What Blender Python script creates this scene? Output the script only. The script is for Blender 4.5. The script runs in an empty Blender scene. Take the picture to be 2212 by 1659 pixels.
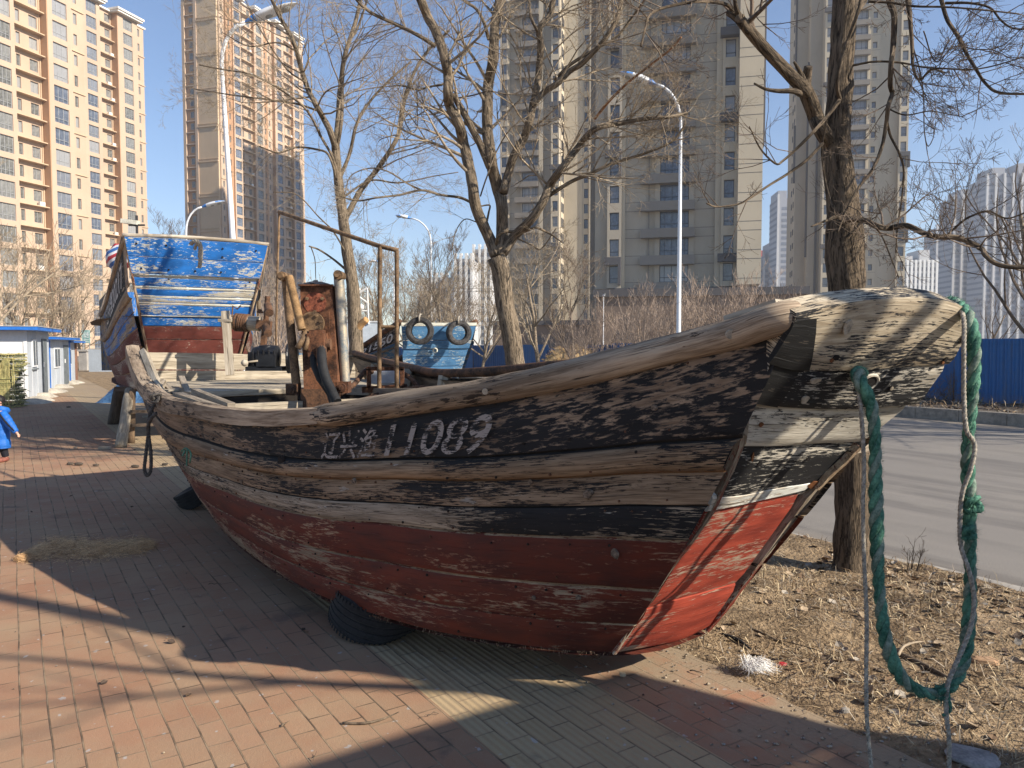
import bpy, bmesh, math, random
from mathutils import Vector as V, Matrix, noise as mnoise
R = math.radians
SC = bpy.context.scene
COL = SC.collection

# ------------------------------------------------------------------ camera, sky, sun, exposure
PITCH = R(2.9); EYE = 1.6; FOC = 1661.0
cd = bpy.data.cameras.new('camera'); cam = bpy.data.objects.new('camera', cd); COL.objects.link(cam)
cam.location = (0, 0, EYE); cam.rotation_euler = (R(90) - PITCH, 0, 0)
cd.lens = 27.03; cd.sensor_width = 36; cd.clip_start = .05; cd.clip_end = 9000
SC.camera = cam
SUN_AZ = V((.906, -.423)); SUN_EL = R(31)
w = bpy.data.worlds.new('World'); SC.world = w; w.use_nodes = True
nt = w.node_tree; bg = nt.nodes['Background']
sky = nt.nodes.new('ShaderNodeTexSky'); sky.sky_type = 'NISHITA'; sky.sun_disc = False
sky.sun_elevation = SUN_EL; sky.sun_rotation = math.atan2(SUN_AZ.x, SUN_AZ.y)
sky.air_density = 1.0; sky.dust_density = .25; sky.ozone_density = 4.0; sky.altitude = 20
wb = nt.nodes.new('ShaderNodeMix'); wb.data_type = 'RGBA'; wb.blend_type = 'MULTIPLY'; wb.inputs[0].default_value = 1
wb.inputs[7].default_value = (1.0, .95, .955, 1); nt.links.new(sky.outputs[0], wb.inputs[6]); nt.links.new(wb.outputs[2], bg.inputs[0]); bg.inputs[1].default_value = .104
sd = bpy.data.lights.new('sun', 'SUN'); sd.energy = 5.0; sd.angle = R(.55); sd.color = (1, .9, .76)
so = bpy.data.objects.new('sun', sd); COL.objects.link(so)
sdir = V((SUN_AZ.x * math.cos(SUN_EL), SUN_AZ.y * math.cos(SUN_EL), math.sin(SUN_EL)))
so.rotation_euler = sdir.to_track_quat('Z', 'Y').to_euler(); so.location = (20, -10, 30)
SC.view_settings.view_transform = 'Standard'; SC.view_settings.look = 'None'
SC.view_settings.exposure = .78; SC.view_settings.gamma = 1

# ------------------------------------------------------------------ helpers
cp, sp = math.cos(PITCH), math.sin(PITCH)
def ray(x, y):
    a = (x - 1106) / FOC; b = (829.5 - y) / FOC
    return V((a, cp + b * sp, -sp + b * cp))
def PY(x, y, Y):
    d = ray(x, y); return V((0, 0, EYE)) + d * (Y / d.y)
def PZ(x, y, z=0.):
    d = ray(x, y); return V((0, 0, EYE)) + d * ((z - EYE) / d.z)
D2 = V((-.545, .838, 0)); N2 = V((.838, .545, 0))           # along the street, across it
def TN(t, n, z=0.): return D2 * t + N2 * n + V((0, 0, z))

def link(o, parent=None):
    COL.objects.link(o)
    if parent: o.parent = parent
    return o
def tag(o, label=None, cat=None, group=None, kind=None):
    if label: o['label'] = label
    if cat: o['category'] = cat
    if group: o['group'] = group
    if kind: o['kind'] = kind
    return o
def empty(name, loc=(0, 0, 0), rz=0, label=None, cat=None, group=None):
    o = bpy.data.objects.new(name, None); COL.objects.link(o)
    o.location = loc; o.rotation_euler = (0, 0, rz); o.empty_display_size = .2
    return tag(o, label, cat, group)
def copy_tree(o, parent=None):
    c = o.copy(); COL.objects.link(c); c.parent = parent
    for ch in list(o.children): copy_tree(ch, c)
    return c

class MB:
    def __init__(s): s.v = []; s.f = []; s.uv = []; s.m = []; s.o = V((0, 0, 0))
    def face(s, idx, uv, mi=0): s.f.append(idx); s.uv.append(uv); s.m.append(mi)
    def quad(s, a, b, c, d, mi=0, uv=None):
        n = len(s.v); s.v += [V(a), V(b), V(c), V(d)]
        if uv is None:
            lu = (V(b) - V(a)).length; lv = (V(d) - V(a)).length
            uv = [(0, 0), (lu, 0), (lu, lv), (0, lv)]
        s.face((n, n + 1, n + 2, n + 3), uv, mi)
    def grid(s, rows, us=None, vs=None, mi=0, flip=False):
        """rows: list of lists of points"""
        n0 = len(s.v); R_, C_ = len(rows), len(rows[0])
        for r in rows: s.v += [V(p) for p in r]
        for i in range(R_ - 1):
            for j in range(C_ - 1):
                a = n0 + i * C_ + j; idx = (a, a + 1, a + C_ + 1, a + C_)
                if callable(us): q = [us(i, j), us(i, j + 1), us(i + 1, j + 1), us(i + 1, j)]
                else:
                    q = [(us[j], vs[i]), (us[j + 1], vs[i]), (us[j + 1], vs[i + 1]), (us[j], vs[i + 1])]
                m = mi(i, j) if callable(mi) else mi
                if flip: idx = idx[::-1]; q = q[::-1]
                s.face(idx, q, m)
    def box(s, c, size, M=None, mi=0, uo=None):
        hx, hy, hz = size[0] / 2, size[1] / 2, size[2] / 2
        c = V(c); M = M or Matrix.Identity(3)
        P = [c + M @ V((x * hx, y * hy, z * hz)) for z in (-1, 1) for y in (-1, 1) for x in (-1, 1)]
        n = len(s.v); s.v += P
        if uo is None: uo = random.uniform(0, 50)
        dims = size; la = max(range(3), key=lambda k: dims[k])
        F = [((0, 2, 3, 1), 2), ((4, 5, 7, 6), 2), ((0, 1, 5, 4), 1), ((2, 6, 7, 3), 1), ((1, 3, 7, 5), 0), ((0, 4, 6, 2), 0)]
        loc = [(x * hx, y * hy, z * hz) for z in (-1, 1) for y in (-1, 1) for x in (-1, 1)]
        for idx, ax in F:
            ot = [k for k in range(3) if k != ax]
            if la in ot: u = la; vv = [k for k in ot if k != la][0]
            else: u, vv = ot
            s.face(tuple(n + k for k in idx), [(loc[k][u] + uo, loc[k][vv] + uo * .37) for k in idx], mi)
    def bx(s, x0, x1, y0, y1, z0, z1, mi=0, uo=None):
        s.box(((x0 + x1) / 2, (y0 + y1) / 2, (z0 + z1) / 2), (abs(x1 - x0), abs(y1 - y0), abs(z1 - z0)), None, mi, uo)
    def beam(s, p, q, w, h, up=(0, 0, 1), mi=0, uo=None):
        p, q = V(p), V(q); x = (q - p); L = x.length; x.normalize()
        y = V(up).cross(x)
        if y.length < 1e-4: y = V((0, 1, 0)).cross(x)
        y.normalize(); z = x.cross(y)
        M = Matrix((x, y, z)).transposed()
        s.box((p + q) / 2, (L, w, h), M, mi, uo)
    def tube(s, pts, rad, seg=8, mi=0, cap=True, uo=0., wob=0.):
        pts = [V(p) for p in pts]; n = len(pts)
        if not hasattr(rad, '__len__'): rad = [rad] * n
        t0 = (pts[1] - pts[0]).normalized()
        a = t0.orthogonal().normalized()
        n0 = len(s.v); L = 0.; us = []
        for i in range(n):
            if i == 0: t = pts[1] - pts[0]
            elif i == n - 1: t = pts[-1] - pts[-2]
            else: t = pts[i + 1] - pts[i - 1]
            if t.length < 1e-9: t = t0.copy()
            t.normalize(); a = (a - t * a.dot(t))
            if a.length < 1e-6: a = t.orthogonal()
            a.normalize(); b = t.cross(a)
            if i: L += (pts[i] - pts[i - 1]).length
            us.append(L + uo)
            for k in range(seg):
                th = 2 * math.pi * k / seg; r = rad[i]
                if wob: r *= 1 + wob * mnoise.noise(pts[i] * 7 + V((math.cos(th), math.sin(th), 0)) * 1.5)
                s.v.append(pts[i] + (a * math.cos(th) + b * math.sin(th)) * r)
        for i in range(n - 1):
            for k in range(seg):
                k2 = (k + 1) % seg
                c = 2 * math.pi * rad[i]
                s.face((n0 + i * seg + k, n0 + i * seg + k2, n0 + (i + 1) * seg + k2, n0 + (i + 1) * seg + k),
                       [(us[i], k / seg * c), (us[i], (k + 1) / seg * c), (us[i + 1], (k + 1) / seg * c), (us[i + 1], k / seg * c)], mi)
        if cap:
            s.face(tuple(n0 + k for k in range(seg))[::-1], [(us[0], .01 * k) for k in range(seg)], mi)
            s.face(tuple(n0 + (n - 1) * seg + k for k in range(seg)), [(us[-1], .01 * k) for k in range(seg)], mi)
    def lathe(s, prof, c, axis=(0, 0, 1), seg=24, mi=0, closed=False, sq=None):
        """prof: (r, h) along axis"""
        c = V(c); ax = V(axis).normalized(); a = ax.orthogonal().normalized(); b = ax.cross(a)
        n0 = len(s.v); m = len(prof)
        for k in range(seg):
            th = 2 * math.pi * k / seg; d = a * math.cos(th) + b * math.sin(th)
            for r, h in prof: s.v.append(c + d * r + ax * h)
        L = [0]
        for i in range(1, m): L.append(L[-1] + math.hypot(prof[i][0] - prof[i - 1][0], prof[i][1] - prof[i - 1][1]))
        rm = max(p[0] for p in prof)
        for k in range(seg):
            k2 = (k + 1) % seg
            for i in range(m - 1 + (1 if closed else 0)):
                j = (i + 1) % m
                lj = L[j] if j else L[-1] + .02
                u0, u1 = k / seg * 6.283 * rm, (k + 1) / seg * 6.283 * rm
                s.face((n0 + k * m + i, n0 + k2 * m + i, n0 + k2 * m + j, n0 + k * m + j),
                       [(u0, L[i]), (u1, L[i]), (u1, lj), (u0, lj)], mi)
    def disc(s, c, axis, r, h, seg=20, mi=0):
        s.lathe([(0.0005, 0), (r, 0), (r, h), (0.0005, h)], c, axis, seg, mi)
    def build(s, name, mats, parent=None, smooth=False, weld=False, angle=None):
        me = bpy.data.meshes.new(name)
        me.from_pydata([tuple(p) for p in s.v], [], s.f)
        ul = me.uv_layers.new(name='UVMap'); flat = []
        for q in s.uv:
            for c in q: flat += [c[0], c[1]]
        ul.data.foreach_set('uv', flat)
        if not isinstance(mats, (list, tuple)): mats = [mats]
        for m in mats: me.materials.append(m)
        me.polygons.foreach_set('material_index', s.m)
        if smooth: me.polygons.foreach_set('use_smooth', [True] * len(s.f))
        me.update()
        if weld:
            bm = bmesh.new(); bm.from_mesh(me); bmesh.ops.remove_doubles(bm, verts=bm.verts, dist=1e-5)
            bm.to_mesh(me); bm.free()
        if angle is not None:
            try: me.set_sharp_from_angle(angle=R(angle))
            except Exception: pass
        o = bpy.data.objects.new(name, me); link(o, parent)
        return o

def spline(pts, n):
    """Catmull-Rom through points (Vectors), n samples uniformly in index space by chord"""
    pts = [V(p) for p in pts]; m = len(pts)
    d = [0.]
    for i in range(1, m): d.append(d[-1] + max((pts[i] - pts[i - 1]).length, 1e-6))
    out = []
    for k in range(n):
        t = d[-1] * k / (n - 1); i = 0
        while i < m - 2 and d[i + 1] < t: i += 1
        u = (t - d[i]) / (d[i + 1] - d[i])
        p0 = pts[i - 1] if i > 0 else pts[i] * 2 - pts[i + 1]
        p1, p2 = pts[i], pts[i + 1]
        p3 = pts[i + 2] if i + 2 < m else p2 * 2 - p1
        h1 = d[i + 1] - d[i]
        h0 = d[i] - d[i - 1] if i > 0 else h1
        h2 = d[i + 2] - d[i + 1] if i + 2 < m else h1
        m1 = (p2 - p0) / (h0 + h1) * h1; m2 = (p3 - p1) / (h1 + h2) * h1
        u2, u3 = u * u, u * u * u
        out.append(p1 * (2 * u3 - 3 * u2 + 1) + m1 * (u3 - 2 * u2 + u) + p2 * (-2 * u3 + 3 * u2) + m2 * (u3 - u2))
    return out
def lerp(a, b, t): return a + (b - a) * t
def itab(tab, x):
    """piecewise-linear table [(x, y)...]"""
    if x <= tab[0][0]: return tab[0][1]
    for (x0, y0), (x1, y1) in zip(tab, tab[1:]):
        if x <= x1: return y0 + (y1 - y0) * (x - x0) / (x1 - x0)
    return tab[-1][1]

# ------------------------------------------------------------------ materials
class NT:
    def __init__(s, name):
        s.mat = bpy.data.materials.new(name); s.mat.use_nodes = True
        s.t = s.mat.node_tree; s.b = s.t.nodes['Principled BSDF']; s.out = s.t.nodes['Material Output']
        s.b.inputs['Roughness'].default_value = .8
        s.b.inputs['Specular IOR Level'].default_value = .3
    def n(s, typ, **kw):
        nd = s.t.nodes.new(typ)
        for k, v in kw.items(): setattr(nd, k, v)
        return nd
    def l(s, a, b): s.t.links.new(a, b)
    def uv(s):
        return s.n('ShaderNodeTexCoord').outputs['UV']
    def ob(s): return s.n('ShaderNodeTexCoord').outputs['Object']
    def mp(s, src, sc, loc=(0, 0, 0), rot=(0, 0, 0)):
        m = s.n('ShaderNodeMapping'); m.inputs['Scale'].default_value = sc; m.inputs['Location'].default_value = loc
        m.inputs['Rotation'].default_value = rot
        s.l(src, m.inputs[0]); return m.outputs[0]
    def noise(s, src, scale=1., detail=4., rough=.6, dist=0.):
        m = s.n('ShaderNodeTexNoise'); m.inputs['Scale'].default_value = scale; m.inputs['Detail'].default_value = detail
        m.inputs['Roughness'].default_value = rough; m.inputs['Distortion'].default_value = dist
        s.l(src, m.inputs['Vector']); return m.outputs['Fac']
    def vor(s, src, scale=1., feature='F1', rnd=1.):
        m = s.n('ShaderNodeTexVoronoi', feature=feature); m.inputs['Scale'].default_value = scale
        m.inputs['Randomness'].default_value = rnd
        s.l(src, m.inputs['Vector']); return m
    def math(s, op, a, b=0., clamp=False):
        m = s.n('ShaderNodeMath', operation=op, use_clamp=clamp)
        for i, x in enumerate((a, b)):
            if hasattr(x, 'is_linked') or hasattr(x, 'links'): s.l(x, m.inputs[i])
            else: m.inputs[i].default_value = x
        return m.outputs[0]
    def ramp(s, src, a, b, lo=0., hi=1.):
        m = s.n('ShaderNodeMapRange', clamp=True); m.interpolation_type = 'SMOOTHSTEP'
        s.l(src, m.inputs[0]); m.inputs[1].default_value = a; m.inputs[2].default_value = b
        m.inputs[3].default_value = lo; m.inputs[4].default_value = hi
        return m.outputs[0]
    def mix(s, f, a, b, blend='MIX'):
        m = s.n('ShaderNodeMix', data_type='RGBA', blend_type=blend)
        for i, x in ((0, f), (6, a), (7, b)):
            if hasattr(x, 'links'): s.l(x, m.inputs[i])
            elif i == 0: m.inputs[0].default_value = x
            else: m.inputs[i].default_value = (*x, 1) if len(x) == 3 else x
        return m.outputs[2]
    def bump(s, h, strength=.5, dist=.01, prev=None):
        m = s.n('ShaderNodeBump'); m.inputs['Strength'].default_value = strength; m.inputs['Distance'].default_value = dist
        s.l(h, m.inputs['Height'])
        if prev: s.l(prev, m.inputs['Normal'])
        return m.outputs[0]
    def done(s, col=None, rough=None, nrm=None, metal=None, alpha=None):
        for k, x in (('Base Color', col), ('Roughness', rough), ('Normal', nrm), ('Metallic', metal), ('Alpha', alpha)):
            if x is None: continue
            if hasattr(x, 'links'): s.l(x, s.b.inputs[k])
            else: s.b.inputs[k].default_value = (*x, 1) if hasattr(x, '__len__') and len(x) == 3 else x
        return s.mat

def plain(name, c, rough=.7, var=.25, scale=6., metal=0., bump=.2, bd=.004, c2=None, coord='ob'):
    m = NT(name); co = m.ob() if coord == 'ob' else m.uv()
    n1 = m.noise(co, scale, 6, .65); n2 = m.noise(co, scale * 9, 4, .6)
    f = m.math('MULTIPLY_ADD', n1, .65); m.t.nodes[-1].inputs[2].default_value = 0
    f = m.math('ADD', m.math('MULTIPLY', n1, .65), m.math('MULTIPLY', n2, .35))
    f = m.ramp(f, .35, .65)
    a = tuple(max(0, x * (1 - var)) for x in c); b = c2 or tuple(min(1, x * (1 + var)) for x in c)
    return m.done(m.mix(f, a, b), rough, m.bump(n2, bump, bd), metal)

def wood(name, paint=None, w1=(.20, .155, .105), w2=(.42, .35, .26), cover=.5, sc=1., fade=0., fine=.35, dirt=.35,
         crack=1., edge=.05, paint2=None, second=None, rough=.8, blotch=None, w0=(.05,.038,.028)):
    """weathered timber with what is left of its paint; UV in metres, u along the grain"""
    m = NT(name); uv = m.uv()
    g1 = m.noise(m.mp(uv, (2.2 * sc, 26 * sc, 1)), 1, 6, .6, .6)
    g2 = m.noise(m.mp(uv, (9 * sc, 170 * sc, 1)), 1, 4, .6, .3)
    g3 = m.noise(m.mp(uv, (.9, 2.2, 1), (7, 3, 0)), 1, 5, .6)
    wc = m.mix(m.ramp(m.math('ADD', m.math('MULTIPLY', g1, .6), m.math('MULTIPLY', g2, .4)), .36, .62), w1, w2)
    wc = m.mix(m.ramp(g3, .35, .68, 0, dirt), wc, tuple(x * .55 for x in w1))
    ck = m.ramp(m.noise(m.mp(uv, (3.2 * sc, 95 * sc, 1), (3, 9, 0)), 1, 3, .55, .8), .60, .70)     # drying cracks
    wc = m.mix(m.math('MULTIPLY', ck, .8 * crack), wc, w0)
    col = wc; h = m.math('ADD', m.math('MULTIPLY', g2, .5), m.math('MULTIPLY', ck, -.9 * crack))
    h = m.math('ADD', h, m.math('MULTIPLY', g1, .5))
    if paint:
        c1 = m.math('ADD', m.math('MULTIPLY', m.noise(m.mp(uv, (1.1 * sc, 4.5 * sc, 1), (11, 4, 0)), 1, 6, .6, .3), .45), m.math('MULTIPLY', m.noise(m.mp(uv, (9 * sc, 58 * sc, 1), (5, 8, 0)), 1, 8, .72, .5), .55))
        c2 = m.noise(m.mp(uv, (16 * sc, 120 * sc, 1), (1, 2, 0)), 1, 5, .65)
        c0 = m.noise(m.mp(uv, (.8, 2.6, 1), (21, 14, 0)), 1, 3, .5, .4)
        s = m.math('ADD', m.math('MULTIPLY', m.math('SUBTRACT', c0, .5), .9), m.math('MULTIPLY', m.math('SUBTRACT', c1, .5), 2.6 * (1 - fine)))
        s = m.math('ADD', s, m.math('MULTIPLY', m.math('SUBTRACT', c2, .5), 1.5 * fine)); s = m.math('ADD', s, .5)
        if fade:
            sx = m.n('ShaderNodeSeparateXYZ'); m.l(uv, sx.inputs[0])
            s = m.math('ADD', s, m.math('MULTIPLY', sx.outputs[0], fade))
        thr = lerp(.30, .70, cover)
        mask = m.ramp(s, thr + edge * .4, thr - edge * .4)
        pn = m.noise(m.mp(uv, (3, 12, 1)), 1, 5, .6)
        pc = m.mix(m.ramp(pn, .3, .7), tuple(x * .72 for x in paint), paint2 or tuple(min(1, x * 1.25) for x in paint))
        if second:    # an older coat showing round the chips
            thr2 = thr + .045
            mask2 = m.ramp(s, thr2 + .02, thr2 - .02)
            col = m.mix(m.math('MULTIPLY', mask2, .8), col, second)
        col = m.mix(mask, col, pc)
        h = m.math('ADD', m.math('MULTIPLY', h, .7), m.math('MULTIPLY', mask, .35))
        m.l(m.ramp(mask, 0, 1, rough + .05, .72), m.b.inputs['Roughness'])
    else:
        m.b.inputs['Roughness'].default_value = rough
    if blotch:
        bn = m.noise(m.mp(uv, (3.5, 8, 1), (31, 17, 0)), 1, 6, .7)
        col = m.mix(m.ramp(bn, .62, .68), col, blotch)
    return m.done(col, None, m.bump(h, .75, .006))

# palette ------------------------------------------------------------------
M_BLACK = wood('paint_black_worn', (.009, .009, .010), (.12, .075, .045), (.33, .235, .155), cover=.655, fade=.036, dirt=.5, second=(.085, .07, .058))
M_BLACK2 = wood('paint_black_flaked', (.009, .009, .010), (.13, .083, .05), (.37, .27, .18), cover=.58, fade=.032, dirt=.4, fine=.4, blotch=(.30, .27, .23))
M_GREYBL = wood('paint_black_rubbed', (.010, .010, .011), (.14, .10, .065), (.42, .34, .25), cover=.50, fade=.022, dirt=.35, fine=.45, blotch=(.40, .37, .32))
M_WALE = wood('wale_bare_timber', (.012, .011, .010), (.13, .08, .045), (.36, .25, .155), cover=.46, fade=.035, dirt=.6, crack=1.2, blotch=(.40, .36, .31))
M_RED = wood('paint_oxide_red', (.170, .031, .014), (.18, .12, .075), (.36, .26, .17), cover=.86, fade=.012, dirt=.4, fine=.3, paint2=(.060, .016, .011), second=(.21, .055, .030))
M_RED2 = wood('paint_oxide_red_scuffed', (.195, .038, .017), (.18, .125, .08), (.36, .27, .18), cover=.78, fade=.020, dirt=.4, fine=.35, paint2=(.065, .017, .011), second=(.23, .070, .040))
M_REDB = wood('paint_bright_red', (.27, .038, .022), (.28, .20, .14), (.48, .38, .28), cover=.70, dirt=.35, fine=.45, paint2=(.40, .065, .035), second=(.42, .19, .13))
M_CAULK = wood('caulk_seam', (.12, .03, .02), (.26, .17, .10), (.52, .41, .27), cover=.36, sc=2, dirt=.6)
M_SEAMO = wood('seam_orange_brown', None, (.20, .10, .045), (.40, .24, .12), dirt=.4)
M_DARKS = plain('seam_gap', (.02, .016, .013), .95)
M_LOG = wood('gunwale_timber', (.03, .022, .016), (.17, .118, .075), (.46, .36, .255), cover=.14, dirt=.5, crack=1.5, sc=.8, fine=.3)
M_LOGL = wood('gunwale_sunbleached', None, (.27, .22, .16), (.53, .47, .38), dirt=.4, crack=1.4, sc=.8)
M_BOWW = wood('bow_timber_grey_white', (.020, .021, .024), (.34, .30, .235), (.62, .57, .47), cover=.475, dirt=.25, crack=1., fine=.5, edge=.06)
M_BOWT = wood('bow_top_timber', (.024, .024, .026), (.30, .235, .155), (.58, .50, .37), cover=.52, dirt=.25, crack=1.2, fine=.5, edge=.06)
M_BOWB = wood('bow_timber_black', (.012, .012, .013), (.30, .26, .20), (.58, .53, .44), cover=.66, dirt=.2, fine=.5, second=(.40, .38, .33))
M_BOWP = wood('bow_timber_white', (.05, .048, .045), (.38, .34, .27), (.70, .66, .56), cover=.34, dirt=.3, fine=.55, blotch=(.30, .17, .07))
M_WHITE = wood('paint_white_band', (.68, .68, .62), (.35, .30, .24), (.6, .55, .46), cover=.68, dirt=.2, blotch=(.50, .24, .06))
M_BLK = wood('tar_black', (.008, .008, .008), (.04, .032, .025), (.10, .08, .06), cover=.90, dirt=.2)
M_DECK = wood('deck_bleached', None, (.26, .215, .155), (.50, .44, .34), dirt=.35, crack=.9, sc=.8)
M_DECKD = wood('deck_grey', None, (.18, .145, .105), (.38, .32, .245), dirt=.4, crack=1.1)
M_INNER = wood('inner_planking', None, (.13, .105, .08), (.32, .27, .21), dirt=.6, crack=1.2)
M_RUST = plain('rusted_steel', (.065, .032, .020), .9, .55, 9, bump=.5, bd=.006, c2=(.20, .085, .042))
M_RUSTR = plain('rust_red', (.12, .035, .022), .9, .5, 34, bump=.6, bd=.005, c2=(.34, .11, .06))
M_RUSTD = plain('rust_dark', (.05, .034, .026), .8, .5, 9, bump=.4, c2=(.17, .085, .045))
M_RUSTP = plain('rusted_pipe', (.11, .07, .042), .75, .5, 12, bump=.3, c2=(.27, .17, .09))
M_GALV = plain('galvanised_pipe', (.22, .27, .30), .5, .3, 10, .3, bump=.15, c2=(.48, .40, .28))
M_RUBBER = plain('black_rubber', (.018, .018, .019), .75, .4, 8, bump=.3)
M_OIL = plain('oily_black_iron', (.014, .015, .018), .35, .5, 14, bump=.4)

def tyre(name, c, axis, rad, wid, label, group=None, squash=None, mat=None, parent=None):
    root = tag(empty(name, c, 0), label, 'tyre', group)
    mb = MB(); prof = []
    hw = wid / 2; ri = rad * .60
    pts = [(ri, -hw * .72), (ri + .012, -hw * .86), (rad * .78, -hw * 1.0), (rad * .93, -hw * .93), (rad * .985, -hw * .72)]
    for k in range(5):
        y = -hw * .66 + k * hw * .33
        pts += [(rad, y - hw * .12), (rad, y + hw * .10), (rad - .006, y + hw * .12), (rad - .006, y + hw * .16)]
    pts += [(rad * .985, hw * .72), (rad * .93, hw * .93), (rad * .78, hw * 1.0), (ri + .012, hw * .86), (ri, hw * .72),
            (ri + .02, hw * .6), (rad * .9, hw * .78), (rad * .93, 0), (rad * .9, -hw * .78), (ri + .02, -hw * .6)]
    mb.lathe(pts, (0, 0, 0), axis, 56, 0, closed=True)
    # tread blocks: short sipes across the shoulders
    ax = V(axis).normalized(); a = ax.orthogonal().normalized(); b = ax.cross(a)
    for k in range(72):
        th = 2 * math.pi * k / 72; d = a * math.cos(th) + b * math.sin(th); t = ax.cross(d)
        for s_ in (-1, 1):
            p = d * (rad + .0005) + ax * (s_ * hw * .80)
            mb.beam(p - ax * hw * .13, p + ax * hw * .13, .010 * rad / .3, .004, d)
    if squash:
        for i, p in enumerate(mb.v): mb.v[i] = squash(p)
    mb.build('carcass', mat or M_RUBBER, root, smooth=False)
    return root

# ------------------------------------------------------------------ planked shell used by every boat
PLANKP = [(0, -.012), (.035, -.001), (.09, .003), (.5, .005), (.91, .006), (.965, .003), (1, -.012)]
WALEP = [(0, -.012), (.05, .016), (.16, .032), (.38, .042), (.62, .042), (.84, .032), (.95, .014), (1, -.012)]
def shell(T, C, seams, kinds, side, bulge=.06, sc=1., wobble=.006, inner=False, seamm=None, bow=0.):
    """T, C: station points (rail, chine) bow to stern. seams: per boundary a table of (s, frac). kinds: per strake (profile, material)"""
    mb = MB(); n = len(T); rows = []
    u = [0.]
    for i in range(1, n): u.append(u[-1] + (lerp(T[i], C[i], .5) - lerp(T[i - 1], C[i - 1], .5)).length)
    rowspec = []
    for k, (prof, mi) in enumerate(kinds):
        for j, (wv, off) in enumerate(prof):
            if k and j == 0: continue
            rowspec.append((k, wv, off, mi, j))
    pts = []; vv = []
    outs = []
    for i in range(n):
        t = (T[min(i + 1, n - 1)] - T[max(i - 1, 0)]); t.z = 0; t.normalize()
        outs.append(V((t.y, -t.x, 0)) * side)
    for (k, wv, off, mi, j) in rowspec:
        row = []; vr = []
        for i in range(n):
            s = i / (n - 1)
            a = itab(seams[k], s); b = itab(seams[k + 1], s)
            f = a + (b - a) * wv
            chord = (C[i] - T[i])
            nrm = outs[i].copy(); cn = chord.normalized(); nrm = (nrm - cn * nrm.dot(cn)).normalized()
            p = T[i] + chord * f + nrm * (bulge * math.sin(math.pi * min(1, f)) + off * sc)
            if wobble: p = p + nrm * wobble * mnoise.noise(V((u[i] * 1.3, f * 5 + k * 7, k * 3.)))
            if inner: p = p - nrm * .055
            if bow and i < 14:
                tg = (T[1] - T[0]).normalized().lerp((C[1] - C[0]).normalized(), min(1, f)); p = p - tg * (bow * math.sin(math.pi * min(1, max(0, f))) ** .8 + .012) * (1 - i / 14) ** 2
            row.append(p); vr.append(f * chord.length + k * 3.1)
        pts.append(row); vv.append(vr)
    spec = rowspec
    def uvf(i, j): return (u[j] + spec[i][0] * 7.3, vv[i][j])
    # UV must not jump inside a strake: build strake by strake
    CHW = sum((C[j] - T[j]).length for j in range(n)) / n / len(kinds)
    r0 = 0
    for k, (prof, mi) in enumerate(kinds):
        cnt = len(prof) if k == 0 else len(prof)
        start = r0 if k == 0 else r0 - 1
        rows = pts[start:start + cnt]
        def us(i, j, k=k, start=start, cnt=cnt):
            s = j / (n - 1)
            a = itab(seams[k], s); b = itab(seams[k + 1], s); wv = prof[i][0]
            return (u[j] + (k * 17.3 if False else 0), (a + (b - a) * wv) * 1.15 + k * 3.1) if False else (u[j], (k + wv) * CHW + k * 3.1)
        def mf(i, j, mi=mi, cnt=cnt, k=k):
            if i == 0: return seamm[k] if seamm else 0
            if i == cnt - 2: return seamm[k + 1] if seamm else 0
            return mi
        mb.grid(rows, us, None, mf, flip=(side < 0) != inner)
        r0 = start + cnt
    return mb

def patch(top, bot, n, m, th, proud=0., back=None, mi=0, uo=0.):
    """plank: grid between a top and a bottom curve (lists of n points each), given thickness backwards"""
    mb = MB(); rows = []
    for j in range(m):
        f = j / (m - 1); rows.append([lerp(top[i], bot[i], f) for i in range(n)])
    nr = (top[-1] - top[0]).cross(bot[n // 2] - top[n // 2]).normalized()
    if nr.y > 0: nr = -nr
    back = nr * -th
    def prof(f):   # eased edges
        e = min(f, 1 - f)
        return -min(.010, th * .3) * (1 - min(1, e / .06)) ** 2
    F = []
    for j, r in enumerate(rows):
        f = j / (m - 1)
        F.append([p + nr * (proud + prof(f) + .004 * mnoise.noise(p * 4)) for p in r])
    L = [0.]
    for i in range(1, n): L.append(L[-1] + (rows[0][i] - rows[0][i - 1]).length)
    H = (bot[n // 2] - top[n // 2]).length
    def us(i, j): return (L[j] + uo, H * i / (m - 1) + uo * .7)
    mb.grid(F, us, None, mi, flip=False)
    B = [[p + back + nr * proud for p in r] for r in rows]
    mb.grid(B, us, None, mi, flip=True)
    for a, b in ((F[0], B[0]), (B[-1], F[-1])):
        mb.grid([b, a], lambda i, j: (L[j] + uo, i * th + uo), None, mi)
    for a, b in (([r[0] for r in F], [r[0] for r in B]), ([r[-1] for r in B], [r[-1] for r in F])):
        mb.grid([a, b], lambda i, j: (uo + i * th, j * H / (m - 1)), None, mi)
    return mb, nr

def resample(pts, n):
    return spline(pts, n)

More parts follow.
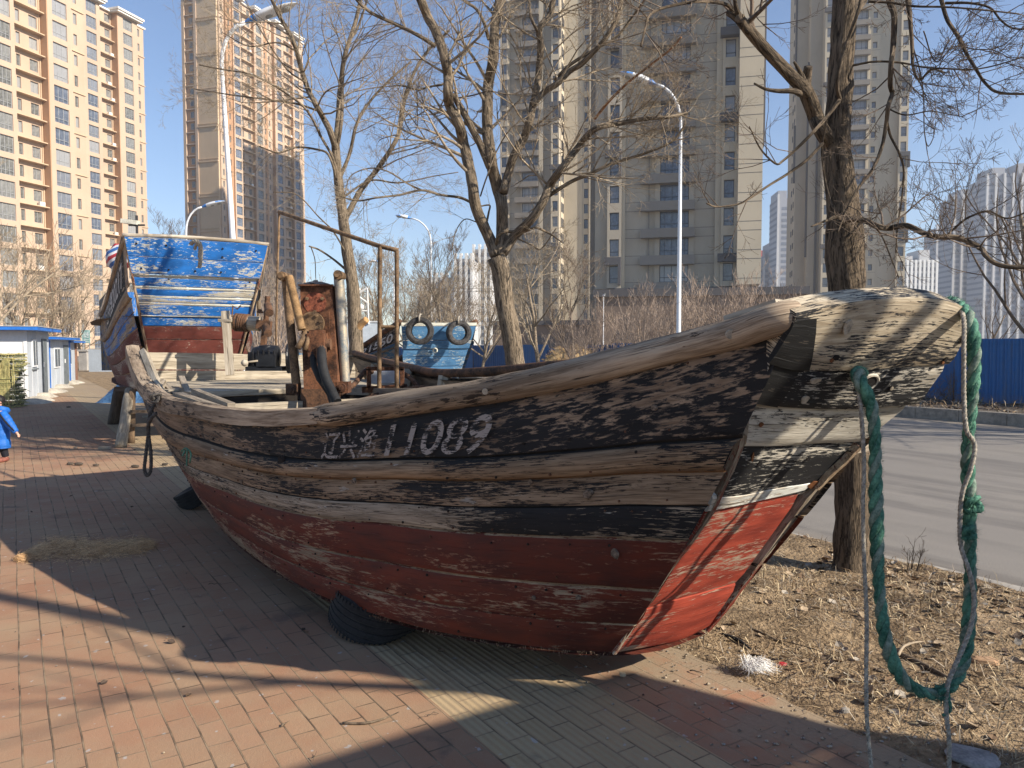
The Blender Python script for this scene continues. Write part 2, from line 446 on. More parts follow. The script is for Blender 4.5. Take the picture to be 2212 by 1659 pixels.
def txt(s, size=1.):
    c = bpy.data.curves.new('lettering', 'FONT'); c.body = s; c.size = size; c.offset = .012 * size
    c.align_x = 'LEFT'; c.resolution_u = 3
    o = bpy.data.objects.new('lettering_source', c); COL.objects.link(o)
    dg = bpy.context.evaluated_depsgraph_get(); dg.update()
    me = bpy.data.meshes.new_from_object(o.evaluated_get(dg))
    bm = bmesh.new(); bm.from_mesh(me); bpy.data.meshes.remove(me)
    bpy.data.objects.remove(o); bpy.data.curves.remove(c)
    bmesh.ops.triangulate(bm, faces=bm.faces)
    return bm
def lettering(s, mapf, name, mat, parent, wid=1., hei=1., cuts=0):
    """text normalised to 0..1 x 0..1 then sent through mapf(a, b) -> point"""
    bm = txt(s)
    xs = [v.co.x for v in bm.verts]; ys = [v.co.y for v in bm.verts]
    x0, x1, y0, y1 = min(xs), max(xs), min(ys), max(ys)
    for it in range(cuts):
        bmesh.ops.subdivide_edges(bm, edges=[e for e in bm.edges if e.calc_length() > .12], cuts=1)
        bmesh.ops.triangulate(bm, faces=bm.faces)
    ul = bm.loops.layers.uv.verify()
    for f in bm.faces:
        for l in f.loops:
            l[ul].uv = ((l.vert.co.x - x0) / (x1 - x0) * wid, (l.vert.co.y - y0) / (y1 - y0) * hei)
    for v in bm.verts: v.co = mapf((v.co.x - x0) / (x1 - x0), 1 - (v.co.y - y0) / (y1 - y0))
    me = bpy.data.meshes.new(name); bm.to_mesh(me); bm.free(); me.materials.append(mat)
    o = bpy.data.objects.new(name, me); link(o, parent); return o
def worn(name, col, keep=.5):
    m = NT(name); uv = m.uv()
    a = m.noise(m.mp(uv, (9, 14, 1)), 1, 6, .65); b = m.noise(m.mp(uv, (30, 160, 1)), 1, 4, .6)
    s = m.math('ADD', m.math('MULTIPLY', a, .6), m.math('MULTIPLY', b, .4))
    thr = lerp(.34, .66, keep)
    m.l(m.ramp(s, thr + .03, thr - .03), m.b.inputs['Alpha'])
    return m.done(m.mix(b, tuple(x * .7 for x in col), col), .8)
M_LET = worn('lettering_faded', (.34, .295, .26), .52)
M_LETW = worn('lettering_white', (.62, .60, .56), .80)

# ================================================================== the main boat
boat = empty('fishing_boat', PZ(900, 1390, .02), 0,
             'long weathered fishing boat, black over red hull, squared bow plate, rusty hauler on deck', 'boat')
BO = boat.location.copy(); MI = Matrix.Translation(-BO)
def bp(mb, name, mats, parent=None, smooth=False, weld=False, angle=None, sub=False):
    """build with world coordinates then hang under the boat"""
    par = parent or boat
    mb.v = [p - BO for p in mb.v]
    return mb.build(name, mats, par, smooth, weld, angle)

M_HOLE0 = plain('nail_hole_dark', (.018, .013, .010), 1, .1); M_RUSTN = plain('nail_rust', (.10, .045, .025), .9, .4, 40); M_KNOT = plain('split_knot', (.10, .07, .05), .95, .6, 60, bump=.8, c2=(.28, .21, .15))
RAILP = [(1703, 690, 2.70), (1590, 720, 2.84), (1475, 749, 3.00), (1300, 792, 3.2), (1071, 842, 3.5), (900, 868, 3.78), (738, 894, 4.1), (600, 903, 4.45),
         (500, 898, 4.8), (433, 886, 5.15), (365, 872, 5.65), (330, 852, 6.1), (306, 818, 6.75), (292, 782, 7.4), (286, 760, 7.8)]
RAIL = [PY(*p) for p in RAILP]
CH = [PY(1322, 1410, 3.49), PZ(1200, 1404, .19), PZ(1080, 1388, .19), PZ(950, 1366, .19), PZ(820, 1331, .19), PZ(700, 1290, .19),
      PZ(600, 1237, .2), PZ(520, 1180, .21), PZ(470, 1130, .22), PZ(438, 1080, .24), PY(424, 1045, 6.9)]
NST = 96
T_ = spline(RAIL, NST); C_ = spline(CH, NST)
T_ = [p - V((0, 0, .02)) for p in T_]
SE = [[(0, 0), (1, 0)],
      [(0, .285), (.25, .24), (.52, .19), (.75, .17), (1, .17)],
      [(0, .375), (.25, .33), (.52, .30), (.75, .34), (1, .36)],
      [(0, .475), (.25, .44), (.52, .42), (.75, .46), (1, .50)],
      [(0, .585), (.25, .54), (.52, .515), (.75, .56), (1, .66)],
      [(0, .755), (.25, .725), (.52, .71), (.75, .74), (1, .82)],
      [(0, .885), (.25, .875), (.52, .86), (.75, .87), (1, .92)],
      [(0, 1), (1, 1)]]
KINDS = [(PLANKP, 1), (WALEP, 2), (PLANKP, 3), (PLANKP, 4), (PLANKP, 5), (PLANKP, 6), (PLANKP, 6)]
mb = shell(T_, C_, SE, KINDS, -1, .05, seamm=[7, 7, 8, 7, 0, 0, 0, 0], bow=.085)
hull_mats = [M_CAULK, M_BLACK, M_WALE, M_BLACK2, M_GREYBL, M_RED, M_RED2, M_DARKS, M_SEAMO]
bp(mb, 'hull_planking', hull_mats, smooth=True, weld=True, angle=40)
mb = shell(T_, C_, SE, [(p, 1) for p, m in KINDS], -1, .05, inner=True)
bp(mb, 'inner_planking', [M_DARKS, M_INNER], smooth=True)
# ---- far side
SF = PY(765, 768, 9.3)
FT = spline([PY(2072, 690, 3.12), V((1.35, 3.75, 1.60)), V((.7, 4.35, 1.50)), PY(1019, 816, 5.4), PY(874, 798, 7.2), SF], 60)
CNb = C_[-1]
FCH = spline([PY(1525, 1362, 3.73), V((.75, 4.25, .19)), V((.35, 5.0, .19)), V((-.35, 6.2, .2)), CNb + V((1.55, 1.33, .02))], 60)
mb = shell(FT, FCH, SE, [(p, m) for p, m in KINDS], 1, .06)
bp(mb, 'hull_planking', hull_mats, smooth=True, weld=True, angle=40)
mb = shell(FT, FCH, SE, [(p, 1) for p, m in KINDS], 1, .06, inner=True)
bp(mb, 'inner_planking', [M_DARKS, M_INNER], smooth=True)
# bottom boards
mb = MB(); mb.grid([[lerp(C_[int(i * (NST - 1) / 39)], FCH[int(i * 59 / 39)], f) - V((0, 0, .015 + .03 * math.sin(math.pi * f))) for i in range(40)] for f in (0, .25, .5, .75, 1)],
                   lambda i, j: (j * .13, i * .3), None, 0)
bp(mb, 'bottom_planking', M_RED2)
# chine fringe: frayed fibre along the lower edge
rng = random.Random(5); mb = MB()
for k in range(420):
    s = rng.random() ** 1.2 * .8; i = int(s * (NST - 2)); p = lerp(C_[i], C_[i + 1], rng.random()) + V((rng.uniform(-.01, .01), -.004, rng.uniform(-.01, .012)))
    l = rng.uniform(.005, .018) * (2.2 if rng.random() < .04 else 1)
    q = p + V((rng.uniform(-.6, .6) * l, rng.uniform(-.5, .1) * l, -l)); wv = V((.0012, 0, 0))
    mb.quad(p - wv, p + wv, q + wv * .3, q - wv * .3)
tag(bp(mb, 'caulking_fibre', M_CAULK), kind='stuff')

# nail heads along the plank edges, each in its small rust bloom
def hull_at(s, f, off=0.):
    x = s * (NST - 1); i = min(NST - 2, int(x)); u = x - i; T = lerp(T_[i], T_[i + 1], u); C = lerp(C_[i], C_[i + 1], u)
    t = T_[min(i + 2, NST - 1)] - T_[max(0, i - 1)]; t.z = 0; t.normalize(); nr = V((t.y, -t.x, 0)) * -1; cn = (C - T).normalized(); nr = (nr - cn * nr.dot(cn)).normalized()
    return T + (C - T) * f + nr * (.05 * math.sin(math.pi * f) + off), nr
rng = random.Random(12); mb = MB(); mr = MB()
for k in range(7):
    for e in (0, 1):
        s = .015
        while s < .97:
            a_, b_ = itab(SE[k], s), itab(SE[k + 1], s); f = lerp(a_, b_, .16 if e == 0 else .84) + rng.uniform(-.006, .006)
            if rng.random() < .62:
                p, nr = hull_at(s, f, .0085 if k != 1 else .036); r = rng.uniform(.0035, .0065); mb.lathe([(.0005, .002), (r, .0015), (r * 1.1, -.003)], p, nr, 7, rng.randrange(2))
            s += rng.uniform(.022, .045)
tag(bp(mb, 'nail_head', [M_HOLE0, M_RUSTN]), kind='stuff')
for (s, f, r) in ((.40, .235, .034), (.415, .25, .020), (.30, .33, .016), (.08, .42, .022), (.06, .16, .016), (.55, .27, .016), (.13, .36, .013), (.22, .26, .014), (.035, .63, .022), (.05, .79, .012), (.09, .80, .010), (.48, .40, .015)):
    mb = MB(); p, nr = hull_at(s, f, .012 if f > .33 or f < .19 else .036); mb.lathe([(.0005, .001), (r * .45, .002), (r * .8, .001), (r, -.008)], p, nr, 14)
    for i, q in enumerate(mb.v): mb.v[i] = p + (q - p) * (1 + .7 * mnoise.noise(q * 45))
    bp(mb, 'knot', M_HOLE0 if r > .03 else M_KNOT, smooth=False)
# ---- gunwale logs
def rad_tab(pts, tab):
    n = len(pts); return [itab(tab, i / (n - 1)) for i in range(n)]
lg = spline([PY(1735, 684, 2.78), PY(1690, 686, 2.69)] + RAIL[1:6] + [PY(738, 893, 4.08), PY(684, 899, 4.2)], 60)
mb = MB(); mb.tube(lg, rad_tab(lg, [(0, .056), (.2, .060), (.7, .064), (.95, .066), (1, .050)]), 20, wob=.10)
bp(mb, 'gunwale_log', M_LOG, smooth=True, angle=60)
lg = spline([PY(700, 897, 4.16)] + RAIL[7:], 60)
mb = MB()
for i in range(len(lg) - 1): pass
rows = []
for i, p in enumerate(lg):
    t = (lg[min(i + 1, 59)] - lg[max(i - 1, 0)]); t.normalize(); o = V((t.y, -t.x, 0)).normalized() * -1
    up = V((0, 0, 1)); hw = itab([(0, .045), (.5, .055), (1, .06)], i / 59); hh = itab([(0, .045), (.4, .05), (1, .065)], i / 59)
    ring = []
    for a, b in ((-1, 1), (0, 1.12), (1, .95), (1.1, 0), (1, -1), (0, -1.05), (-1, -1), (-1.02, 0), (-1, 1)):
        q = p + o * (a * hw) + up * (b * hh); ring.append(q + V((0, 0, .005 * mnoise.noise(q * 6))))
    rows.append(ring)
mb.grid(rows, lambda i, j: (i * .08, j * .04), None, 0, flip=True)
n0 = len(mb.v); mb.v += rows[-1][:8]; mb.face(tuple(range(n0, n0 + 8)), [(0, 0)] * 8, 0)
bp(mb, 'stern_rail', M_LOG, smooth=True, angle=35)
lf = spline([p + V((0, 0, .03)) for p in (FT[2], FT[15], FT[28], FT[40], FT[50], FT[59])], 50)
mb = MB(); mb.tube(lf, .035, 10, wob=.1); bp(mb, 'gunwale_log', M_RUSTD, smooth=True)
# wooden plug heads in the log and the sheer plank
def plug(x, y, Y, r, mat, ax=(0, -1, -.2), h=.012):
    mb = MB(); p = PY(x, y, Y); mb.disc(p, ax, r, h, 12); 
    for i, q in enumerate(mb.v): mb.v[i] = q + V((1, 0, 1)) * .12 * r * mnoise.noise(q * 60)
    bp(mb, 'plug_head', mat, smooth=False)
M_PLUG = plain('plug_wood', (.34, .29, .22), .9, .4, 40, bump=.5)
plug(1577, 722, 2.795, .018, M_PLUG, h=.008); plug(1048, 845, 3.455, .014, M_PLUG, h=.010)
# ---- gunwale overlap boards behind the bow
mb = MB(); mb.beam(PY(1578, 688, 2.95), PY(1690, 652, 2.80), .10, .018, uo=3); mb.beam(PY(1640, 672, 3.0), PY(1766, 650, 2.92), .09, .03, uo=9)
bp(mb, 'capping_board', M_LOGL)

# ---- bow plate
def dL(y): return lerp(2.66, 3.47, (y - 660) / 752.)
def dR(y): return lerp(3.10, 3.72, (y - 668) / 694.)
def bowpt(x, y):
    xl = itab([(660, 1705), (753, 1662), (853, 1612), (953, 1602), (1100, 1538), (1240, 1440), (1412, 1325)], y)
    xr = itab([(668, 2085), (733, 2055), (860, 1965), (955, 1855), (1105, 1722), (1293, 1585), (1362, 1525), (1412, 1470)], y)
    a = (x - xl) / (xr - xl)
    return PY(x, y, lerp(dL(y), dR(y), a))
def bow_plank(topi, boti, mat, th, proud, name='bow_plank', n=24, m=9, uo=0.):
    top = spline([bowpt(*p) for p in topi], n); bot = spline([bowpt(*p) for p in boti], n)
    mb, nr = patch(top, bot, n, m, th, proud, uo=uo)
    return bp(mb, name, mat, smooth=True, weld=True, angle=40), nr
_, BN = bow_plank([(1700, 663), (1730, 656), (1770, 648), (1850, 637), (1950, 632), (2030, 640), (2085, 664)],
          [(1650, 766), (1700, 782), (1765, 787), (1850, 786), (1930, 780), (1990, 777), (2030, 774)], M_BOWT, .10, .055, uo=1.)
bow_plank([(1650, 768), (1704, 784), (1765, 789), (1850, 788), (1930, 782), (2026, 777)],
          [(1612, 857), (1680, 868), (1750, 872), (1850, 872), (1966, 863)], M_BOWB, .09, .045, uo=4.)
bow_plank([(1618, 866), (1700, 873), (1800, 876), (1870, 874), (1958, 868)],
          [(1606, 962), (1690, 961), (1770, 956), (1854, 953)], M_BOWP, .07, .016, uo=8.)
bow_plank([(1604, 964), (1690, 963), (1770, 958), (1852, 957)],
          [(1532, 1106), (1600, 1092), (1660, 1080), (1735, 1070)], M_BOWB, .06, 0, uo=12.)
bow_plank([(1540, 1072), (1610, 1066), (1680, 1052), (1760, 1040)],
          [(1526, 1108), (1600, 1092), (1660, 1078), (1733, 1060)], M_WHITE, .05, .0035, name='painted_band', uo=15.)
bow_plank([(1528, 1108), (1600, 1093), (1660, 1080), (1728, 1068)],
          [(1400, 1318), (1450, 1300), (1520, 1282), (1592, 1262)], M_REDB, .06, 0, uo=18.)
bow_plank([(1399, 1319), (1450, 1302), (1520, 1284), (1591, 1264)],
          [(1328, 1412), (1400, 1400), (1470, 1385), (1525, 1360)], M_REDB, .06, .004, uo=22.)
# bare scarred strip where side planks meet the plate, and the splintered far edge
M_CORNER = wood('corner_scarred', (.20, .035, .02), (.20, .15, .10), (.58, .50, .38), cover=.42, sc=2, fine=.5, dirt=.6)
def strip(ptsi, wdt, th, mat, name, off=.02, uo=0., shift=0.):
    P = spline([bowpt(*p) + BN * off for p in ptsi], 30); mb = MB()
    rng = random.Random(int(uo * 10) + 3); rows = []
    for i, p in enumerate(P):
        t = (P[min(i + 1, 29)] - P[max(i - 1, 0)]).normalized(); s_ = t.cross(BN).normalized()
        w0 = wdt * (1 + .8 * mnoise.noise(p * 14)) ; w1 = wdt * (1 + .9 * mnoise.noise(p * 17 + V((5, 5, 5))))
        rows.append([p - s_ * w0 - BN * th, p - s_ * w0 * .9, p + BN * .003 * mnoise.noise(p * 30), p + s_ * w1 * .9, p + s_ * w1 - BN * th])
    mb.grid(rows, lambda i, j: (i * .05 + uo, j * .02), None, 0, flip=True)
    return bp(mb, name, mat)
strip([(1604, 940), (1600, 962), (1537, 1104), (1438, 1244), (1327, 1412)], .011, .03, M_CORNER, 'corner_batten', .006, 1.)
strip([(1852, 959), (1790, 1020), (1725, 1100), (1637, 1220), (1585, 1292), (1527, 1362)], .012, .04, M_CORNER, 'corner_batten', .010, 5.)
strip([(1850, 960), (1758, 1050)], .012, .04, M_CAULK, 'corner_batten', .028, 9.)
# black tarred cheek that wraps the corner above the sheer
cheek = [PY(1640, 700, 2.60), PY(1715, 668, 2.585), PY(1738, 690, 2.60), PY(1745, 740, 2.66), PY(1700, 780, 2.70), PY(1655, 860, 2.80), PY(1618, 858, 2.80)]
mbk, _ = patch(spline([bowpt(1698, 668), bowpt(1718, 668), bowpt(1742, 672)], 8), spline([bowpt(1640, 767), bowpt(1690, 781), bowpt(1728, 784)], 8), 8, 5, .02, .059)
bp(mbk, 'tar_patch', M_BLK, smooth=True)
mbk, _ = patch(spline([bowpt(1650, 770), bowpt(1700, 785), bowpt(1712, 786)], 8), spline([bowpt(1608, 856), bowpt(1640, 862), bowpt(1664, 866)], 8), 8, 5, .02, .049)
bp(mbk, 'tar_patch', M_BLK, smooth=True)
def on_bow(x, y, r, mat, name='bolt_hole', h=.004, off=.055, el=(1, 1)):
    p = bowpt(x, y) + BN * off; mb = MB(); mb.lathe([(.0005, 0), (r, 0), (r * 1.0, h), (.0005, h)], p, BN, 12)
    for i, q in enumerate(mb.v): 
        d = q - p; mb.v[i] = p + V((d.x * el[0], d.y, d.z * el[1])) * (1 + .35 * mnoise.noise(q * 70))
    return bp(mb, name, mat)
M_HOLE = plain('dark_hole', (.012, .010, .009), 1, .1)
M_RUSTS = plain('rust_stain', (.17, .065, .022), .9, .5, 50)
on_bow(1806, 690, .026, M_PLUG, 'plug_head', .008, el=(.8, 1.1)); on_bow(2055, 716, .016, M_HOLE, el=(.7, 1.5))
on_bow(1782, 757, .012, M_HOLE, el=(1.2, .8)); on_bow(1774, 762, .008, M_RUSTS, 'rust_mark', .005)
on_bow(2018, 762, .012, M_HOLE); on_bow(2012, 768, .007, M_RUSTS, 'rust_mark', .006); on_bow(1737, 805, .014, M_PLUG, 'plug_head', .008, el=(1.5, .8)); on_bow(1905, 825, .013, M_HOLE, off=.048)
on_bow(1905, 825, .009, M_PLUG, 'plug_head', .005, off=.049); on_bow(1720, 848, .018, M_PLUG, 'plug_head', .007, off=.046)
on_bow(1637, 911, .010, M_RUSTS, 'rust_mark', .004, .018); on_bow(1625, 985, .012, M_RUSTS, 'rust_mark', .004, .003, el=(.6, 1.8)); on_bow(1640, 1000, .012, M_HOLE, off=.003)
on_bow(1745, 990, .010, M_HOLE, off=.003); on_bow(1755, 1045, .022, M_RUSTS, 'rust_mark', .003, .006, el=(1.4, 1)); pass
# hawse hole with a worn lip
hp = bowpt(1856, 812) + BN * .052
mb = MB(); mb.lathe([(.0005, .002), (.030, .002)], hp, BN, 20, 1); mb.lathe([(.028, .0), (.034, .006), (.040, .004), (.043, -.004)], hp, BN, 20, 0)
for i, q in enumerate(mb.v):
    d = q - hp; mb.v[i] = hp + V((d.x * 1.25, d.y, d.z * .95))
bp(mb, 'hawse_hole', [M_BOWP, M_HOLE])

# ---- transom, stern deck, beams, ribs
a, b = RAIL[-1] + V((.05, .03, -.0)), SF
mb = MB()
for k in range(4):
    z0, z1 = [(0, .15), (.155, .34), (.345, .62), (.625, 1.0)][k]
    zt = [a.lerp(b, 0) , b]; p0 = a - V((0, 0, z0 * 1.2)); p1 = b - V((0, 0, z0 * 1.2)); q0 = a - V((0, 0, z1 * 1.2)); q1 = b - V((0, 0, z1 * 1.2))
    if k < 2:
        c = (p0 + q0) / 2; d = (p1 + q1) / 2
        mb.beam(c, d, .05, (z1 - z0) * 1.2 - .006, uo=k * 5)
    else:
        f0 = .10 * (k - 1); c = lerp(p0, p1, f0) / 2 + lerp(q0, q1, f0) / 2; d = lerp(p0, p1, 1 - f0) / 2 + lerp(q0, q1, 1 - f0) / 2
        mb.beam(c, d, .05, (z1 - z0) * 1.2 - .006, uo=k * 5)
bp(mb, 'transom', M_DECK)
mb = MB(); mb.beam(PY(312, 762, 7.6), PY(352, 862, 6.0), .09, .05, (.6, .5, .6)); bp(mb, 'quarter_board', M_DECK)
mb = MB(); mb.beam(PY(331, 860, 6.1), PY(352, 826, 6.6), .05, .05); mb.beam(PY(348, 822, 6.9), PY(392, 868, 6.1), .04, .03); mb.beam(PY(392, 815, 6.9), PY(412, 866, 6.0), .05, .03)
bp(mb, 'loose_board', M_DECKD)
AX = V((-.653, .757, 0)); PX = V((.757, .653, 0))
ZD = 1.205
fr = PY(413, 851, 6.05); fr.z = ZD
mbd = []
for k, (o0, l0, wv, off) in enumerate([(0, 2.05, .20, 0), (.21, 2.25, .24, .05), (.46, 2.3, .27, -.10), (.74, 2.25, .30, .05), (1.05, 2.2, .32, .0), (1.38, 2.2, .36, .1), (1.75, 2.1, .4, .1)]):
    p0 = fr + AX * (o0 + wv / 2) + PX * off; mb = MB()
    mb.beam(p0, p0 + PX * l0, wv - .012, .045, uo=k * 3.3 + 1)
    for i, q in enumerate(mb.v): mb.v[i] = q + V((0, 0, .006 * mnoise.noise(q * 2)))
    bp(mb, 'deck_plank', M_DECK if k not in (3,) else M_DECKD)
# fish hold coaming in front of the stern deck
mb = MB(); c0 = PY(497, 881, 5.35); c1 = PY(830, 866, 6.2)
mb.beam(c0, c0 + (c1 - c0) * 1.15, .035, .055, uo=2); bp(mb, 'hatch_beam', M_DECK)
mb = MB(); mb.beam(PY(385, 862, 5.75), PY(470, 893, 5.0), .07, .10, uo=6); bp(mb, 'hatch_beam', M_DECKD)
mb = MB(); mb.beam(PY(420, 856, 5.9), PY(500, 890, 5.05), .05, .12, uo=6); bp(mb, 'hatch_beam', M_DECKD)
mb = MB()                                                    # hold lining: dark inside
h0 = PY(440, 870, 5.8)
mb.beam(h0 + V((0, .1, -.55)), h0 + V((1.9, 1.5, -.55)), 1.2, .04); bp(mb, 'hold_floor', M_INNER)
mb = MB(); q = fr + AX * .03 + V((0, 0, -.33)); mb.beam(q, q + PX * 2.2, .04, .6); bp(mb, 'hold_shade_board', M_DARKS)  # near-black board paints in the shade of the opening under the deck
mb = MB()   # fore deck boards low inside
for k in range(6):
    p0 = V((-.55, 4.75, .98)) + V((.30, -.27, .02)) * k * 1.02
    mb.beam(p0, p0 + PX * (1.35 - .06 * k), .33, .035, uo=k * 4.4)
bp(mb, 'fore_deck', M_DECKD)
for k, (x, y, Y) in enumerate([(812, 800, 8.2), (884, 812, 6.9), (962, 826, 5.8)]):
    p = PY(x, y - 14, Y); mb = MB(); mb.beam(p + V((0, 0, .0)), p + V((-.06, -.12, -.5)), .09, .05, uo=k * 3); bp(mb, 'rib', M_DECK)
mb = MB(); mb.beam(PY(752, 845, 7.0), PY(1010, 850, 4.9), .06, .06); bp(mb, 'inner_stringer', M_DECKD)

# ---- hauler
def hz(x, y, Y=5.9): return PY(x, y, Y)
hx0, hy = 0, 5.9
kx = 5.9 / FOC
base = PY(682, 846, 5.9)
def hb(mb, name, mat, par=None, **kw):
    p = par or boat
    mb.v = [q - BO for q in mb.v]; return mb.build(name, mat, p, **kw)
# tapered case
mb = MB(); F0 = [PY(648, 617, 5.80), PY(717, 617, 5.80), PY(730, 838, 5.72), PY(656, 842, 5.72)]
F1 = [p + V((.04, .26, 0)) for p in F0]; n = len(mb.v); mb.v += F0 + F1
for idx in ((0, 3, 2, 1), (4, 5, 6, 7), (0, 1, 5, 4), (3, 7, 6, 2), (1, 2, 6, 5), (0, 4, 7, 3)):
    mb.face(idx, [(0, 0), (.3, 0), (.3, .5), (0, .5)], 0)
mb.beam(PY(645, 616, 5.78), PY(720, 616, 5.78), .03, .012); 
HB = hb(mb, 'hauler_case', M_RUST)
mb = MB(); mb.bx(-.12, .13, -.08, .12, -.16, 0.03); c = PY(690, 848, 5.78); mb.v = [q + c for q in mb.v]; hb(mb, 'pedestal', M_RUSTD, HB)
mb = MB(); c = PY(683, 619, 5.95); mb.lathe([(.0005, .038), (.05, .036), (.10, .022), (.135, .0), (.135, -.02)], c, (0, 0, 1), 28)
mb.beam(c + V((0, -.12, .012)), c + V((0, 0, .045)), .03, .012); hb(mb, 'dome_cover', M_OIL, HB, smooth=True, angle=40)
def flange(x, y, Y, r, h, nb, rb, mat, bolts=None, ro=.014):
    c = PY(x, y, Y); mb = MB(); mb.disc(c, (0, -1, 0), r, h, 28)
    o = hb(mb, 'flange', mat, HB, smooth=True, angle=40)
    for k in range(nb):
        th = 2 * math.pi * (k + .25) / nb; mb = MB()
        mb.lathe([(.0005, 0), (ro, 0), (ro, .014), (.0005, .016)], c + V((math.cos(th) * rb, -h, math.sin(th) * rb)), (0, -1, 0), 6)
        mb.v = [q - BO for q in mb.v]; mb.build('bolt', M_RUSTP, HB)
flange(681, 655, 5.79, .083, .012, 3, .066, M_RUSTR)
mb = MB(); c = PY(683, 698, 5.77); mb.box(c, (.20, .03, .17)); hb(mb, 'mounting_plate', M_RUST, HB)
flange(676, 699, 5.75, .088, .035, 8, .068, M_RUSTP, ro=.013)
mb = MB(); c = PY(686, 742, 5.70); mb.box(c, (.125, .13, .15)); mb.box(c + V((.0, -.02, -.085)), (.11, .10, .03)); mb.box(c + V((.0, .0, .085)), (.10, .10, .03))
for k in range(3): mb.lathe([(.0005, 0), (.012, 0), (.012, .006), (.0005, .006)], c + V((-.04 + .04 * k, -.066, -.045)), (0, -1, 0), 10)
hb(mb, 'valve_block', M_RUST, HB)
mb = MB(); mb.tube([PY(703, 744, 5.70), PY(715, 744, 5.70)], .042, 14); hb(mb, 'pressure_cap', M_RUSTD, HB, smooth=True, angle=40)
mb = MB(); mb.tube([PY(662, 716, 5.68), PY(653, 735, 5.64), PY(643, 752, 5.62)], [.022, .020, .026], 8); mb.tube([PY(668, 722, 5.66), PY(664, 740, 5.64), PY(658, 756, 5.63)], [.020, .018, .02], 8); hb(mb, 'control_lever', M_RUSTP, HB, smooth=True)
def pipe(pts, r, name, mat, par=None, seg=12, wob=0.):
    mb = MB(); mb.tube([PY(*p) for p in pts], r, seg, wob=wob); return hb(mb, name, mat, par or HB, smooth=True, angle=50)
pipe([(617, 600, 5.8), (640, 830, 5.8)], .033, 'ram_pipe', M_RUSTP)
pipe([(624, 597, 5.72), (652, 712, 5.66)], .030, 'ram_pipe', plain('rust_ochre', (.20, .115, .05), .85, .4, 9, c2=(.34, .21, .10)))
pipe([(733, 604, 5.8), (746, 828, 5.8)], .036, 'ram_pipe', M_GALV)
pipe([(724, 590, 5.84), (728, 680, 5.84)], .012, 'ram_bracket', M_RUSTD)
for (x, y) in ((614, 598), (734, 595)):
    mb = MB(); c = PY(x, y, 5.78); mb.tube([c + V((0, -.07, 0)), c + V((0, .07, 0))], .034, 14); mb.tube([c + V((0, -.10, 0)), c + V((0, -.07, 0))], .022, 6); hb(mb, 'pivot_pin', M_RUSTP, HB, smooth=True, angle=40)
for (x, y) in ((634, 841), (743, 836)):
    mb = MB(); c = PY(x, y, 5.78); mb.box(c, (.085, .12, .085)); mb.tube([c + V((0, -.06, 0)), c + V((0, -.085, 0))], .032, 14); mb.tube([c + V((0, -.085, 0)), c + V((0, -.105, 0))], .018, 6); hb(mb, 'clevis', M_RUST if x > 700 else M_RUSTD, HB)
pipe([(675, 760, 5.66), (678, 790, 5.62), (690, 818, 5.60), (700, 832, 5.60), (712, 850, 5.58), (720, 876, 5.55)], .024, 'hydraulic_hose', M_RUBBER, seg=14)
def sp3(l, n=20): return spline([V(p) for p in l], n)
pipe(sp3([(694, 752, 5.64), (696, 785, 5.56), (703, 815, 5.52), (714, 840, 5.48), (728, 868, 5.42)]), .034, 'hydraulic_hose', M_RUBBER, seg=16)
pipe([(694, 752, 5.645), (695, 775, 5.60)], .039, 'hose_collar', M_RUSTD)
# ---- pipe gantry
mb = MB()
G0, G1, G2 = PY(821, 532, 6.3), PY(857, 541, 6.3), PY(603, 458, 7.9)
mb.tube([PY(819, 855, 6.3), G0], .018, 10); mb.tube([PY(857, 848, 6.3), G1], .018, 10)
mb.tube([G2, G0, G1 + V((.012, 0, 0))], .019, 10); mb.tube([PY(821, 706, 6.3), PY(857, 706, 6.3)], .014, 8)
for p in (PY(819, 852, 6.3), PY(857, 845, 6.3)): mb.tube([p - V((0, 0, .03)), p + V((0, 0, .03))], .032, 8)
mb.tube([G2, G2 + V((.0, .0, -.25)), G2 + V((-.02, 0, -.5))], .006, 6)
mb.tube([G2, PY(600, 560, 7.9), PY(598, 640, 7.9), PY(595, 800, 7.9)], .012, 6)
hb(mb, 'pipe_gantry', M_RUSTP, smooth=True, angle=50)
mb = MB()
for a_, b_ in (((793, 796), (873, 796)), ((793, 838), (873, 838)), ((797, 796), (797, 838)), ((869, 796), (869, 838))):
    for dY in (6.35, 6.75): mb.beam(PY(a_[0], a_[1], dY), PY(b_[0], b_[1], dY), .04, .03)
for x, y in ((797, 796), (869, 796), (797, 838), (869, 838)): mb.beam(PY(x, y, 6.35), PY(x, y, 6.75), .03, .03)
mb.beam(PY(784, 842, 6.4), PY(878, 836, 6.4), .10, .05)
hb(mb, 'steel_rack', M_RUST)
for pts in ([(800, 856, 6.2), (860, 846, 6.3), (900, 838, 6.2), (930, 840, 6.0), (960, 852, 5.6)], [(790, 862, 6.1), (850, 852, 6.15), (910, 846, 6.1), (950, 856, 5.7)],
            [(790, 805, 6.5), (840, 802, 6.6), (880, 812, 6.5), (905, 836, 6.3)], [(735, 850, 6.0), (765, 830, 6.3), (785, 805, 6.5), (795, 796, 6.7)]):
    mb = MB(); mb.tube([PY(*p) for p in sp3(pts)], .022, 10); hb(mb, 'hose', M_RUSTD, smooth=True)
mb = MB(); mb.bx(-.14, .14, -.08, .08, 0, .10); c = PY(831, 826, 6.6); mb.v = [q + c for q in mb.v]; hb(mb, 'white_box', plain('white_plastic', (.6, .63, .66), .6, .15))
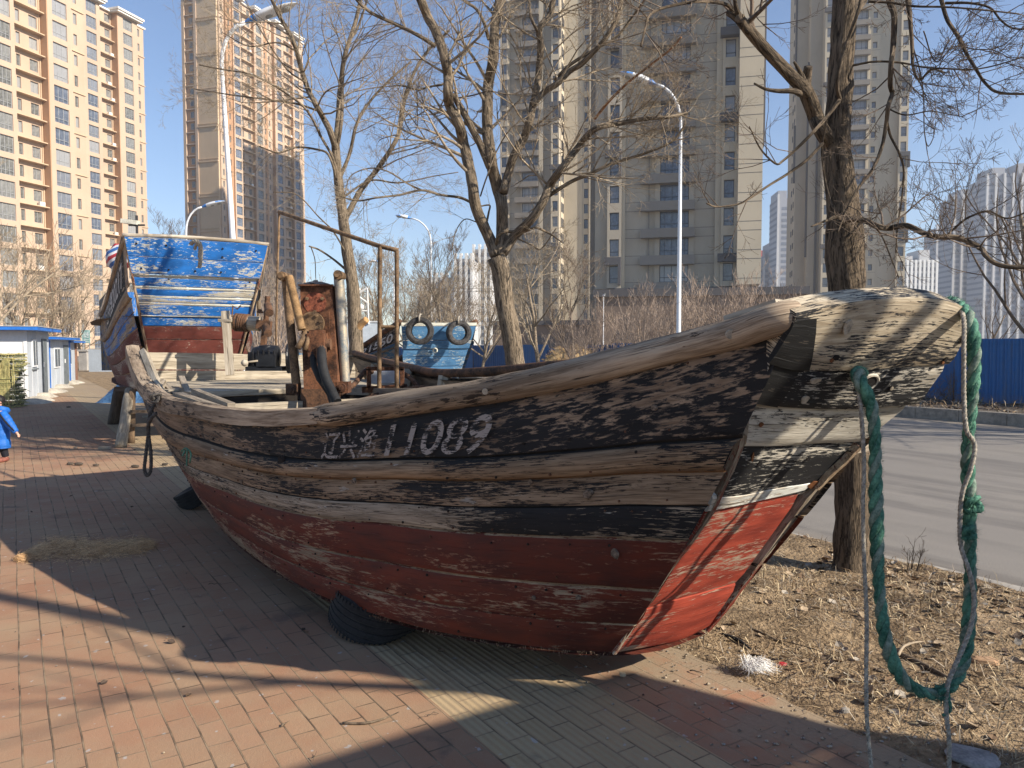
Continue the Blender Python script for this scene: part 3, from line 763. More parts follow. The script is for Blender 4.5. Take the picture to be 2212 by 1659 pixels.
# ---- winch at the stern
W0, W1 = PY(482, 694, 7.9), PY(562, 700, 7.9)
mb = MB(); mb.tube([W0, W1], .075, 18, wob=.06); wd = hb(mb, 'winch_drum', M_LOGL, smooth=True, angle=50)
mb = MB(); 
for k in range(9):
    f = .34 + k * .042; c = lerp(W0, W1, f); t = (W1 - W0).normalized(); t = (t + V((0, .12 * random.Random(k).uniform(-1, 1), .1 * random.Random(k + 9).uniform(-1, 1)))).normalized()
    a_ = t.orthogonal().normalized(); b_ = t.cross(a_); mb.tube([c + (a_ * math.cos(th) + b_ * math.sin(th)) * .083 for th in [2 * math.pi * q / 16 for q in range(17)]], .012, 6)
hb(mb, 'winch_rope', M_RUSTD, wd, smooth=True)
mb = MB(); mb.beam(PY(487, 672, 7.8), PY(497, 810, 7.75), .05, .08, (1, .2, 0)); mb.beam(PY(472, 692, 7.78), PY(500, 692, 7.78), .04, .03); hb(mb, 'winch_post', M_LOGL, wd)
mb = MB(); mb.beam(PY(575, 690, 7.9), PY(563, 800, 7.9), .06, .05); mb.beam(PY(556, 700, 7.85), PY(585, 704, 7.85), .09, .09); hb(mb, 'winch_post', M_RUSTD, wd)
mb = MB(); mb.tube([PY(578, 660, 7.8), PY(582, 676, 7.6)], .04, 14); mb.tube([PY(574, 706, 7.8), PY(579, 720, 7.6)], .04, 14); mb.tube([PY(578, 640, 7.9), PY(573, 720, 7.9), PY(564, 770, 7.9)], .028, 8)
hb(mb, 'bracket_tube', M_RUSTD, wd, smooth=True, angle=40)
mb = MB()
for k in range(3): mb.tube([PY(558 + 3 * k, 676, 7.8), PY(559 + 3 * k, 672 - 4 * (k % 2), 7.8)], .02, 8)
hb(mb, 'winch_ratchet', M_RUSTD, wd); mb = MB()
mb.tube([PY(501, 685, 7.75), PY(503, 660, 7.75), PY(512, 668, 7.75), PY(520, 660, 7.75)], .008, 6); hb(mb, 'winch_fitting', M_RUSTD, wd)
# ---- small oily engine on the stern deck
c = PY(578, 806, 7.3); mb = MB()
mb.box(c + V((0, 0, .045)), (.34, .24, .04)); mb.lathe([(.0005, -.13), (.10, -.12), (.12, -.02), (.11, .10), (.0005, .12)], c + V((0, 0, .15)), (1, 0, .02), 18)
mb.lathe([(.0005, .10), (.07, .09), (.10, .04), (.10, 0)], c + V((-.01, 0, .17)), (0, 0, 1), 18); mb.box(c + V((.02, -.08, .12)), (.18, .08, .13)); mb.box(c + V((-.13, 0, .13)), (.06, .16, .14))
for k in range(5): mb.tube([c + V((-.10 + .05 * k, -.10, .07)), c + V((-.10 + .05 * k, -.12, .22))], .010, 6)
EN = hb(mb, 'engine', M_OIL, smooth=True, angle=35)
mb = MB()
for k in range(4): mb.lathe([(.05, 0), (.14, 0), (.145, .012), (.14, .022), (.05, .022)], c + V((.19 + k * .024, 0, .14)), (1, .15, .0), 26)
hb(mb, 'pulley', M_OIL, EN)
mb = MB()
for k in range(3): mb.beam(c + V((.21 + k * .024, .0, .28)), c + V((.36 + k * .02, -.25, -.03)), .014, .008)
hb(mb, 'drive_belt', M_GALV, EN)
mb = MB(); mb.tube([c + V((-.20, -.12, .10)), c + V((-.05, -.12, .12))], .009, 6); mb.lathe([(.0005, -.035), (.025, -.02), (.034, 0), (.02, .03), (.0005, .035)], c + V((-.17, -.14, .10)), (1, 0, 0), 12); hb(mb, 'starter_handle', M_LOGL, EN, smooth=True)

# ---- faded number on the sheer strake
def sheer_map(i0, i1, k0=.06, k1=.94):
    outs = []
    def f(a, b):
        s = lerp(i0, i1, a); x = s * (NST - 1); i = min(NST - 2, int(x)); u = x - i
        T = lerp(T_[i], T_[i + 1], u); C = lerp(C_[i], C_[i + 1], u)
        fr_ = itab(SE[1], s) * lerp(k0, k1, b)
        t = T_[min(i + 2, NST - 1)] - T_[max(0, i - 1)]; t.z = 0; t.normalize(); nr = V((t.y, -t.x, 0)) * -1
        cn = (C - T).normalized(); nr = (nr - cn * nr.dot(cn)).normalized()
        return T + (C - T) * fr_ + nr * (.05 * math.sin(math.pi * fr_) + .019) - BO
    return f
def s_at(x):   # station whose rail projects to image x
    best = 0; bd = 1e9
    for i in range(NST):
        p = T_[i]; X = 1106 + p.x / p.y * FOC
        if abs(X - x) < bd: bd = abs(X - x); best = i
    return best / (NST - 1)
lettering('辽兴渔', sheer_map(s_at(705), s_at(835), .30, .96), 'registration_number', M_LET, boat, .4, .16, cuts=3)
lettering('11089', sheer_map(s_at(868), s_at(1108), .30, .93), 'registration_number', M_LET, boat, .55, .17, cuts=3)
# knot burst on the wale
def on_wale(x, y, Y, r, mat, el=(1, 1), name='knot'):
    p = PY(x, y, Y); mb = MB(); mb.lathe([(.0005, .010), (r * .5, .012), (r, .004), (r * 1.05, -.012)], p, (-.35, -.9, -.2), 14)
    for i, q in enumerate(mb.v):
        d = q - p; mb.v[i] = p + V((d.x * el[0], d.y, d.z * el[1])) * (1 + .5 * mnoise.noise(q * 50))
    bp(mb, name, mat)

# ================================================================== ground, street
def sheet(name, t0, t1, n0, n1, z, mat, nt=2, nn=2, disp=None, kind='structure'):
    mb = MB(); rows = []
    for i in range(nt):
        t = lerp(t0, t1, i / (nt - 1)); r = []
        for j in range(nn):
            n = lerp(n0, n1, j / (nn - 1)); zz = z + (disp(t, n) if disp else 0); r.append(TN(t, n, zz))
        rows.append(r)
    mb.grid(rows, lambda i, j: (lerp(t0, t1, i / (nt - 1)), lerp(n0, n1, j / (nn - 1))), None, 0, flip=True)
    o = mb.build(name, mat, smooth=disp is not None); tag(o, kind=kind); return o

def mat_paving():
    m = NT('brick_paving'); uv = m.uv()
    jig = m.n('ShaderNodeVectorMath', operation='ADD')
    nz = m.n('ShaderNodeTexNoise'); nz.inputs['Scale'].default_value = 1.3; m.l(uv, nz.inputs['Vector'])
    sc = m.n('ShaderNodeVectorMath', operation='SCALE'); sc.inputs['Scale'].default_value = .022
    m.l(nz.outputs['Color'], sc.inputs[0]); m.l(uv, jig.inputs[0]); m.l(sc.outputs[0], jig.inputs[1]); co = jig.outputs[0]
    br = m.n('ShaderNodeTexBrick'); br.offset = .5; br.inputs['Scale'].default_value = 1
    br.inputs['Brick Width'].default_value = .205; br.inputs['Row Height'].default_value = .103
    br.inputs['Mortar Size'].default_value = .0042; br.inputs['Mortar Smooth'].default_value = .35; br.inputs['Bias'].default_value = -.1
    br.inputs['Color1'].default_value = (.0, .0, .0, 1); br.inputs['Color2'].default_value = (1, 1, 1, 1); br.inputs['Mortar'].default_value = (.5, .5, .5, 1)
    m.l(co, br.inputs['Vector'])
    per = br.outputs['Color']; gap = br.outputs['Fac']
    n1 = m.noise(uv, 1.1, 6, .6); n2 = m.noise(uv, 60, 4, .7); n3 = m.noise(m.mp(uv, (1, 1, 1), (40, 7, 0)), 3.2, 7, .65)
    red = m.mix(per, (.290, .150, .088), (.350, .195, .118))
    red = m.mix(m.ramp(n3, .38, .68, 0, .8), red, (.290, .185, .118))
    yel = m.mix(per, (.37, .275, .155), (.41, .31, .185))
    sx = m.n('ShaderNodeSeparateXYZ'); m.l(uv, sx.inputs[0]); nn = sx.outputs[1]; tt = sx.outputs[0]
    band = m.math('MULTIPLY', m.math('GREATER_THAN', nn, 1.545), m.math('LESS_THAN', nn, 2.266))
    col = m.mix(band, red, yel)
    col = m.mix(m.ramp(n1, .36, .70, 0, .65), col, (.36, .255, .155))                       # pale dust
    st = m.noise(m.mp(uv, (1, 1, 1), (3, 77, 0)), 2.1, 7, .6)
    col = m.mix(m.ramp(st, .60, .72, 0, .55), col, (.085, .068, .058))                    # dark stains
    sp_ = m.noise(m.mp(uv, (1, 1, 1), (13, 5, 0)), 17, 2, .4)
    col = m.mix(m.ramp(sp_, .70, .735, 0, .7), col, (.40, .38, .36))                        # old paint drips
    grit = m.noise(uv, 210, 2, .5)
    col = m.mix(m.ramp(grit, .66, .72, 0, .6), col, (.42, .36, .29))
    jc = m.mix(m.ramp(m.noise(uv, 4, 4, .6), .35, .6), (.085, .062, .042), (.30, .22, .14))
    col = m.mix(m.math('MULTIPLY', gap, .9), col, jc)
    # wind-blown sand drifting in from the verge
    sd_ = m.math('ADD', m.math('MULTIPLY', m.math('SUBTRACT', nn, 2.35), .85), m.math('MULTIPLY', m.math('SUBTRACT', n3, .5), 2.2))
    far = m.math('MULTIPLY', m.math('SUBTRACT', tt, 7.5), .05)
    sd_ = m.math('ADD', sd_, m.math('MAXIMUM', far, 0.))
    sand = m.ramp(sd_, .0, .45, 0, .92)
    col = m.mix(sand, col, m.mix(n2, (.22, .165, .105), (.36, .285, .195)))
    rib = m.math('SINE', m.math('MULTIPLY', nn, 2 * math.pi / .0343)); rib = m.math('MULTIPLY', m.math('MULTIPLY', rib, band), .5)
    h = m.math('ADD', m.math('MULTIPLY', gap, -1.3), m.math('MULTIPLY', per, .12))
    h = m.math('ADD', h, m.math('MULTIPLY', rib, .55)); h = m.math('MULTIPLY', h, m.math('SUBTRACT', 1, m.math('MULTIPLY', sand, .75)))
    h = m.math('ADD', h, m.math('MULTIPLY', n2, .35)); h = m.math('ADD', h, m.math('MULTIPLY', grit, .25)); h = m.math('ADD', h, m.math('MULTIPLY', n3, .8))
    return m.done(col, .88, m.bump(h, .9, .006))
M_PAVE = mat_paving()
M_DIRT = plain('dry_earth', (.20, .135, .075), .95, .4, 4, bump=1., bd=.04, c2=(.38, .275, .165))
M_EARTHD = plain('dark_earth', (.075, .060, .048), .95, .4, 2, bump=.8, bd=.03, c2=(.13, .105, .08))
def mat_road():
    m = NT('asphalt'); uv = m.uv(); a = m.noise(uv, .5, 5, .6); b = m.noise(uv, 120, 3, .7); c = m.noise(m.mp(uv, (.25, 2.5, 1)), 1, 5, .6)
    col = m.mix(a, (.145, .132, .118), (.20, .185, .165)); col = m.mix(m.ramp(c, .45, .7, 0, .5), col, (.22, .20, .175))
    sx = m.n('ShaderNodeSeparateXYZ'); m.l(uv, sx.inputs[0])
    e = m.ramp(sx.outputs[1], 6.3, 5.6, 0, .75); e2 = m.ramp(sx.outputs[1], 16.8, 17.7, 0, .8)
    col = m.mix(m.math('MAXIMUM', e, e2), col, (.27, .215, .15)); col = m.mix(m.ramp(b, .45, .7, 0, .75), col, (.36, .33, .29)); shade_oil = m.noise(m.mp(uv, (.12, 1.1, 1), (9, 2, 0)), 1, 6, .65); col = m.mix(m.ramp(shade_oil, .50, .64, 0, .55), col, (.095, .088, .082)); pt = m.noise(m.mp(uv, (.5, .5, 1), (2, 6, 0)), 1, 7, .7); col = m.mix(m.ramp(pt, .52, .60, 0, .35), col, (.24, .22, .19))  # dark drawn-out patches paint tree shade, along with oil, into the asphalt
    return m.done(col, .85, m.bump(b, .5, .004))
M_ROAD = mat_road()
M_CURB = plain('kerb_stone', (.30, .275, .24), .9, .25, 8, bump=.3)
M_CURBD = plain('kerb_stone_dusty', (.27, .235, .19), .95, .3, 8, bump=.3)
sheet('ground', -60, 900, -400, 500, -.30, plain('far_ground', (.16, .13, .10), .95, .3, .05), 2, 2)
sheet('pavement', -16, 120, -45, 3.12, 0, M_PAVE)
def vd(t, n):
    p = TN(t, n); e = min(1, max(0, (n - 2.85) / .45)); 
    return e * (.028 + .035 * mnoise.noise(p * 1.7) + .022 * mnoise.noise(p * 6) + .010 * mnoise.noise(p * 19)) - .006
sheet('dirt_verge', -4, 14, 2.85, 5.42, .004, M_DIRT, 260, 60, vd)
sheet('dirt_verge', 14, 120, 2.85, 5.42, .004, M_DIRT, 2, 2)
sheet('dirt_verge', -16, -4, 2.85, 5.42, .012, M_DIRT, 2, 2)
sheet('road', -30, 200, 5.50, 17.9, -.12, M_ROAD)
def fvd(t, n):
    p = TN(t, n); return .05 + .10 * mnoise.noise(p * .5) + .07 * mnoise.noise(p * 1.7)
sheet('far_verge', 4, 110, 18.1, 30, .0, M_EARTHD, 160, 24, fvd)
sheet('far_verge', 4, 110, 30, 90, .06, M_DIRT, 2, 2)
for name, n0, n1, ztop, mt in (('kerb', 5.40, 5.52, .012, M_CURB), ('kerb', 17.88, 18.12, .13, M_CURBD)):
    mb = MB(); t = -12.
    rr = random.Random(int(n0 * 9))
    while t < 75:
        L = 1.0; dz = rr.uniform(-.006, .006)
        a, b = TN(t + .006, (n0 + n1) / 2, 0), TN(t + L - .006, (n0 + n1) / 2, 0)
        h = ztop + dz + .2; a.z = b.z = ztop + dz - h / 2; mb.beam(a, b, n1 - n0, h); t += L
    tag(mb.build(name, mt), kind='structure')

# ------------------------------------------------------------------ litter: grass, leaves, twigs, grit
def blades(name, count, region, hgt, col, seed, label=None, flat=.6, wdt=.0022, zf=None, kind='stuff'):
    rr = random.Random(seed); mb = MB()
    for k in range(count):
        t, n = region(rr); p = TN(t, n); p.z = (zf(t, n) if zf else .004) - .004
        l = hgt * rr.uniform(.35, 1.3); a = rr.uniform(0, 6.283); el = rr.uniform(.02, .5) if rr.random() < flat else rr.uniform(.4, 1.3)
        d = V((math.cos(a) * math.cos(el), math.sin(a) * math.cos(el), math.sin(el))); s_ = V((-math.sin(a), math.cos(a), rr.uniform(-.6, .6))) * wdt * rr.uniform(.6, 1.5)
        c = p + d * l * .5 + V((rr.uniform(-.1, .1) * l, rr.uniform(-.1, .1) * l, .10 * l)); q = p + d * l + V((rr.uniform(-.3, .3) * l, rr.uniform(-.3, .3) * l, -.12 * l)); q.z = max(q.z, p.z + .003)
        mi = rr.randrange(len(col)); nv = len(mb.v)
        mb.v += [p - s_, p + s_, c + s_, c - s_, q]
        mb.face((nv, nv + 1, nv + 2, nv + 3), [(0, 0)] * 4, mi); mb.face((nv + 3, nv + 2, nv + 4), [(0, 0)] * 3, mi)
    o = mb.build(name, col); return tag(o, label, None, None, kind)
M_STR = [plain('straw_' + n, c, .8, .3, 30, bump=0) for n, c in (('pale', (.50, .40, .25)), ('tan', (.34, .25, .145)), ('brown', (.19, .125, .07)), ('grey', (.30, .25, .19)))]
def reg_v(rr):
    while 1:
        t = rr.uniform(-2.6, 9.0); n = rr.uniform(2.9, 5.4)
        if rr.random() > 1.25 / (1 + .12 * max(0, t) ** 1.3): continue
        den = mnoise.noise(TN(t, n) * 1.1 + V((3, 1, 0))) + .5 * mnoise.noise(TN(t, n) * 4)
        e = min(1, (n - 2.85) / .35)
        if rr.random() < (.55 + .8 * den) * e: return t, n
blades('dry_grass', 33000, reg_v, .10, M_STR, 3, zf=vd, flat=.80, wdt=.0018)
def reg_far(rr):
    while 1:
        t = rr.uniform(6, 30); n = rr.uniform(2.95, 5.4)
        return t, n
blades('dry_grass', 2500, reg_far, .14, M_STR[:3], 8, flat=.5, wdt=.004)
def reg_far2(rr): return rr.uniform(8, 60), 18.15 + 5 * rr.random() ** 1.4
blades('dry_grass', 4500, reg_far2, .30, M_STR[1:], 9, flat=.6, wdt=.008, zf=fvd)
M_LEAF = [plain('leaf_' + n, c, .8, .3, 20, bump=.3) for n, c in (('tan', (.31, .235, .155)), ('brown', (.17, .11, .065)), ('dark', (.07, .048, .035)), ('grey', (.34, .30, .245)))]
def leaves(name, count, region, size, seed, zf=None, mats=M_LEAF, wts=None):
    rr = random.Random(seed); mb = MB()
    for k in range(count):
        t, n = region(rr); p = TN(t, n); z = (zf(t, n) if zf else 0.) + .004
        L = size * rr.uniform(.5, 1.4); a = rr.uniform(0, 6.283); el = rr.uniform(-.1, .7) * rr.random()
        M = Matrix.Rotation(a, 3, 'Z') @ Matrix.Rotation(-el, 3, 'Y') @ Matrix.Rotation(rr.uniform(-.6, .6), 3, 'X')
        cu = rr.uniform(.1, .5); mi = rr.choices(range(len(mats)), wts)[0] if wts else rr.randrange(len(mats))
        prof = [(-.5, .02), (-.25, .30), (.1, .34), (.5, .03)]
        L3 = [[], [], []]
        for x, wv in prof:
            b = cu * (x * x) * L * 1.2
            for q, yy in ((0, -wv), (1, 0), (2, wv)): L3[q].append(M @ V((x * L, yy * L, b + abs(yy) * L * cu * 1.1 + rr.uniform(-.04, .04) * L)))
        mz = min(v.z for r in L3 for v in r); base = V((p.x, p.y, z - mz))
        mb.grid([[base + v for v in r] for r in L3], lambda i, j: (i * .03, j * .03), None, mi)
    o = mb.build(name, mats); return tag(o, kind='stuff')
def reg_l(rr):
    while 1:
        t = rr.uniform(-2.4, 8); n = rr.uniform(3.1, 5.35)
        if rr.random() < .12 + 1.1 * max(0, mnoise.noise(TN(t, n) * .9 + V((8, 2, 0)))) + .8 * max(0, (n - 4.1)) * (t < 3.5): return t, n
leaves('fallen_leaves', 1900, reg_l, .050, 4, vd, wts=(5, 4, 2, 3))
def reg_p(rr):
    t = rr.uniform(-1.5, 16) * rr.random() ** .4; return t, rr.uniform(-7, 3.0)
leaves('fallen_leaves', 170, reg_p, .032, 5, None, wts=(2, 3, 6, 1))
leaves('fallen_leaves', 1300, lambda rr: (rr.uniform(8, 45), 18.15 + 3.5 * rr.random()), .12, 6, fvd, wts=(2, 5, 6, 1))
def twigs(name, count, region, ln, seed, zf=None):
    rr = random.Random(seed); mb = MB()
    for k in range(count):
        t, n = region(rr); p = TN(t, n, (zf(t, n) if zf else 0) + .006); a = rr.uniform(0, 6.283); L = ln * rr.uniform(.3, 1.4); pts = [p]
        for s_ in range(4):
            a += rr.uniform(-.35, .35); p = p + V((math.cos(a), math.sin(a), 0)) * L / 4; q = p.copy(); q.z += rr.uniform(-.002, .012); pts.append(q)
        r = rr.uniform(.0012, .0035) * (1 + L * 2); mb.tube(pts, [r, r, r * .9, r * .7, r * .4], 5)
    return tag(mb.build(name, M_TWIG), kind='stuff')
M_TWIG = plain('twig_bark', (.075, .055, .04), .9, .4, 30, c2=(.20, .15, .10))
twigs('fallen_twigs', 110, lambda rr: (rr.uniform(-1.3, 1) + 10 * rr.random() ** 2, rr.uniform(-6, 2.9)), .13, 11)
twigs('fallen_twigs', 130, reg_v, .30, 12, vd)
def pebbles(name, count, region, r0, seed, zf, mats):
    rr = random.Random(seed); mb = MB()
    ico = [V(v) for v in ((0, 0, 1), (.9, 0, .3), (.2, .85, .3), (-.75, .5, .3), (-.75, -.5, .3), (.3, -.85, .3), (0, 0, -.4))]
    fs = [(0, 1, 2), (0, 2, 3), (0, 3, 4), (0, 4, 5), (0, 5, 1), (6, 2, 1), (6, 3, 2), (6, 4, 3), (6, 5, 4), (6, 1, 5)]
    for k in range(count):
        t, n = region(rr); r = r0 * (.4 + rr.random() ** 3 * 3); p = TN(t, n, (zf(t, n) if zf else 0) + r * .3); nv = len(mb.v)
        s_ = V((rr.uniform(.7, 1.3), rr.uniform(.7, 1.3), rr.uniform(.5, .9))); M = Matrix.Rotation(rr.uniform(0, 6), 3, 'Z')
        for v in ico: mb.v.append(p + M @ V((v.x * s_.x, v.y * s_.y, v.z * s_.z)) * r * rr.uniform(.85, 1.15))
        for f in fs: mb.face(tuple(nv + i for i in f), [(0, 0)] * 3, rr.randrange(len(mats)))
    return tag(mb.build(name, mats), kind='stuff')
M_PEB = [plain('pebble_' + n, c, .9, .2, 30) for n, c in (('tan', (.36, .29, .20)), ('grey', (.28, .26, .23)), ('dark', (.14, .11, .085)))]
def reg_s(rr):
    while 1:
        t = rr.uniform(-2, 7); n = rr.gauss(2.85, .35)
        if n < 5 and rr.random() < 1.2 / (1 + max(0, t) * .5): return t, n
pebbles('gravel', 5200, reg_s, .0035, 21, lambda t, n: vd(t, n) if n > 2.9 else 0, M_PEB)
pebbles('gravel', 1200, lambda rr: (rr.uniform(-1.5, 9), rr.uniform(-6, 2.8)), .0026, 22, None, M_PEB)

# ------------------------------------------------------------------ the few things lying about
def obj1(mb, name, mat, label, cat, group=None, smooth=False, origin=None):
    if origin is None:
        mx = [sum(p[i] for p in mb.v) / len(mb.v) for i in range(2)]; origin = V((mx[0], mx[1], min(p.z for p in mb.v)))
    mb.v = [p - origin for p in mb.v]
    o = mb.build(name, mat, None, smooth); o.location = origin; return tag(o, label, cat, group)
# matted straw-coloured fibre on the paving
rr = random.Random(31); mb = MB()
for k in range(7000):
    f = rr.random(); x = lerp(30, 325, f); yc = itab([(30, 1212), (110, 1185), (200, 1190), (325, 1180)], x); hw = itab([(30, 4), (90, 26), (170, 30), (250, 22), (300, 22), (328, 6)], x)
    y = yc + rr.gauss(0, .42) * hw; p = PZ(x, y, 0); hh = .035 * max(0, 1 - abs(y - yc) / max(hw, 1)) 
    p.z = rr.uniform(0, 1) * hh + .003; a = rr.gauss(-.15, .7); l = rr.uniform(.02, .085); d = V((math.cos(a), math.sin(a), rr.uniform(-.15, .3)))
    q = p + d * l; q.z = max(q.z, .003); c = (p + q) / 2 + V((rr.uniform(-.01, .01), rr.uniform(-.01, .01), .008)); s_ = V((-d.y, d.x, .4)).normalized() * .0011; mi = rr.randrange(3)
    mb.quad(p - s_, p + s_, c + s_, c - s_, mi); mb.quad(c - s_, c + s_, q + s_ * .3, q - s_ * .3, mi)
obj1(mb, 'fibre_mat', [plain('fibre_ochre', (.62, .37, .17), .8, .2, 9), plain('fibre_tan', (.74, .50, .27), .8, .2, 9), plain('fibre_dark', (.38, .22, .10), .8, .2, 9)],
     'flat heap of ochre straw-like fibre lying on shaded brick paving', 'straw')
rr = random.Random(32); mb = MB(); c0 = PZ(1632, 1448, .03)
for k in range(420):
    a = rr.gauss(.6, 1.1); l = rr.uniform(.04, .13); p = c0 + V((rr.gauss(-.02, .02), rr.gauss(0, .015), rr.uniform(0, .02))); d = V((math.cos(a), math.sin(a) * .6, rr.uniform(.05, .75))).normalized()
    q0 = p + d * l * .55; q = q0 + V((d.x + rr.uniform(-.5, .5), d.y + rr.uniform(-.5, .5), -d.z * .9)) * l * .45; s_ = V((-d.y, d.x, .3)).normalized() * .0010; mb.quad(p - s_, p + s_, q0 + s_, q0 - s_); mb.quad(q0 - s_, q0 + s_, q + s_ * .4, q - s_ * .4)
obj1(mb, 'frayed_rope_end', plain('white_fibre', (.72, .71, .68), .7, .1), 'frayed tuft of white plastic fibre on the dry grass', 'fibre')
mb = MB(); p = PZ(1690, 1436, .02); mb.lathe([(.0005, .012), (.012, .012), (.02, .002), (.02, -.004)], p, (0, 0, 1), 9)
for i, q in enumerate(mb.v): d = q - p; mb.v[i] = p + V((d.x * 1.5, d.y * .7, d.z)) * (1 + .3 * mnoise.noise(q * 80))
obj1(mb, 'red_scrap', plain('red_plastic', (.42, .03, .035), .6, .2), 'small red scrap beside the white fibre tuft', 'scrap')
def rock(x, y, sx, sy, sz, mat, label, name='stone', cat='stone', sd=0, rz=0.):
    p = PZ(x, y, .01); mb = MB(); rr = random.Random(sd); M = Matrix.Rotation(rz, 3, 'Z')
    rows = []
    for i in range(7):
        th = math.pi * i / 6; row = []
        for j in range(13):
            ph = 2 * math.pi * (j % 12) / 12; v = V((math.sin(th) * math.cos(ph), math.sin(th) * math.sin(ph), math.cos(th)))
            v = V([math.copysign(abs(c) ** .6, c) for c in v]) * (1 + .18 * mnoise.noise(v * 2 + V((sd, 0, 0)))); row.append(p + M @ V((v.x * sx, v.y * sy, v.z * sz)) + V((0, 0, sz * .7)))
        rows.append(row)
    mb.grid(rows, lambda i, j: (i * .02, j * .02), None, 0, flip=True); return obj1(mb, name, mat, label, cat)
M_SLAB = plain('dusty_slate', (.24, .235, .23), .9, .3, 9, c2=(.36, .34, .32))
M_BRK = plain('broken_brick', (.38, .24, .14), .9, .3, 14)
rock(2100, 1640, .095, .075, .012, M_SLAB, 'flat grey slate fragment by the hanging thin rope end', 'slate_fragment', 'stone', 3, -.5)
rock(2127, 1436, .062, .032, .022, M_BRK, 'broken tan brick lying in the dead leaves', 'broken_brick', 'brick', 4, -.3)
rock(1345, 1460, .016, .012, .010, M_PEB[0], 'small yellowish stone in the shade under the bow', sd=5); rock(1826, 1538, .018, .014, .011, M_PEB[1], 'small grey stone on sandy paving beside the verge', sd=6)
def bent(pts, r, mat, label, name, cat, seg=7):
    mb = MB(); P = sp3([PZ(x, y, z) for x, y, z in pts], 14); mb.tube(P, rad_tab(P, [(0, r), (.6, r * .8), (1, r * .35)]), seg, wob=.2); return obj1(mb, name, mat, label, cat, smooth=True)
bent([(740, 1562, .006), (790, 1562, .008), (830, 1552, .012), (862, 1538, .02)], .006, M_TWIG, 'long bent twig on sunlit paving below the tyre', 'fallen_branch', 'twig')
bent([(1932, 1408, .03), (1985, 1432, .025), (2030, 1455, .03), (2098, 1490, .02)], .016, M_TWIG, 'dark stick lying in dead grass behind the rope loop', 'fallen_branch', 'stick')
bent([(1940, 1415, .04), (1953, 1396, .05), (1975, 1388, .05), (1995, 1386, .04)], .008, plain('peeled_stick', (.34, .27, .19), .8), 'pale peeled stick inside the loop of the green rope', 'fallen_branch', 'stick')
bent([(1620, 1358, .02), (1650, 1370, .03), (1690, 1388, .02)], .010, M_TWIG, 'short dark stick beside the red bow foot', 'fallen_branch', 'stick')
bent([(1560, 1372, .02), (1590, 1380, .03), (1622, 1402, .025)], .012, M_RUBBER, 'curl of black rubber strip on the verge near bow', 'rubber_strip', 'rubber')
for i, (x, y, s_) in enumerate([(152, 1003, .045), (170, 1004, .055), (207, 1006, .04), (356, 1004, .04), (292, 1009, .05), (163, 968, .03), (148, 880, .05)]):
    labs = ['leftmost of the dark clods on the shaded paving edge', 'largest dark clod on the paving before the far sunny strip', 'round dark clod right of the two joined clods', 'dark clod under the stern near the hanging loop',
            'dark clod by the foot of the stern rope', 'tan clod lying in the sunny strip of paving', 'dark clod in the shade left of the trestle']
    rock(x, y, s_, s_ * .5, s_ * .35, M_EARTHD if i != 5 else M_PEB[0], labs[i], 'clod', 'clod', 40 + i)
for i, (x, y) in enumerate([(253, 899), (288, 893), (318, 900), (227, 967)]):
    mb = MB(); p = PZ(x, y, .025); mb.beam(p - V((.09, .01, 0)), p + V((.09, -.02, 0)), .05, .04)
    obj1(mb, 'wood_offcut', M_LOGL, ['long pale timber offcut on sunny paving near the shed', 'small pale offcut behind the other two on the paving', 'pale offcut nearest the trestle legs on sunny paving', 'short pale offcut by the foot of the light trestle post'][i], 'offcut')

# ------------------------------------------------------------------ tyres under the boat
def sq(flo):
    def f(p):
        q = p.copy()
        if q.z < flo: q.z = flo + (q.z - flo) * .25
        e = max(0, q.x - .02); q.z = q.z * (1 - min(.62, e * 2.6)) ; return q
    return f
t1 = PZ(838, 1372, 0); tyre('tyre', V((t1.x - .02, PZ(838, 1396, 0).y + .30, .135)), (.20, -.16, .96), .32, .24, 'flattened black car tyre crushed under the middle of the hull', None, sq(-.12))
t2 = PZ(408, 1096, 0); tyre('tyre', V((t2.x + .12, t2.y + .12, .15)), (-.5, -.1, .95), .29, .19, 'black tyre half hidden under the stern quarter of the hull', None, sq(-.14))

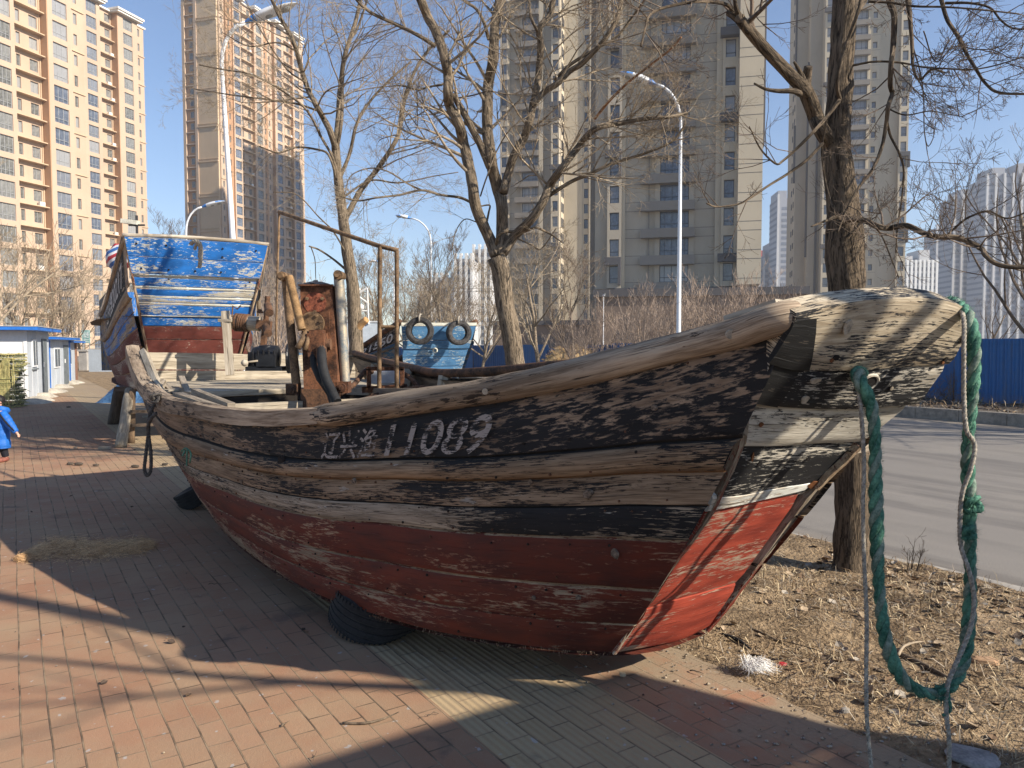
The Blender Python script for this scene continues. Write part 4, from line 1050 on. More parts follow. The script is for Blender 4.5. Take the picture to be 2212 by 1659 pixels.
# ------------------------------------------------------------------ ropes
M_GREEN = plain('green_rope_fibre', (.025, .125, .085), .9, .45, 10, bump=.9, bd=.004, c2=(.13, .31, .215))
M_GREEND = plain('green_rope_faded', (.10, .19, .14), .85, .4, 50, bump=.5, bd=.002, c2=(.26, .32, .26))
M_BEIGE = plain('beige_rope_fibre', (.30, .26, .20), .85, .4, 70, bump=.5, bd=.002, c2=(.50, .45, .37))
M_BEIGEG = plain('grey_rope_fibre', (.20, .185, .16), .85, .4, 70, bump=.5, bd=.002, c2=(.38, .35, .30))
M_DKROPE = plain('dark_rope_fibre', (.05, .045, .04), .85, .4, 60, c2=(.11, .10, .09))
def rope(pts, R_, twist, mats, name, label, cat='rope', strands=3, fuzz=0, n=160, seed=1, build=True, group=None, matf=None, rf=None):
    P = spline(pts, n); L = [0.]
    for i in range(1, n): L.append(L[-1] + (P[i] - P[i - 1]).length)
    mb = MB(); fr = []; a = None
    for i in range(n):
        t = (P[min(i + 1, n - 1)] - P[max(i - 1, 0)]).normalized()
        a = (a - t * a.dot(t)) if a else t.orthogonal(); a.normalize(); fr.append((t, a.copy(), t.cross(a)))
    for k in range(strands):
        q = []; rr_ = []
        for i in range(n):
            t, a_, b_ = fr[i]; th = 2 * math.pi * (k / strands + L[i] / twist); rs = R_ * (rf(i / (n - 1)) if rf else 1)
            q.append(P[i] + (a_ * math.cos(th) + b_ * math.sin(th)) * rs * .50); rr_.append(rs * .56)
        mi = matf(k) if matf else k % len(mats)
        mb.tube(q, rr_, 8, mi, wob=.12)
    rr = random.Random(seed)
    for k in range(fuzz):
        i = rr.randrange(n); t, a_, b_ = fr[i]; th = rr.uniform(0, 6.283); o = a_ * math.cos(th) + b_ * math.sin(th)
        p = P[i] + o * R_ * .93; d = (o * rr.uniform(.3, 1) + t * rr.uniform(-1, 1) + V((0, 0, -.3))).normalized(); l = rr.uniform(.004, .014) * (2.2 if rr.random() < .05 else 1)
        q = p + d * l; s_ = d.cross(o + V((.1, .2, .3))).normalized() * .0005; mb.quad(p - s_, p + s_, q + s_ * .4, q - s_ * .4, rr.randrange(len(mats)))
    if not build: return mb
    return obj1(mb, name, mats, label, cat, group, smooth=True, origin=P[0].copy())
GP = [(1862, 806, 2.98), (1853, 808, 2.86), (1862, 832, 2.80), (1880, 870, 2.80), (1889, 930, 2.80), (1891, 1020, 2.80), (1893, 1120, 2.80), (1896, 1220, 2.80), (1903, 1310, 2.80),
      (1915, 1390, 2.80), (1945, 1460, 2.81), (1985, 1492, 2.83), (2025, 1498, 2.85), (2060, 1476, 2.88), (2082, 1425, 2.90), (2092, 1350, 2.92), (2096, 1250, 2.94), (2095, 1150, 2.95),
      (2092, 1060, 2.95), (2091, 960, 2.95), (2098, 880, 2.95), (2104, 800, 2.95), (2102, 730, 2.95), (2094, 690, 2.98), (2078, 664, 3.06), (2055, 652, 3.22), (2035, 662, 3.45)]
GW = [PY(*p) for p in GP]
rope(GW, .0235, .17, [M_GREEN, M_GREEN, M_GREEND], 'green_rope', 'thick frayed green mooring rope hanging in a loop from the bow', fuzz=11000, n=420, seed=3,
     rf=lambda f: 1 + .10 * math.sin(f * 40))
# companion line wound along the right-hand fall and its two tails
CP = [PY(2070, 660, 3.10), PY(2082, 690, 2.96), PY(2082, 760, 2.92), PY(2082, 850, 2.92), PY(2088, 930, 2.90), PY(2105, 960, 2.91), PY(2098, 1010, 2.90), PY(2080, 1060, 2.91), PY(2074, 1110, 2.92), PY(2076, 1180, 2.92),
      PY(2092, 1230, 2.88), PY(2104, 1290, 2.88), PY(2098, 1350, 2.87), PY(2080, 1400, 2.86), PY(2062, 1440, 2.84), PY(2047, 1480, 2.83), PY(2044, 1540, 2.82), PY(2050, 1600, 2.82), PY(2049, 1700, 2.82)]
rope(CP, .0088, .05, [M_BEIGE, M_BEIGEG, M_BEIGE], 'thin_rope', 'thin beige line twisted round the right side of green rope', fuzz=500, n=300, seed=4)
TP = [PY(1858, 818, 2.90), PY(1855, 842, 2.82), PY(1861, 900, 2.80), PY(1866, 1000, 2.80), PY(1864, 1100, 2.80), PY(1867, 1220, 2.79), PY(1872, 1340, 2.79), PY(1871, 1460, 2.78), PY(1873, 1560, 2.78), PY(1884, 1680, 2.78)]
rope(TP, .0078, .045, [M_BEIGE, M_BEIGE, M_BEIGEG], 'thin_rope', 'thin beige rope hanging straight from the bow hole to the ground', fuzz=400, n=300, seed=5)
def knot(x, y, Y, r, seed, mat, label, count=340):
    rr = random.Random(seed); c = PY(x, y, Y); mb = MB()
    for k in range(5):
        pts = [c + V((math.sin(q * 2.1 + k), math.cos(q * 1.7 + k * 2) * .8, math.sin(q * 1.3 + k * 3) * .9)) * r for q in range(9)]
        mb.tube(spline(pts, 30), .0075, 7)
    for k in range(count):
        d = V((rr.gauss(0, 1), rr.gauss(0, 1), rr.gauss(-.2, 1))).normalized(); p = c + d * r * .9; q = p + (d + V((rr.uniform(-.6, .6),) * 3)) * rr.uniform(.008, .03); s_ = d.cross(V((.3, .5, .8))).normalized() * .0008
        mb.quad(p - s_, p + s_, q + s_ * .3, q - s_ * .3)
    return obj1(mb, 'rope_knot', mat, label, 'knot', smooth=True)
knot(2100, 1088, 2.92, .030, 7, M_GREEN, 'bright green knot tied halfway down the right fall of rope'); knot(2090, 1150, 2.92, .024, 8, M_GREEN, 'small green binding just below the bright rope knot')
knot(2035, 1496, 2.84, .020, 9, M_GREEN, 'frayed green splice at the bottom of the rope loop', 420)
mb = rope([PY(2040, 1500, 2.83), PY(2050, 1512, 2.82), PY(2052, 1535, 2.82), PY(2036, 1546, 2.82)], .006, .03, [M_GREEN], 'x', 'x', build=False, n=30, fuzz=80)
obj1(mb, 'rope_tail', [M_GREEN], 'short green rope tail curling under the loop splice', 'rope', smooth=True)
SL = [PY(350, 860, 5.85), PY(336, 868, 5.75), PY(323, 900, 5.72), PY(320, 940, 5.72), PY(314, 990, 5.7), PY(312, 1015, 5.7), PY(318, 1027, 5.7), PY(325, 1018, 5.7), PY(326, 980, 5.7), PY(321, 940, 5.72), PY(320, 920, 5.7), PY(327, 903, 5.62), PY(338, 892, 5.6)]
rope(SL, .013, .06, [M_DKROPE], 'stern_rope', 'dark rope loop hanging from the rail at the stern', n=200, fuzz=200)
knot(337, 860, 5.62, .035, 12, M_DKROPE, 'dark knot tied round the stern rail', 120)
mb = MB()
for pts in ([(392, 975, 4.98), (402, 968, 4.93), (412, 978, 4.93), (410, 1000, 4.93)], [(400, 972, 4.93), (394, 985, 4.93)], [(404, 970, 4.92), (403, 1006, 4.93)]):
    P = sp3([PY(*p) for p in pts], 10); mb.tube(P, .0055, 7)
obj1(mb, 'green_twine', M_GREEN, 'short green twine knotted through the stern planking', 'twine', smooth=True)

# ================================================================== the other boats
def mb_off(mb, o): mb.v = [p - o for p in mb.v]; return mb
M_BLUE = wood('paint_bright_blue', (.010, .115, .38), (.28, .24, .18), (.52, .48, .38), cover=.68, dirt=.2, fine=.45, second=(.55, .60, .58))
M_BLUESH = wood('paint_blue_side', (.012, .115, .36), (.20, .155, .105), (.44, .36, .27), cover=.56, dirt=.3, fine=.4, second=(.36, .34, .26))
M_CREAM = wood('paint_cream_line', (.62, .62, .54), (.3, .26, .2), (.6, .55, .45), cover=.66, dirt=.25, fine=.5)
M_MAROON = wood('paint_maroon', (.115, .030, .022), (.22, .16, .12), (.38, .31, .26), cover=.76, dirt=.25, fine=.4)
M_SIDEW = wood('side_bare_timber', (.02, .10, .26), (.19, .135, .085), (.42, .33, .23), cover=.26, dirt=.5)
M_BLKP = wood('number_board_black', (.012, .012, .013), (.14, .11, .08), (.3, .25, .2), cover=.70, dirt=.3)
M_TEAL = wood('paint_pale_blue', (.045, .145, .30), (.28, .28, .26), (.5, .52, .5), cover=.74, dirt=.3, fine=.45, second=(.42, .50, .50), paint2=(.08, .21, .38))
M_TEALD = wood('paint_dull_blue', (.030, .095, .165), (.16, .13, .10), (.3, .27, .22), cover=.66, dirt=.4)
def loc_shell(root, st, sgn, seams, kinds, mats, zoff=0.):
    """stations (l, hw_top, z_top, l_ch, hw_ch, z_ch) in boat coordinates: +x aft, y across, z up"""
    T = spline([V((l, sgn * hw, z)) for l, hw, z, lc, hc, zc in st], 44); C = spline([V((lc, sgn * hc, zc)) for l, hw, z, lc, hc, zc in st], 44)
    m = shell(T, C, seams, kinds, 1 if sgn < 0 else -1, .08, wobble=.008)
    o = m.build('hull_planking', mats, root, smooth=True, weld=True, angle=40)
    m = MB(); m.tube([p + V((0, 0, .02)) for p in T], .05, 10, wob=.08); m.build('gunwale_log', mats[-1], root, smooth=True)
    return T, C
def raised_boat(root, topw):
    st = [(0, topw, 3.20, .78, .60, .92), (1.1, topw + .12, 2.62, 1.3, .80, .86), (2.4, topw + .17, 2.28, 2.4, .90, .84), (4.4, topw + .18, 2.18, 4.2, .95, .84), (6.8, topw + .05, 2.42, 6.4, .85, .95), (8.2, topw - .1, 2.8, 7.6, .7, 1.1)]
    B7 = [0, .29, .38, .47, .58, .71, .85, 1]
    sm = [[(0, b), (1, b)] for b in B7]
    kd = [(PLANKP, 4), (WALEP, 3), (PLANKP, 1), (PLANKP, 2), (PLANKP, 5), (PLANKP, 5), (PLANKP, 5)]
    mats = [M_CAULK, M_BLUESH, M_BLUESH, M_SIDEW, M_SIDEW, M_MAROON, M_LOG]
    sides = {}
    for sg in (-1, 1): sides[sg] = loc_shell(root, st, sg, sm, kd, mats)
    # bow plate planks
    def pt(a, f, off=0.):   # f 0 top .. 1 bottom
        hw = itab([(0, topw * 1.02), (.33, topw * .88), (1, .60)], f); z = lerp(3.22, .90, f); x = itab([(0, -.05), (.33, .16), (1, .80)], f)
        return V((x - off, a * hw, z))
    fs = [0, .125, .235, .253, .31, .327, .37, .388, .415, .431, .50, .509, .57, .66, .80, 1]
    for k in range(len(fs) - 1):
        f0, f1 = fs[k], fs[k + 1] - .004
        mt = M_BLUE if k in (0, 1, 3, 5, 7, 9, 11) else (M_CREAM if k in (2, 4, 6, 8, 10) else M_MAROON)
        off = .05 if k < 2 else 0
        top = [pt(a, f0, off) for a in (1, .6, .2, -.2, -.6, -1)]; bot = [pt(a, f1, off) for a in (1, .6, .2, -.2, -.6, -1)]
        m = MB(); nx = 15
        top, bot = spline(top, nx), spline(bot, nx)
        rows = [[lerp(top[i], bot[i], f) + V((-.006 * math.sin(math.pi * f) + .006 * mnoise.noise(V((i * .4, k, f))), 0, 0)) for i in range(nx)] for f in (0, .08, .5, .92, 1)]
        rows = [[p + V((.06, 0, 0)) for p in rows[0]]] + rows + [[p + V((.06, 0, 0)) for p in rows[-1]]]
        m.grid(rows, lambda i, j: (j * .14 + k * 5, i * .05 + k), None, 0, flip=False)
        m.build('bow_plank', mt, root, smooth=True, angle=40)
    m = MB(); P = spline([pt(a, 0, .03) + V((0, 0, .01 + .03 * (1 - a * a))) for a in (1.02, .5, 0, -.5, -1.02)], 24); m.tube(P, .030, 10, wob=.15); m.build('bow_cap', M_LOGL, root, smooth=True)
    for sg in (-1, 1):
        m = MB(); m.tube(spline([pt(sg * 1.0, f, .02) for f in (0, .33, .7, 1)], 24), .020, 8, wob=.4); m.build('corner_batten', M_CAULK, root, smooth=True)
    for a in (-.85, -.35, .05, .45, .85):
        for f in (.045, .10, .20, .26):
            if random.Random(int(a * 100 + f * 1000)).random() < .7:
                m = MB(); m.lathe([(.0005, .004), (.014, .004), (.016, 0)], pt(a + .02 * (f * 10 % 1), f, .062), (-1, 0, .1), 8); m.build('bolt_hole', M_HOLE, root)
    m = MB(); m.grid([[V((x, lerp(-hw, hw, f), .86)) for f in (0, 1)] for x, hw in ((.8, .6), (2.4, 1), (4.4, 1.05), (6.5, .95), (7.7, .8))], lambda i, j: (i, j), None, 0); m.build('bottom_planking', M_MAROON, root)
    m = MB(); m.grid([[V((x, lerp(-hw, hw, f), 2.05)) for f in (0, 1)] for x, hw in ((.3, .95), (2.4, 1.35), (4.4, 1.4), (7.0, 1.3), (8.0, 1.0))], lambda i, j: (i * 2, j * 2), None, 0); m.build('deck', M_DECKD, root)
    m = MB(); m.grid([[V((8.2 - (1 - f) * .6, y, lerp(1.0, 2.9, f))) for y in (-1.1, 1.1)] for f in (0, 1)], lambda i, j: (i, j), None, 0); m.build('transom', M_BLUESH, root)
    return sides, pt
bo = V((-4.90, 12.10, 0))
bb = empty('raised_boat', bo, math.atan2(D2.y, D2.x) - .05, 'large blue wooden boat with white lines and maroon foot propped up on log trestles', 'boat', 'wooden boats ashore')
sides, bpt = raised_boat(bb, 1.02)
T_s, C_s = sides[1]
def side_map(T, C, i0, i1, f0, f1, s, off):
    def f(a, b):
        x = lerp(i0, i1, a); i = int(x); u = x - i; Tt = lerp(T[i], T[i + 1], u); Cc = lerp(C[i], C[i + 1], u); fr_ = lerp(f0, f1, b)
        t = (T[i + 1] - T[i]); nr = V((t.y, -t.x, 0)).normalized() * s; cn = (Cc - Tt).normalized(); nr = (nr - cn * nr.dot(cn)).normalized()
        return lerp(Tt, Cc, fr_) + nr * (off + .08 * math.sin(math.pi * fr_))
    return f
sg = 1
Tn, Cn = sides[1]
for sgn in (1, -1):
    Tn, Cn = sides[sgn]; m = MB(); mp_ = side_map(Tn, Cn, 1, 13, .03, .29, -sgn, .012)
    m.grid([[mp_(a, b) for a in [q / 8 for q in range(9)]] for b in (0, .33, .66, 1)], lambda i, j: (j * .2, i * .1), None, 0, flip=sgn > 0); m.build('number_board', M_BLKP, bb, smooth=True)
    mp2 = side_map(Tn, Cn, 1.5, 12, .05, .26, -sgn, .020)
    if sgn > 0: lettering('辽兴渔20217', lambda a, b, g=mp2: g(1 - a, b), 'registration_number', M_LETW, bb, 2.2, .5, cuts=2)
    else: lettering('辽兴渔20217', mp2, 'registration_number', M_LETW, bb, 2.2, .5, cuts=2)
# trestle logs
def post(p, q, r, mat, label, group='trestle posts under the blue boat'):
    mb = MB(); P = [lerp(V(p), V(q), f) + V((.02 * mnoise.noise(V((f * 3, p[0], 1))), .02 * mnoise.noise(V((f * 3, p[1], 5))), 0)) for f in (0, .2, .4, .6, .8, 1)]
    mb.tube(P, [r * 1.1, r, r * 1.02, r * .96, r, r * .95], 12, wob=.2); return obj1(mb, 'trestle_post', mat, label, 'post', group, smooth=True, origin=V(p))
M_POSTL = wood('post_grey_log', None, (.20, .16, .11), (.43, .37, .28), dirt=.4); M_POSTD = wood('post_dark_log', None, (.045, .032, .024), (.12, .09, .065), dirt=.3)
post(PZ(260, 967, 0), PY(281, 843, 12.7), .085, M_POSTL, 'pale bark-stripped log post leaning under the blue boat')
post(PZ(244, 916, 0), PY(257, 842, 15.2), .10, M_POSTD, 'thick dark log post left of the pale one, rope at its foot')
post(PZ(282, 957, 0), PY(286, 842, 12.6), .055, wood('post_orange_foot', None, (.09, .06, .04), (.22, .15, .09)), 'thin brown upright post just right of the pale leaning log')
post(PZ(276, 950, 0), PY(281, 842, 13.2), .06, M_POSTD, 'thin black post between the pale log and brown upright')
rt = empty('trestle_rails', PY(300, 889, 12.4), 0, 'dark crossbars joining the trestle posts under the blue boat', 'trestle')
for p_, q_, w_, h_ in ((PY(283, 889, 12.3), PY(340, 889, 12.9), .05, .05), (PY(283, 919, 12.3), PY(335, 917, 12.9), .05, .05), (PY(250, 840, 13.2), PY(325, 841, 13.2), .10, .08)):
    mb = MB(); mb.beam(p_ - rt.location, q_ - rt.location, w_, h_); mb.build('crossbar', M_POSTD, rt)
# hitch rope on the bow plate
HPs = [PY(412, 527, 11.45), PY(420, 521, 11.40), PY(430, 524, 11.38), PY(434, 540, 11.42), PY(433, 560, 11.46), PY(431, 578, 11.50)]
rope(HPs, .030, .14, [M_BEIGE], 'hitch_rope', 'short thick beige rope hitched over the blue boat bow cap', n=80, fuzz=0)
rope([PY(421, 538, 11.5), PY(424, 528, 11.42), PY(431, 532, 11.42), PY(430, 556, 11.5)], .022, .12, [M_BEIGE], 'hitch_rope', 'inner turn of beige rope inside the thick hitch on the blue bow', n=50)
# bundled striped bag at the blue boat's rail
c = PY(259, 557, 13.6); mb = MB(); rows = []
for i in range(9):
    th = math.pi * i / 8; rows.append([c + V((math.sin(th) * math.cos(2 * math.pi * (j % 16) / 16) * .22, math.sin(th) * math.sin(2 * math.pi * (j % 16) / 16) * .22, math.cos(th) * .24)) * 1.0 for j in range(17)])
for r_ in rows:
    for j, q in enumerate(r_): r_[j] = c + (q - c) * (1 + .22 * mnoise.noise((q - c) * 9))
def stripes():
    m = NT('striped_tarp'); co = m.mp(m.ob(), (1, 1, 1), (0, 0, 0), (0, .5, 0)); sx = m.n('ShaderNodeSeparateXYZ'); m.l(co, sx.inputs[0])
    f = m.math('FRACT', m.math('MULTIPLY', sx.outputs[2], 5.0)); a = m.math('LESS_THAN', f, .28); b = m.math('MULTIPLY', m.math('GREATER_THAN', f, .5), m.math('LESS_THAN', f, .78))
    col = m.mix(a, (.62, .62, .64), (.45, .05, .06)); col = m.mix(b, col, (.04, .12, .33)); return m.done(col, .5)
mb.grid(rows, lambda i, j: (i * .1, j * .1), None, 0, flip=True); obj1(mb, 'tarp_bundle', stripes(), 'red white and blue striped bundle behind the blue boat corner', 'tarp', smooth=True)
# blue tarpaulin heap behind the trestle
c = PZ(285, 872, 0) ; mb = MB(); rows = []
for i in range(14):
    f = i / 13; x = lerp(-1.15, 1.9, f); h = itab([(0, .02), (.12, .55), (.28, .72), (.45, .40), (.7, .35), (.9, .3), (1, .02)], f); r_ = []
    for j in range(11):
        g = j / 10; y = lerp(-.7, .7, g); z = h * math.sin(math.pi * g) ** .6 if 0 < g < 1 else 0
        q = V((x, y, z)); r_.append(c + V((0, .9, 0)) + q + V((.08, .08, .12)) * mnoise.noise(q * 3.1) * (1 if z > .05 else 0))
    rows.append(r_)
mb.grid(rows, lambda i, j: (i * .2, j * .2), None, 0, flip=True)
obj1(mb, 'tarpaulin', plain('blue_tarpaulin', (.035, .10, .23), .5, .4, 3, bump=.5, bd=.03, c2=(.10, .22, .40)), 'crumpled dark blue tarpaulin heap behind the trestle logs', 'tarp', smooth=True)
# another boat of the same build, raised ashore behind the photographer to the right: it throws the gabled shadow
def rename(o, nm):
    return o
b2 = copy_tree(bb)
b2.location = V((4.10, 1.0, -.35)); b2.rotation_euler = (0, 0, math.atan2(-D2.y, -D2.x)); tag(b2, 'blue wooden boat ashore behind the photographer by the kerb', 'boat', 'wooden boats ashore')

# pale blue boat with two tyres
co = V((-1.83, 14.2, 0))
b3 = empty('moored_boat', co, math.atan2(D2.y, D2.x), 'pale blue wooden boat with two tyres hung on its squared bow', 'boat', 'wooden boats ashore')
TLp, TRp, BLp, BRp = PY(865, 697, 13.9), PY(1029, 697, 14.5), PY(874, 808, 14.3), PY(985, 812, 14.7)
inv = (Matrix.Translation(co) @ Matrix.Rotation(b3.rotation_euler.z, 4, 'Z')).inverted()
TL, TR, BL, BR = [inv @ p for p in (TLp, TRp, BLp, BRp)]
BL.z = BR.z = .80
fs = [0, .055, .27, .40, .52, .67, .80, .92, 1]
for k in range(8):
    f0, f1 = fs[k], fs[k + 1] - .006; m = MB(); off = V((-.03, 0, 0)) if k < 3 else V((0, 0, 0)); nx = 12
    top = [lerp(lerp(TL, BL, f0), lerp(TR, BR, f0), i / (nx - 1)) + off for i in range(nx)]; bot = [lerp(lerp(TL, BL, f1), lerp(TR, BR, f1), i / (nx - 1)) + off for i in range(nx)]
    rows = [[lerp(top[i], bot[i], f) - V((.004 * math.sin(math.pi * f), 0, 0)) for i in range(nx)] for f in (0, .1, .5, .9, 1)]
    rows = [[p + V((.05, 0, 0)) for p in rows[0]]] + rows + [[p + V((.05, 0, 0)) for p in rows[-1]]]
    m.grid(rows, lambda i, j: (j * .13 + k * 5, i * .045 + k), None, 0, flip=TL.y < TR.y); m.build('bow_plank', M_TEAL if k else M_CREAM, b3, smooth=True, angle=40)
st = [(TL.x, abs(TL.y), TL.z, BL.x, abs(BL.y), .8), (1.6, abs(TL.y) + .35, TL.z - .62, 1.7, .85, .75), (3.4, abs(TL.y) + .45, TL.z - .85, 3.3, .9, .74), (5.2, abs(TL.y) + .35, TL.z - .75, 5., .8, .8), (6.2, abs(TL.y) + .1, TL.z - .6, 5.8, .7, .9)]
sm = [[(0, b), (1, b)] for b in (0, .27, .34, .55, .77, 1)]; kd = [(PLANKP, 1), (WALEP, 2), (PLANKP, 2), (PLANKP, 2), (PLANKP, 2)]
sgn_l = 1 if TL.y > 0 else -1
for s_ in (1, -1):
    st2 = st if s_ == sgn_l else [(TR.x, abs(TR.y), TR.z, BR.x, abs(BR.y), .8)] + st[1:]
    T3, C3 = loc_shell(b3, st2, s_, sm, kd, [M_CAULK, M_BLKP, M_TEALD, M_RUSTD])
    if s_ == sgn_l:
        mp3 = side_map(T3, C3, 1.2, 16, .06, .25, -s_, .018); lettering('辽兴渔21550', lambda a, b: mp3(1 - a, b), 'registration_number', M_LETW, b3, 2.2, .5, cuts=2)
m = MB(); m.grid([[V((x, lerp(-hw, hw, f), .78)) for f in (0, 1)] for x, hw in ((.2, .5), (1.7, .85), (3.4, .9), (5.9, .7))], lambda i, j: (i, j), None, 0); m.build('bottom_planking', M_MAROON, b3)
m = MB(); m.grid([[V((6.0 - (1 - f) * .3, y, lerp(.85, TL.z - .6, f))) for y in (-.8, .8)] for f in (0, 1)], lambda i, j: (i, j), None, 0); m.build('transom', M_TEALD, b3)
m = MB(); m.lathe([(.03, 0), (.05, .02), (.05, .05), (.03, .05)], lerp(lerp(TL, BL, .42), lerp(TR, BR, .42), .46) - V((.05, 0, 0)), (-1, 0, 0), 14); m.build('bow_eye', M_CREAM, b3)
M_TYRE2 = plain('weathered_rubber', (.035, .034, .034), .85, .4, 20, bump=.3, c2=(.085, .08, .078))
tw = .0  # world tyres hang in front of the plate
nrm_b3 = V((.545, -.838, 0))
for (x, y, lab, ry) in ((907, 715, 'left worn tyre hanging on the pale blue bow, torn at its top', -.35), (991, 719, 'right tyre hanging on the pale blue bow by a strap', .05)):
    p = PY(x, y, 13.75 if x < 950 else 14.05); tyre('hung_tyre', p, (math.sin(ry) + .30, -1, 0), .245 if x < 950 else .225, .15, lab, 'tyres hung on the pale blue boat', mat=M_TYRE2)
    mb = MB(); q = p + V((0, .05, .30)); mb.tube([p + V((.0, -.10, .17)), p + V((0, -.09, .25)), q, q + V((0, .15, 0))], .016, 6); obj1(mb, 'tyre_lashing', M_BEIGE, 'pale cord lashing the ' + ('left torn' if x < 950 else 'right') + ' tyre to the pale blue bow', 'cord', smooth=True)
mb = MB()                                                     # low prop logs that carry it
for l, y in ((1.4, .45), (1.4, -.45), (4.6, .5), (4.6, -.5)):
    q = inv.inverted() @ V((l, y, 0)); mb = MB(); mb.tube([V((q.x, q.y, -.12)), V((q.x, q.y, .80))], .08, 8); obj1(mb, 'trestle_post', M_POSTD, ('fore' if l < 2 else 'aft') + ' prop log under the pale blue boat on its ' + ('road' if y > 0 else 'paving') + ' side', 'post', 'prop logs under the pale blue boat')
# white cabinet and white pipe ladder on the far boat's deck
root = empty('deck_cabinet', PY(775, 765, 15.2), .1, 'white steel cabinet behind the broken-stub tree', 'cabinet')
m = MB(); m.bx(-.42, .42, -.2, .2, -.3, .62); m.build('body', plain('white_cabinet_paint', (.46, .52, .58), .6, .12, 3), root); m = MB(); m.bx(-.435, .435, -.215, .215, .62, .65); m.build('top', plain('white_cabinet_trim', (.6, .63, .66), .6), root)
M_WPIPE = plain('white_pipe', (.66, .66, .64), .6, .15, 12)
mb = MB(); p = lambda x, y: PY(x, y, 15.0)
for a_, b_ in (((774, 628), (777, 702)), ((793, 622), (796, 700)), ((774, 634), (793, 622)), ((776, 642), (795, 655)), ((776, 672), (795, 672))): mb.tube([p(*a_), p(*b_)], .022 if a_[0] in (774,) else .018, 8)
mb.lathe([(.0005, .03), (.04, .01), (.04, -.03), (.0005, -.04)], p(774, 624), (0, 0, 1), 10); mb.lathe([(.0005, .05), (.05, .03), (.06, 0), (.05, -.05), (.0005, -.06)], p(781, 664) + V((0, -.05, 0)), (0, -1, 0), 14)
obj1(mb, 'pipe_ladder', M_WPIPE, 'white pipe frame with round lamp beside the tree stub', 'frame')

# ================================================================== sheds, nets, gate, child
M_SHW = plain('shed_white_panel', (.64, .65, .65), .6, .08, 2, coord='ob'); M_SHG = plain('shed_grey_panel', (.44, .48, .52), .6, .1, 2); M_SHB = plain('shed_blue_trim', (.02, .14, .50), .5, .2, 4)
M_CONC = plain('rough_concrete', (.42, .38, .31), .95, .3, 4, bump=.8, bd=.02); M_PANE = plain('dull_glass', (.10, .13, .16), .15, .3, 3); M_DOORG = plain('grey_door', (.13, .15, .16), .7, .3, 5)
def shed(name, A, length, width, h, label, feats, roofz=.10, rz=None, group='portable sheds in a row'):
    """A: corner at the street side nearest the camera; runs away along local +x, width to local +y"""
    rz = math.atan2(D2.y, D2.x) if rz is None else rz
    r = empty(name, A, rz, label, 'shed', group)
    m = MB(); m.bx(0, length, .0, width, 0, h); m.build('walls', M_SHG, r)
    m = MB(); m.bx(-.01, 0, -.0, width, .02, h - .01, uo=0); m.build('end_wall', M_SHW, r)
    m = MB()
    k = .0
    for i in range(1, int(length / .95)): m.bx(i * .95 - .004, i * .95 + .004, -.006, 0, 0, h)
    m.build('panel_joint', M_SHW, r)
    m = MB(); m.bx(-.42, length + .12, -.36, width + .3, h, h + roofz); ro = m.build('roof', M_SHB, r)
    m = MB(); m.bx(-.44, length + .14, -.38, width + .32, h + roofz, h + roofz + .015); m.build('roof_sheet', plain(name + '_roof_grey', (.45, .46, .47), .6), ro)
    m = MB(); m.bx(-.03, .05, -.03, .05, 0, h - .003); m.build('corner_post', M_SHW, r)
    for typ, x0, x1, z0, z1 in feats:
        m = MB()
        if typ == 'window':
            m.bx(x0, x1, -.04, -.006, z0, z1); o = m.build('window', M_SHW, r); m = MB(); m.bx(x0 + .05, x1 - .05, -.046, -.041, z0 + .05, z1 - .05); m.build('pane', M_PANE, o)
            m = MB(); m.bx((x0 + x1) / 2 - .02, (x0 + x1) / 2 + .02, -.05, -.047, z0 + .05, z1 - .05); m.build('mullion', M_SHW, o)
        elif typ == 'door': m.bx(x0, x1, -.03, -.006, z0, z1); o = m.build('door', M_DOORG, r); m = MB(); m.bx(x0 + .06, x0 + .10, -.06, -.031, z0 + .85, z0 + 1.0); m.build('handle', M_SHW, o)
        elif typ == 'blue': m.bx(x0, x1, -.025, -.006, z0, z1); m.build('blue_panel', M_SHB, r)
        elif typ == 'sill': m.bx(x0, x1, -.06, -.006, z0, z1); m.build('sill', M_DOORG, r)
        elif typ == 'wood': m.bx(x0, x1, -.05, -.006, z0, z1); m.build('timber_post', plain('old_brown_timber', (.22, .12, .08), .9), r)
    return r
A1_ = PZ(59, 867, 0)
shed('white_shed', A1_, 4.3, 3.2, 2.02, 'nearest white portable shed with projecting blue roof edge', [('window', .95, 1.75, .95, 1.78), ('sill', .92, 1.78, .86, .90), ('door', 2.75, 3.65, .05, 1.80)], rz=math.atan2(.92, -.40))
A2_ = PZ(101, 844, 0)
shed('small_shed', A2_, 5.2, 2.6, 1.80, 'middle white shed with a wide blue stripe and white window', [('blue', .05, .75, .02, 1.79), ('window', 1.5, 2.6, .75, 1.5), ('door', 3.6, 4.6, .05, 1.6), ('blue', 4.9, 5.15, .02, 1.79)], .09, math.atan2(.93, -.37))
A3_ = PZ(139, 829, 0)
shed('small_shed', A3_, 3.4, 2.4, 1.70, 'farthest shed with narrow white window and brown corner post', [('window', .9, 1.7, .75, 1.45), ('wood', 2.9, 3.3, .02, 1.69)], .08, math.atan2(.93, -.37))
mb = MB()
for (x, y) in ((62, 872), (78, 866), (90, 858), (101, 849), (112, 846), (128, 838), (145, 830), (155, 828)):
    p = PZ(x, y, 0); n0 = len(mb.v); mb.lathe([(.0005, .14), (.2, .12), (.42, .03), (.5, -.02)], p, (0, 0, 1), 10)
    for i in range(n0, len(mb.v)): mb.v[i] = mb.v[i] + V((.1, .1, .03)) * mnoise.noise(mb.v[i] * 2)
tag(mb.build('concrete_footing', M_CONC, smooth=True), kind='structure')
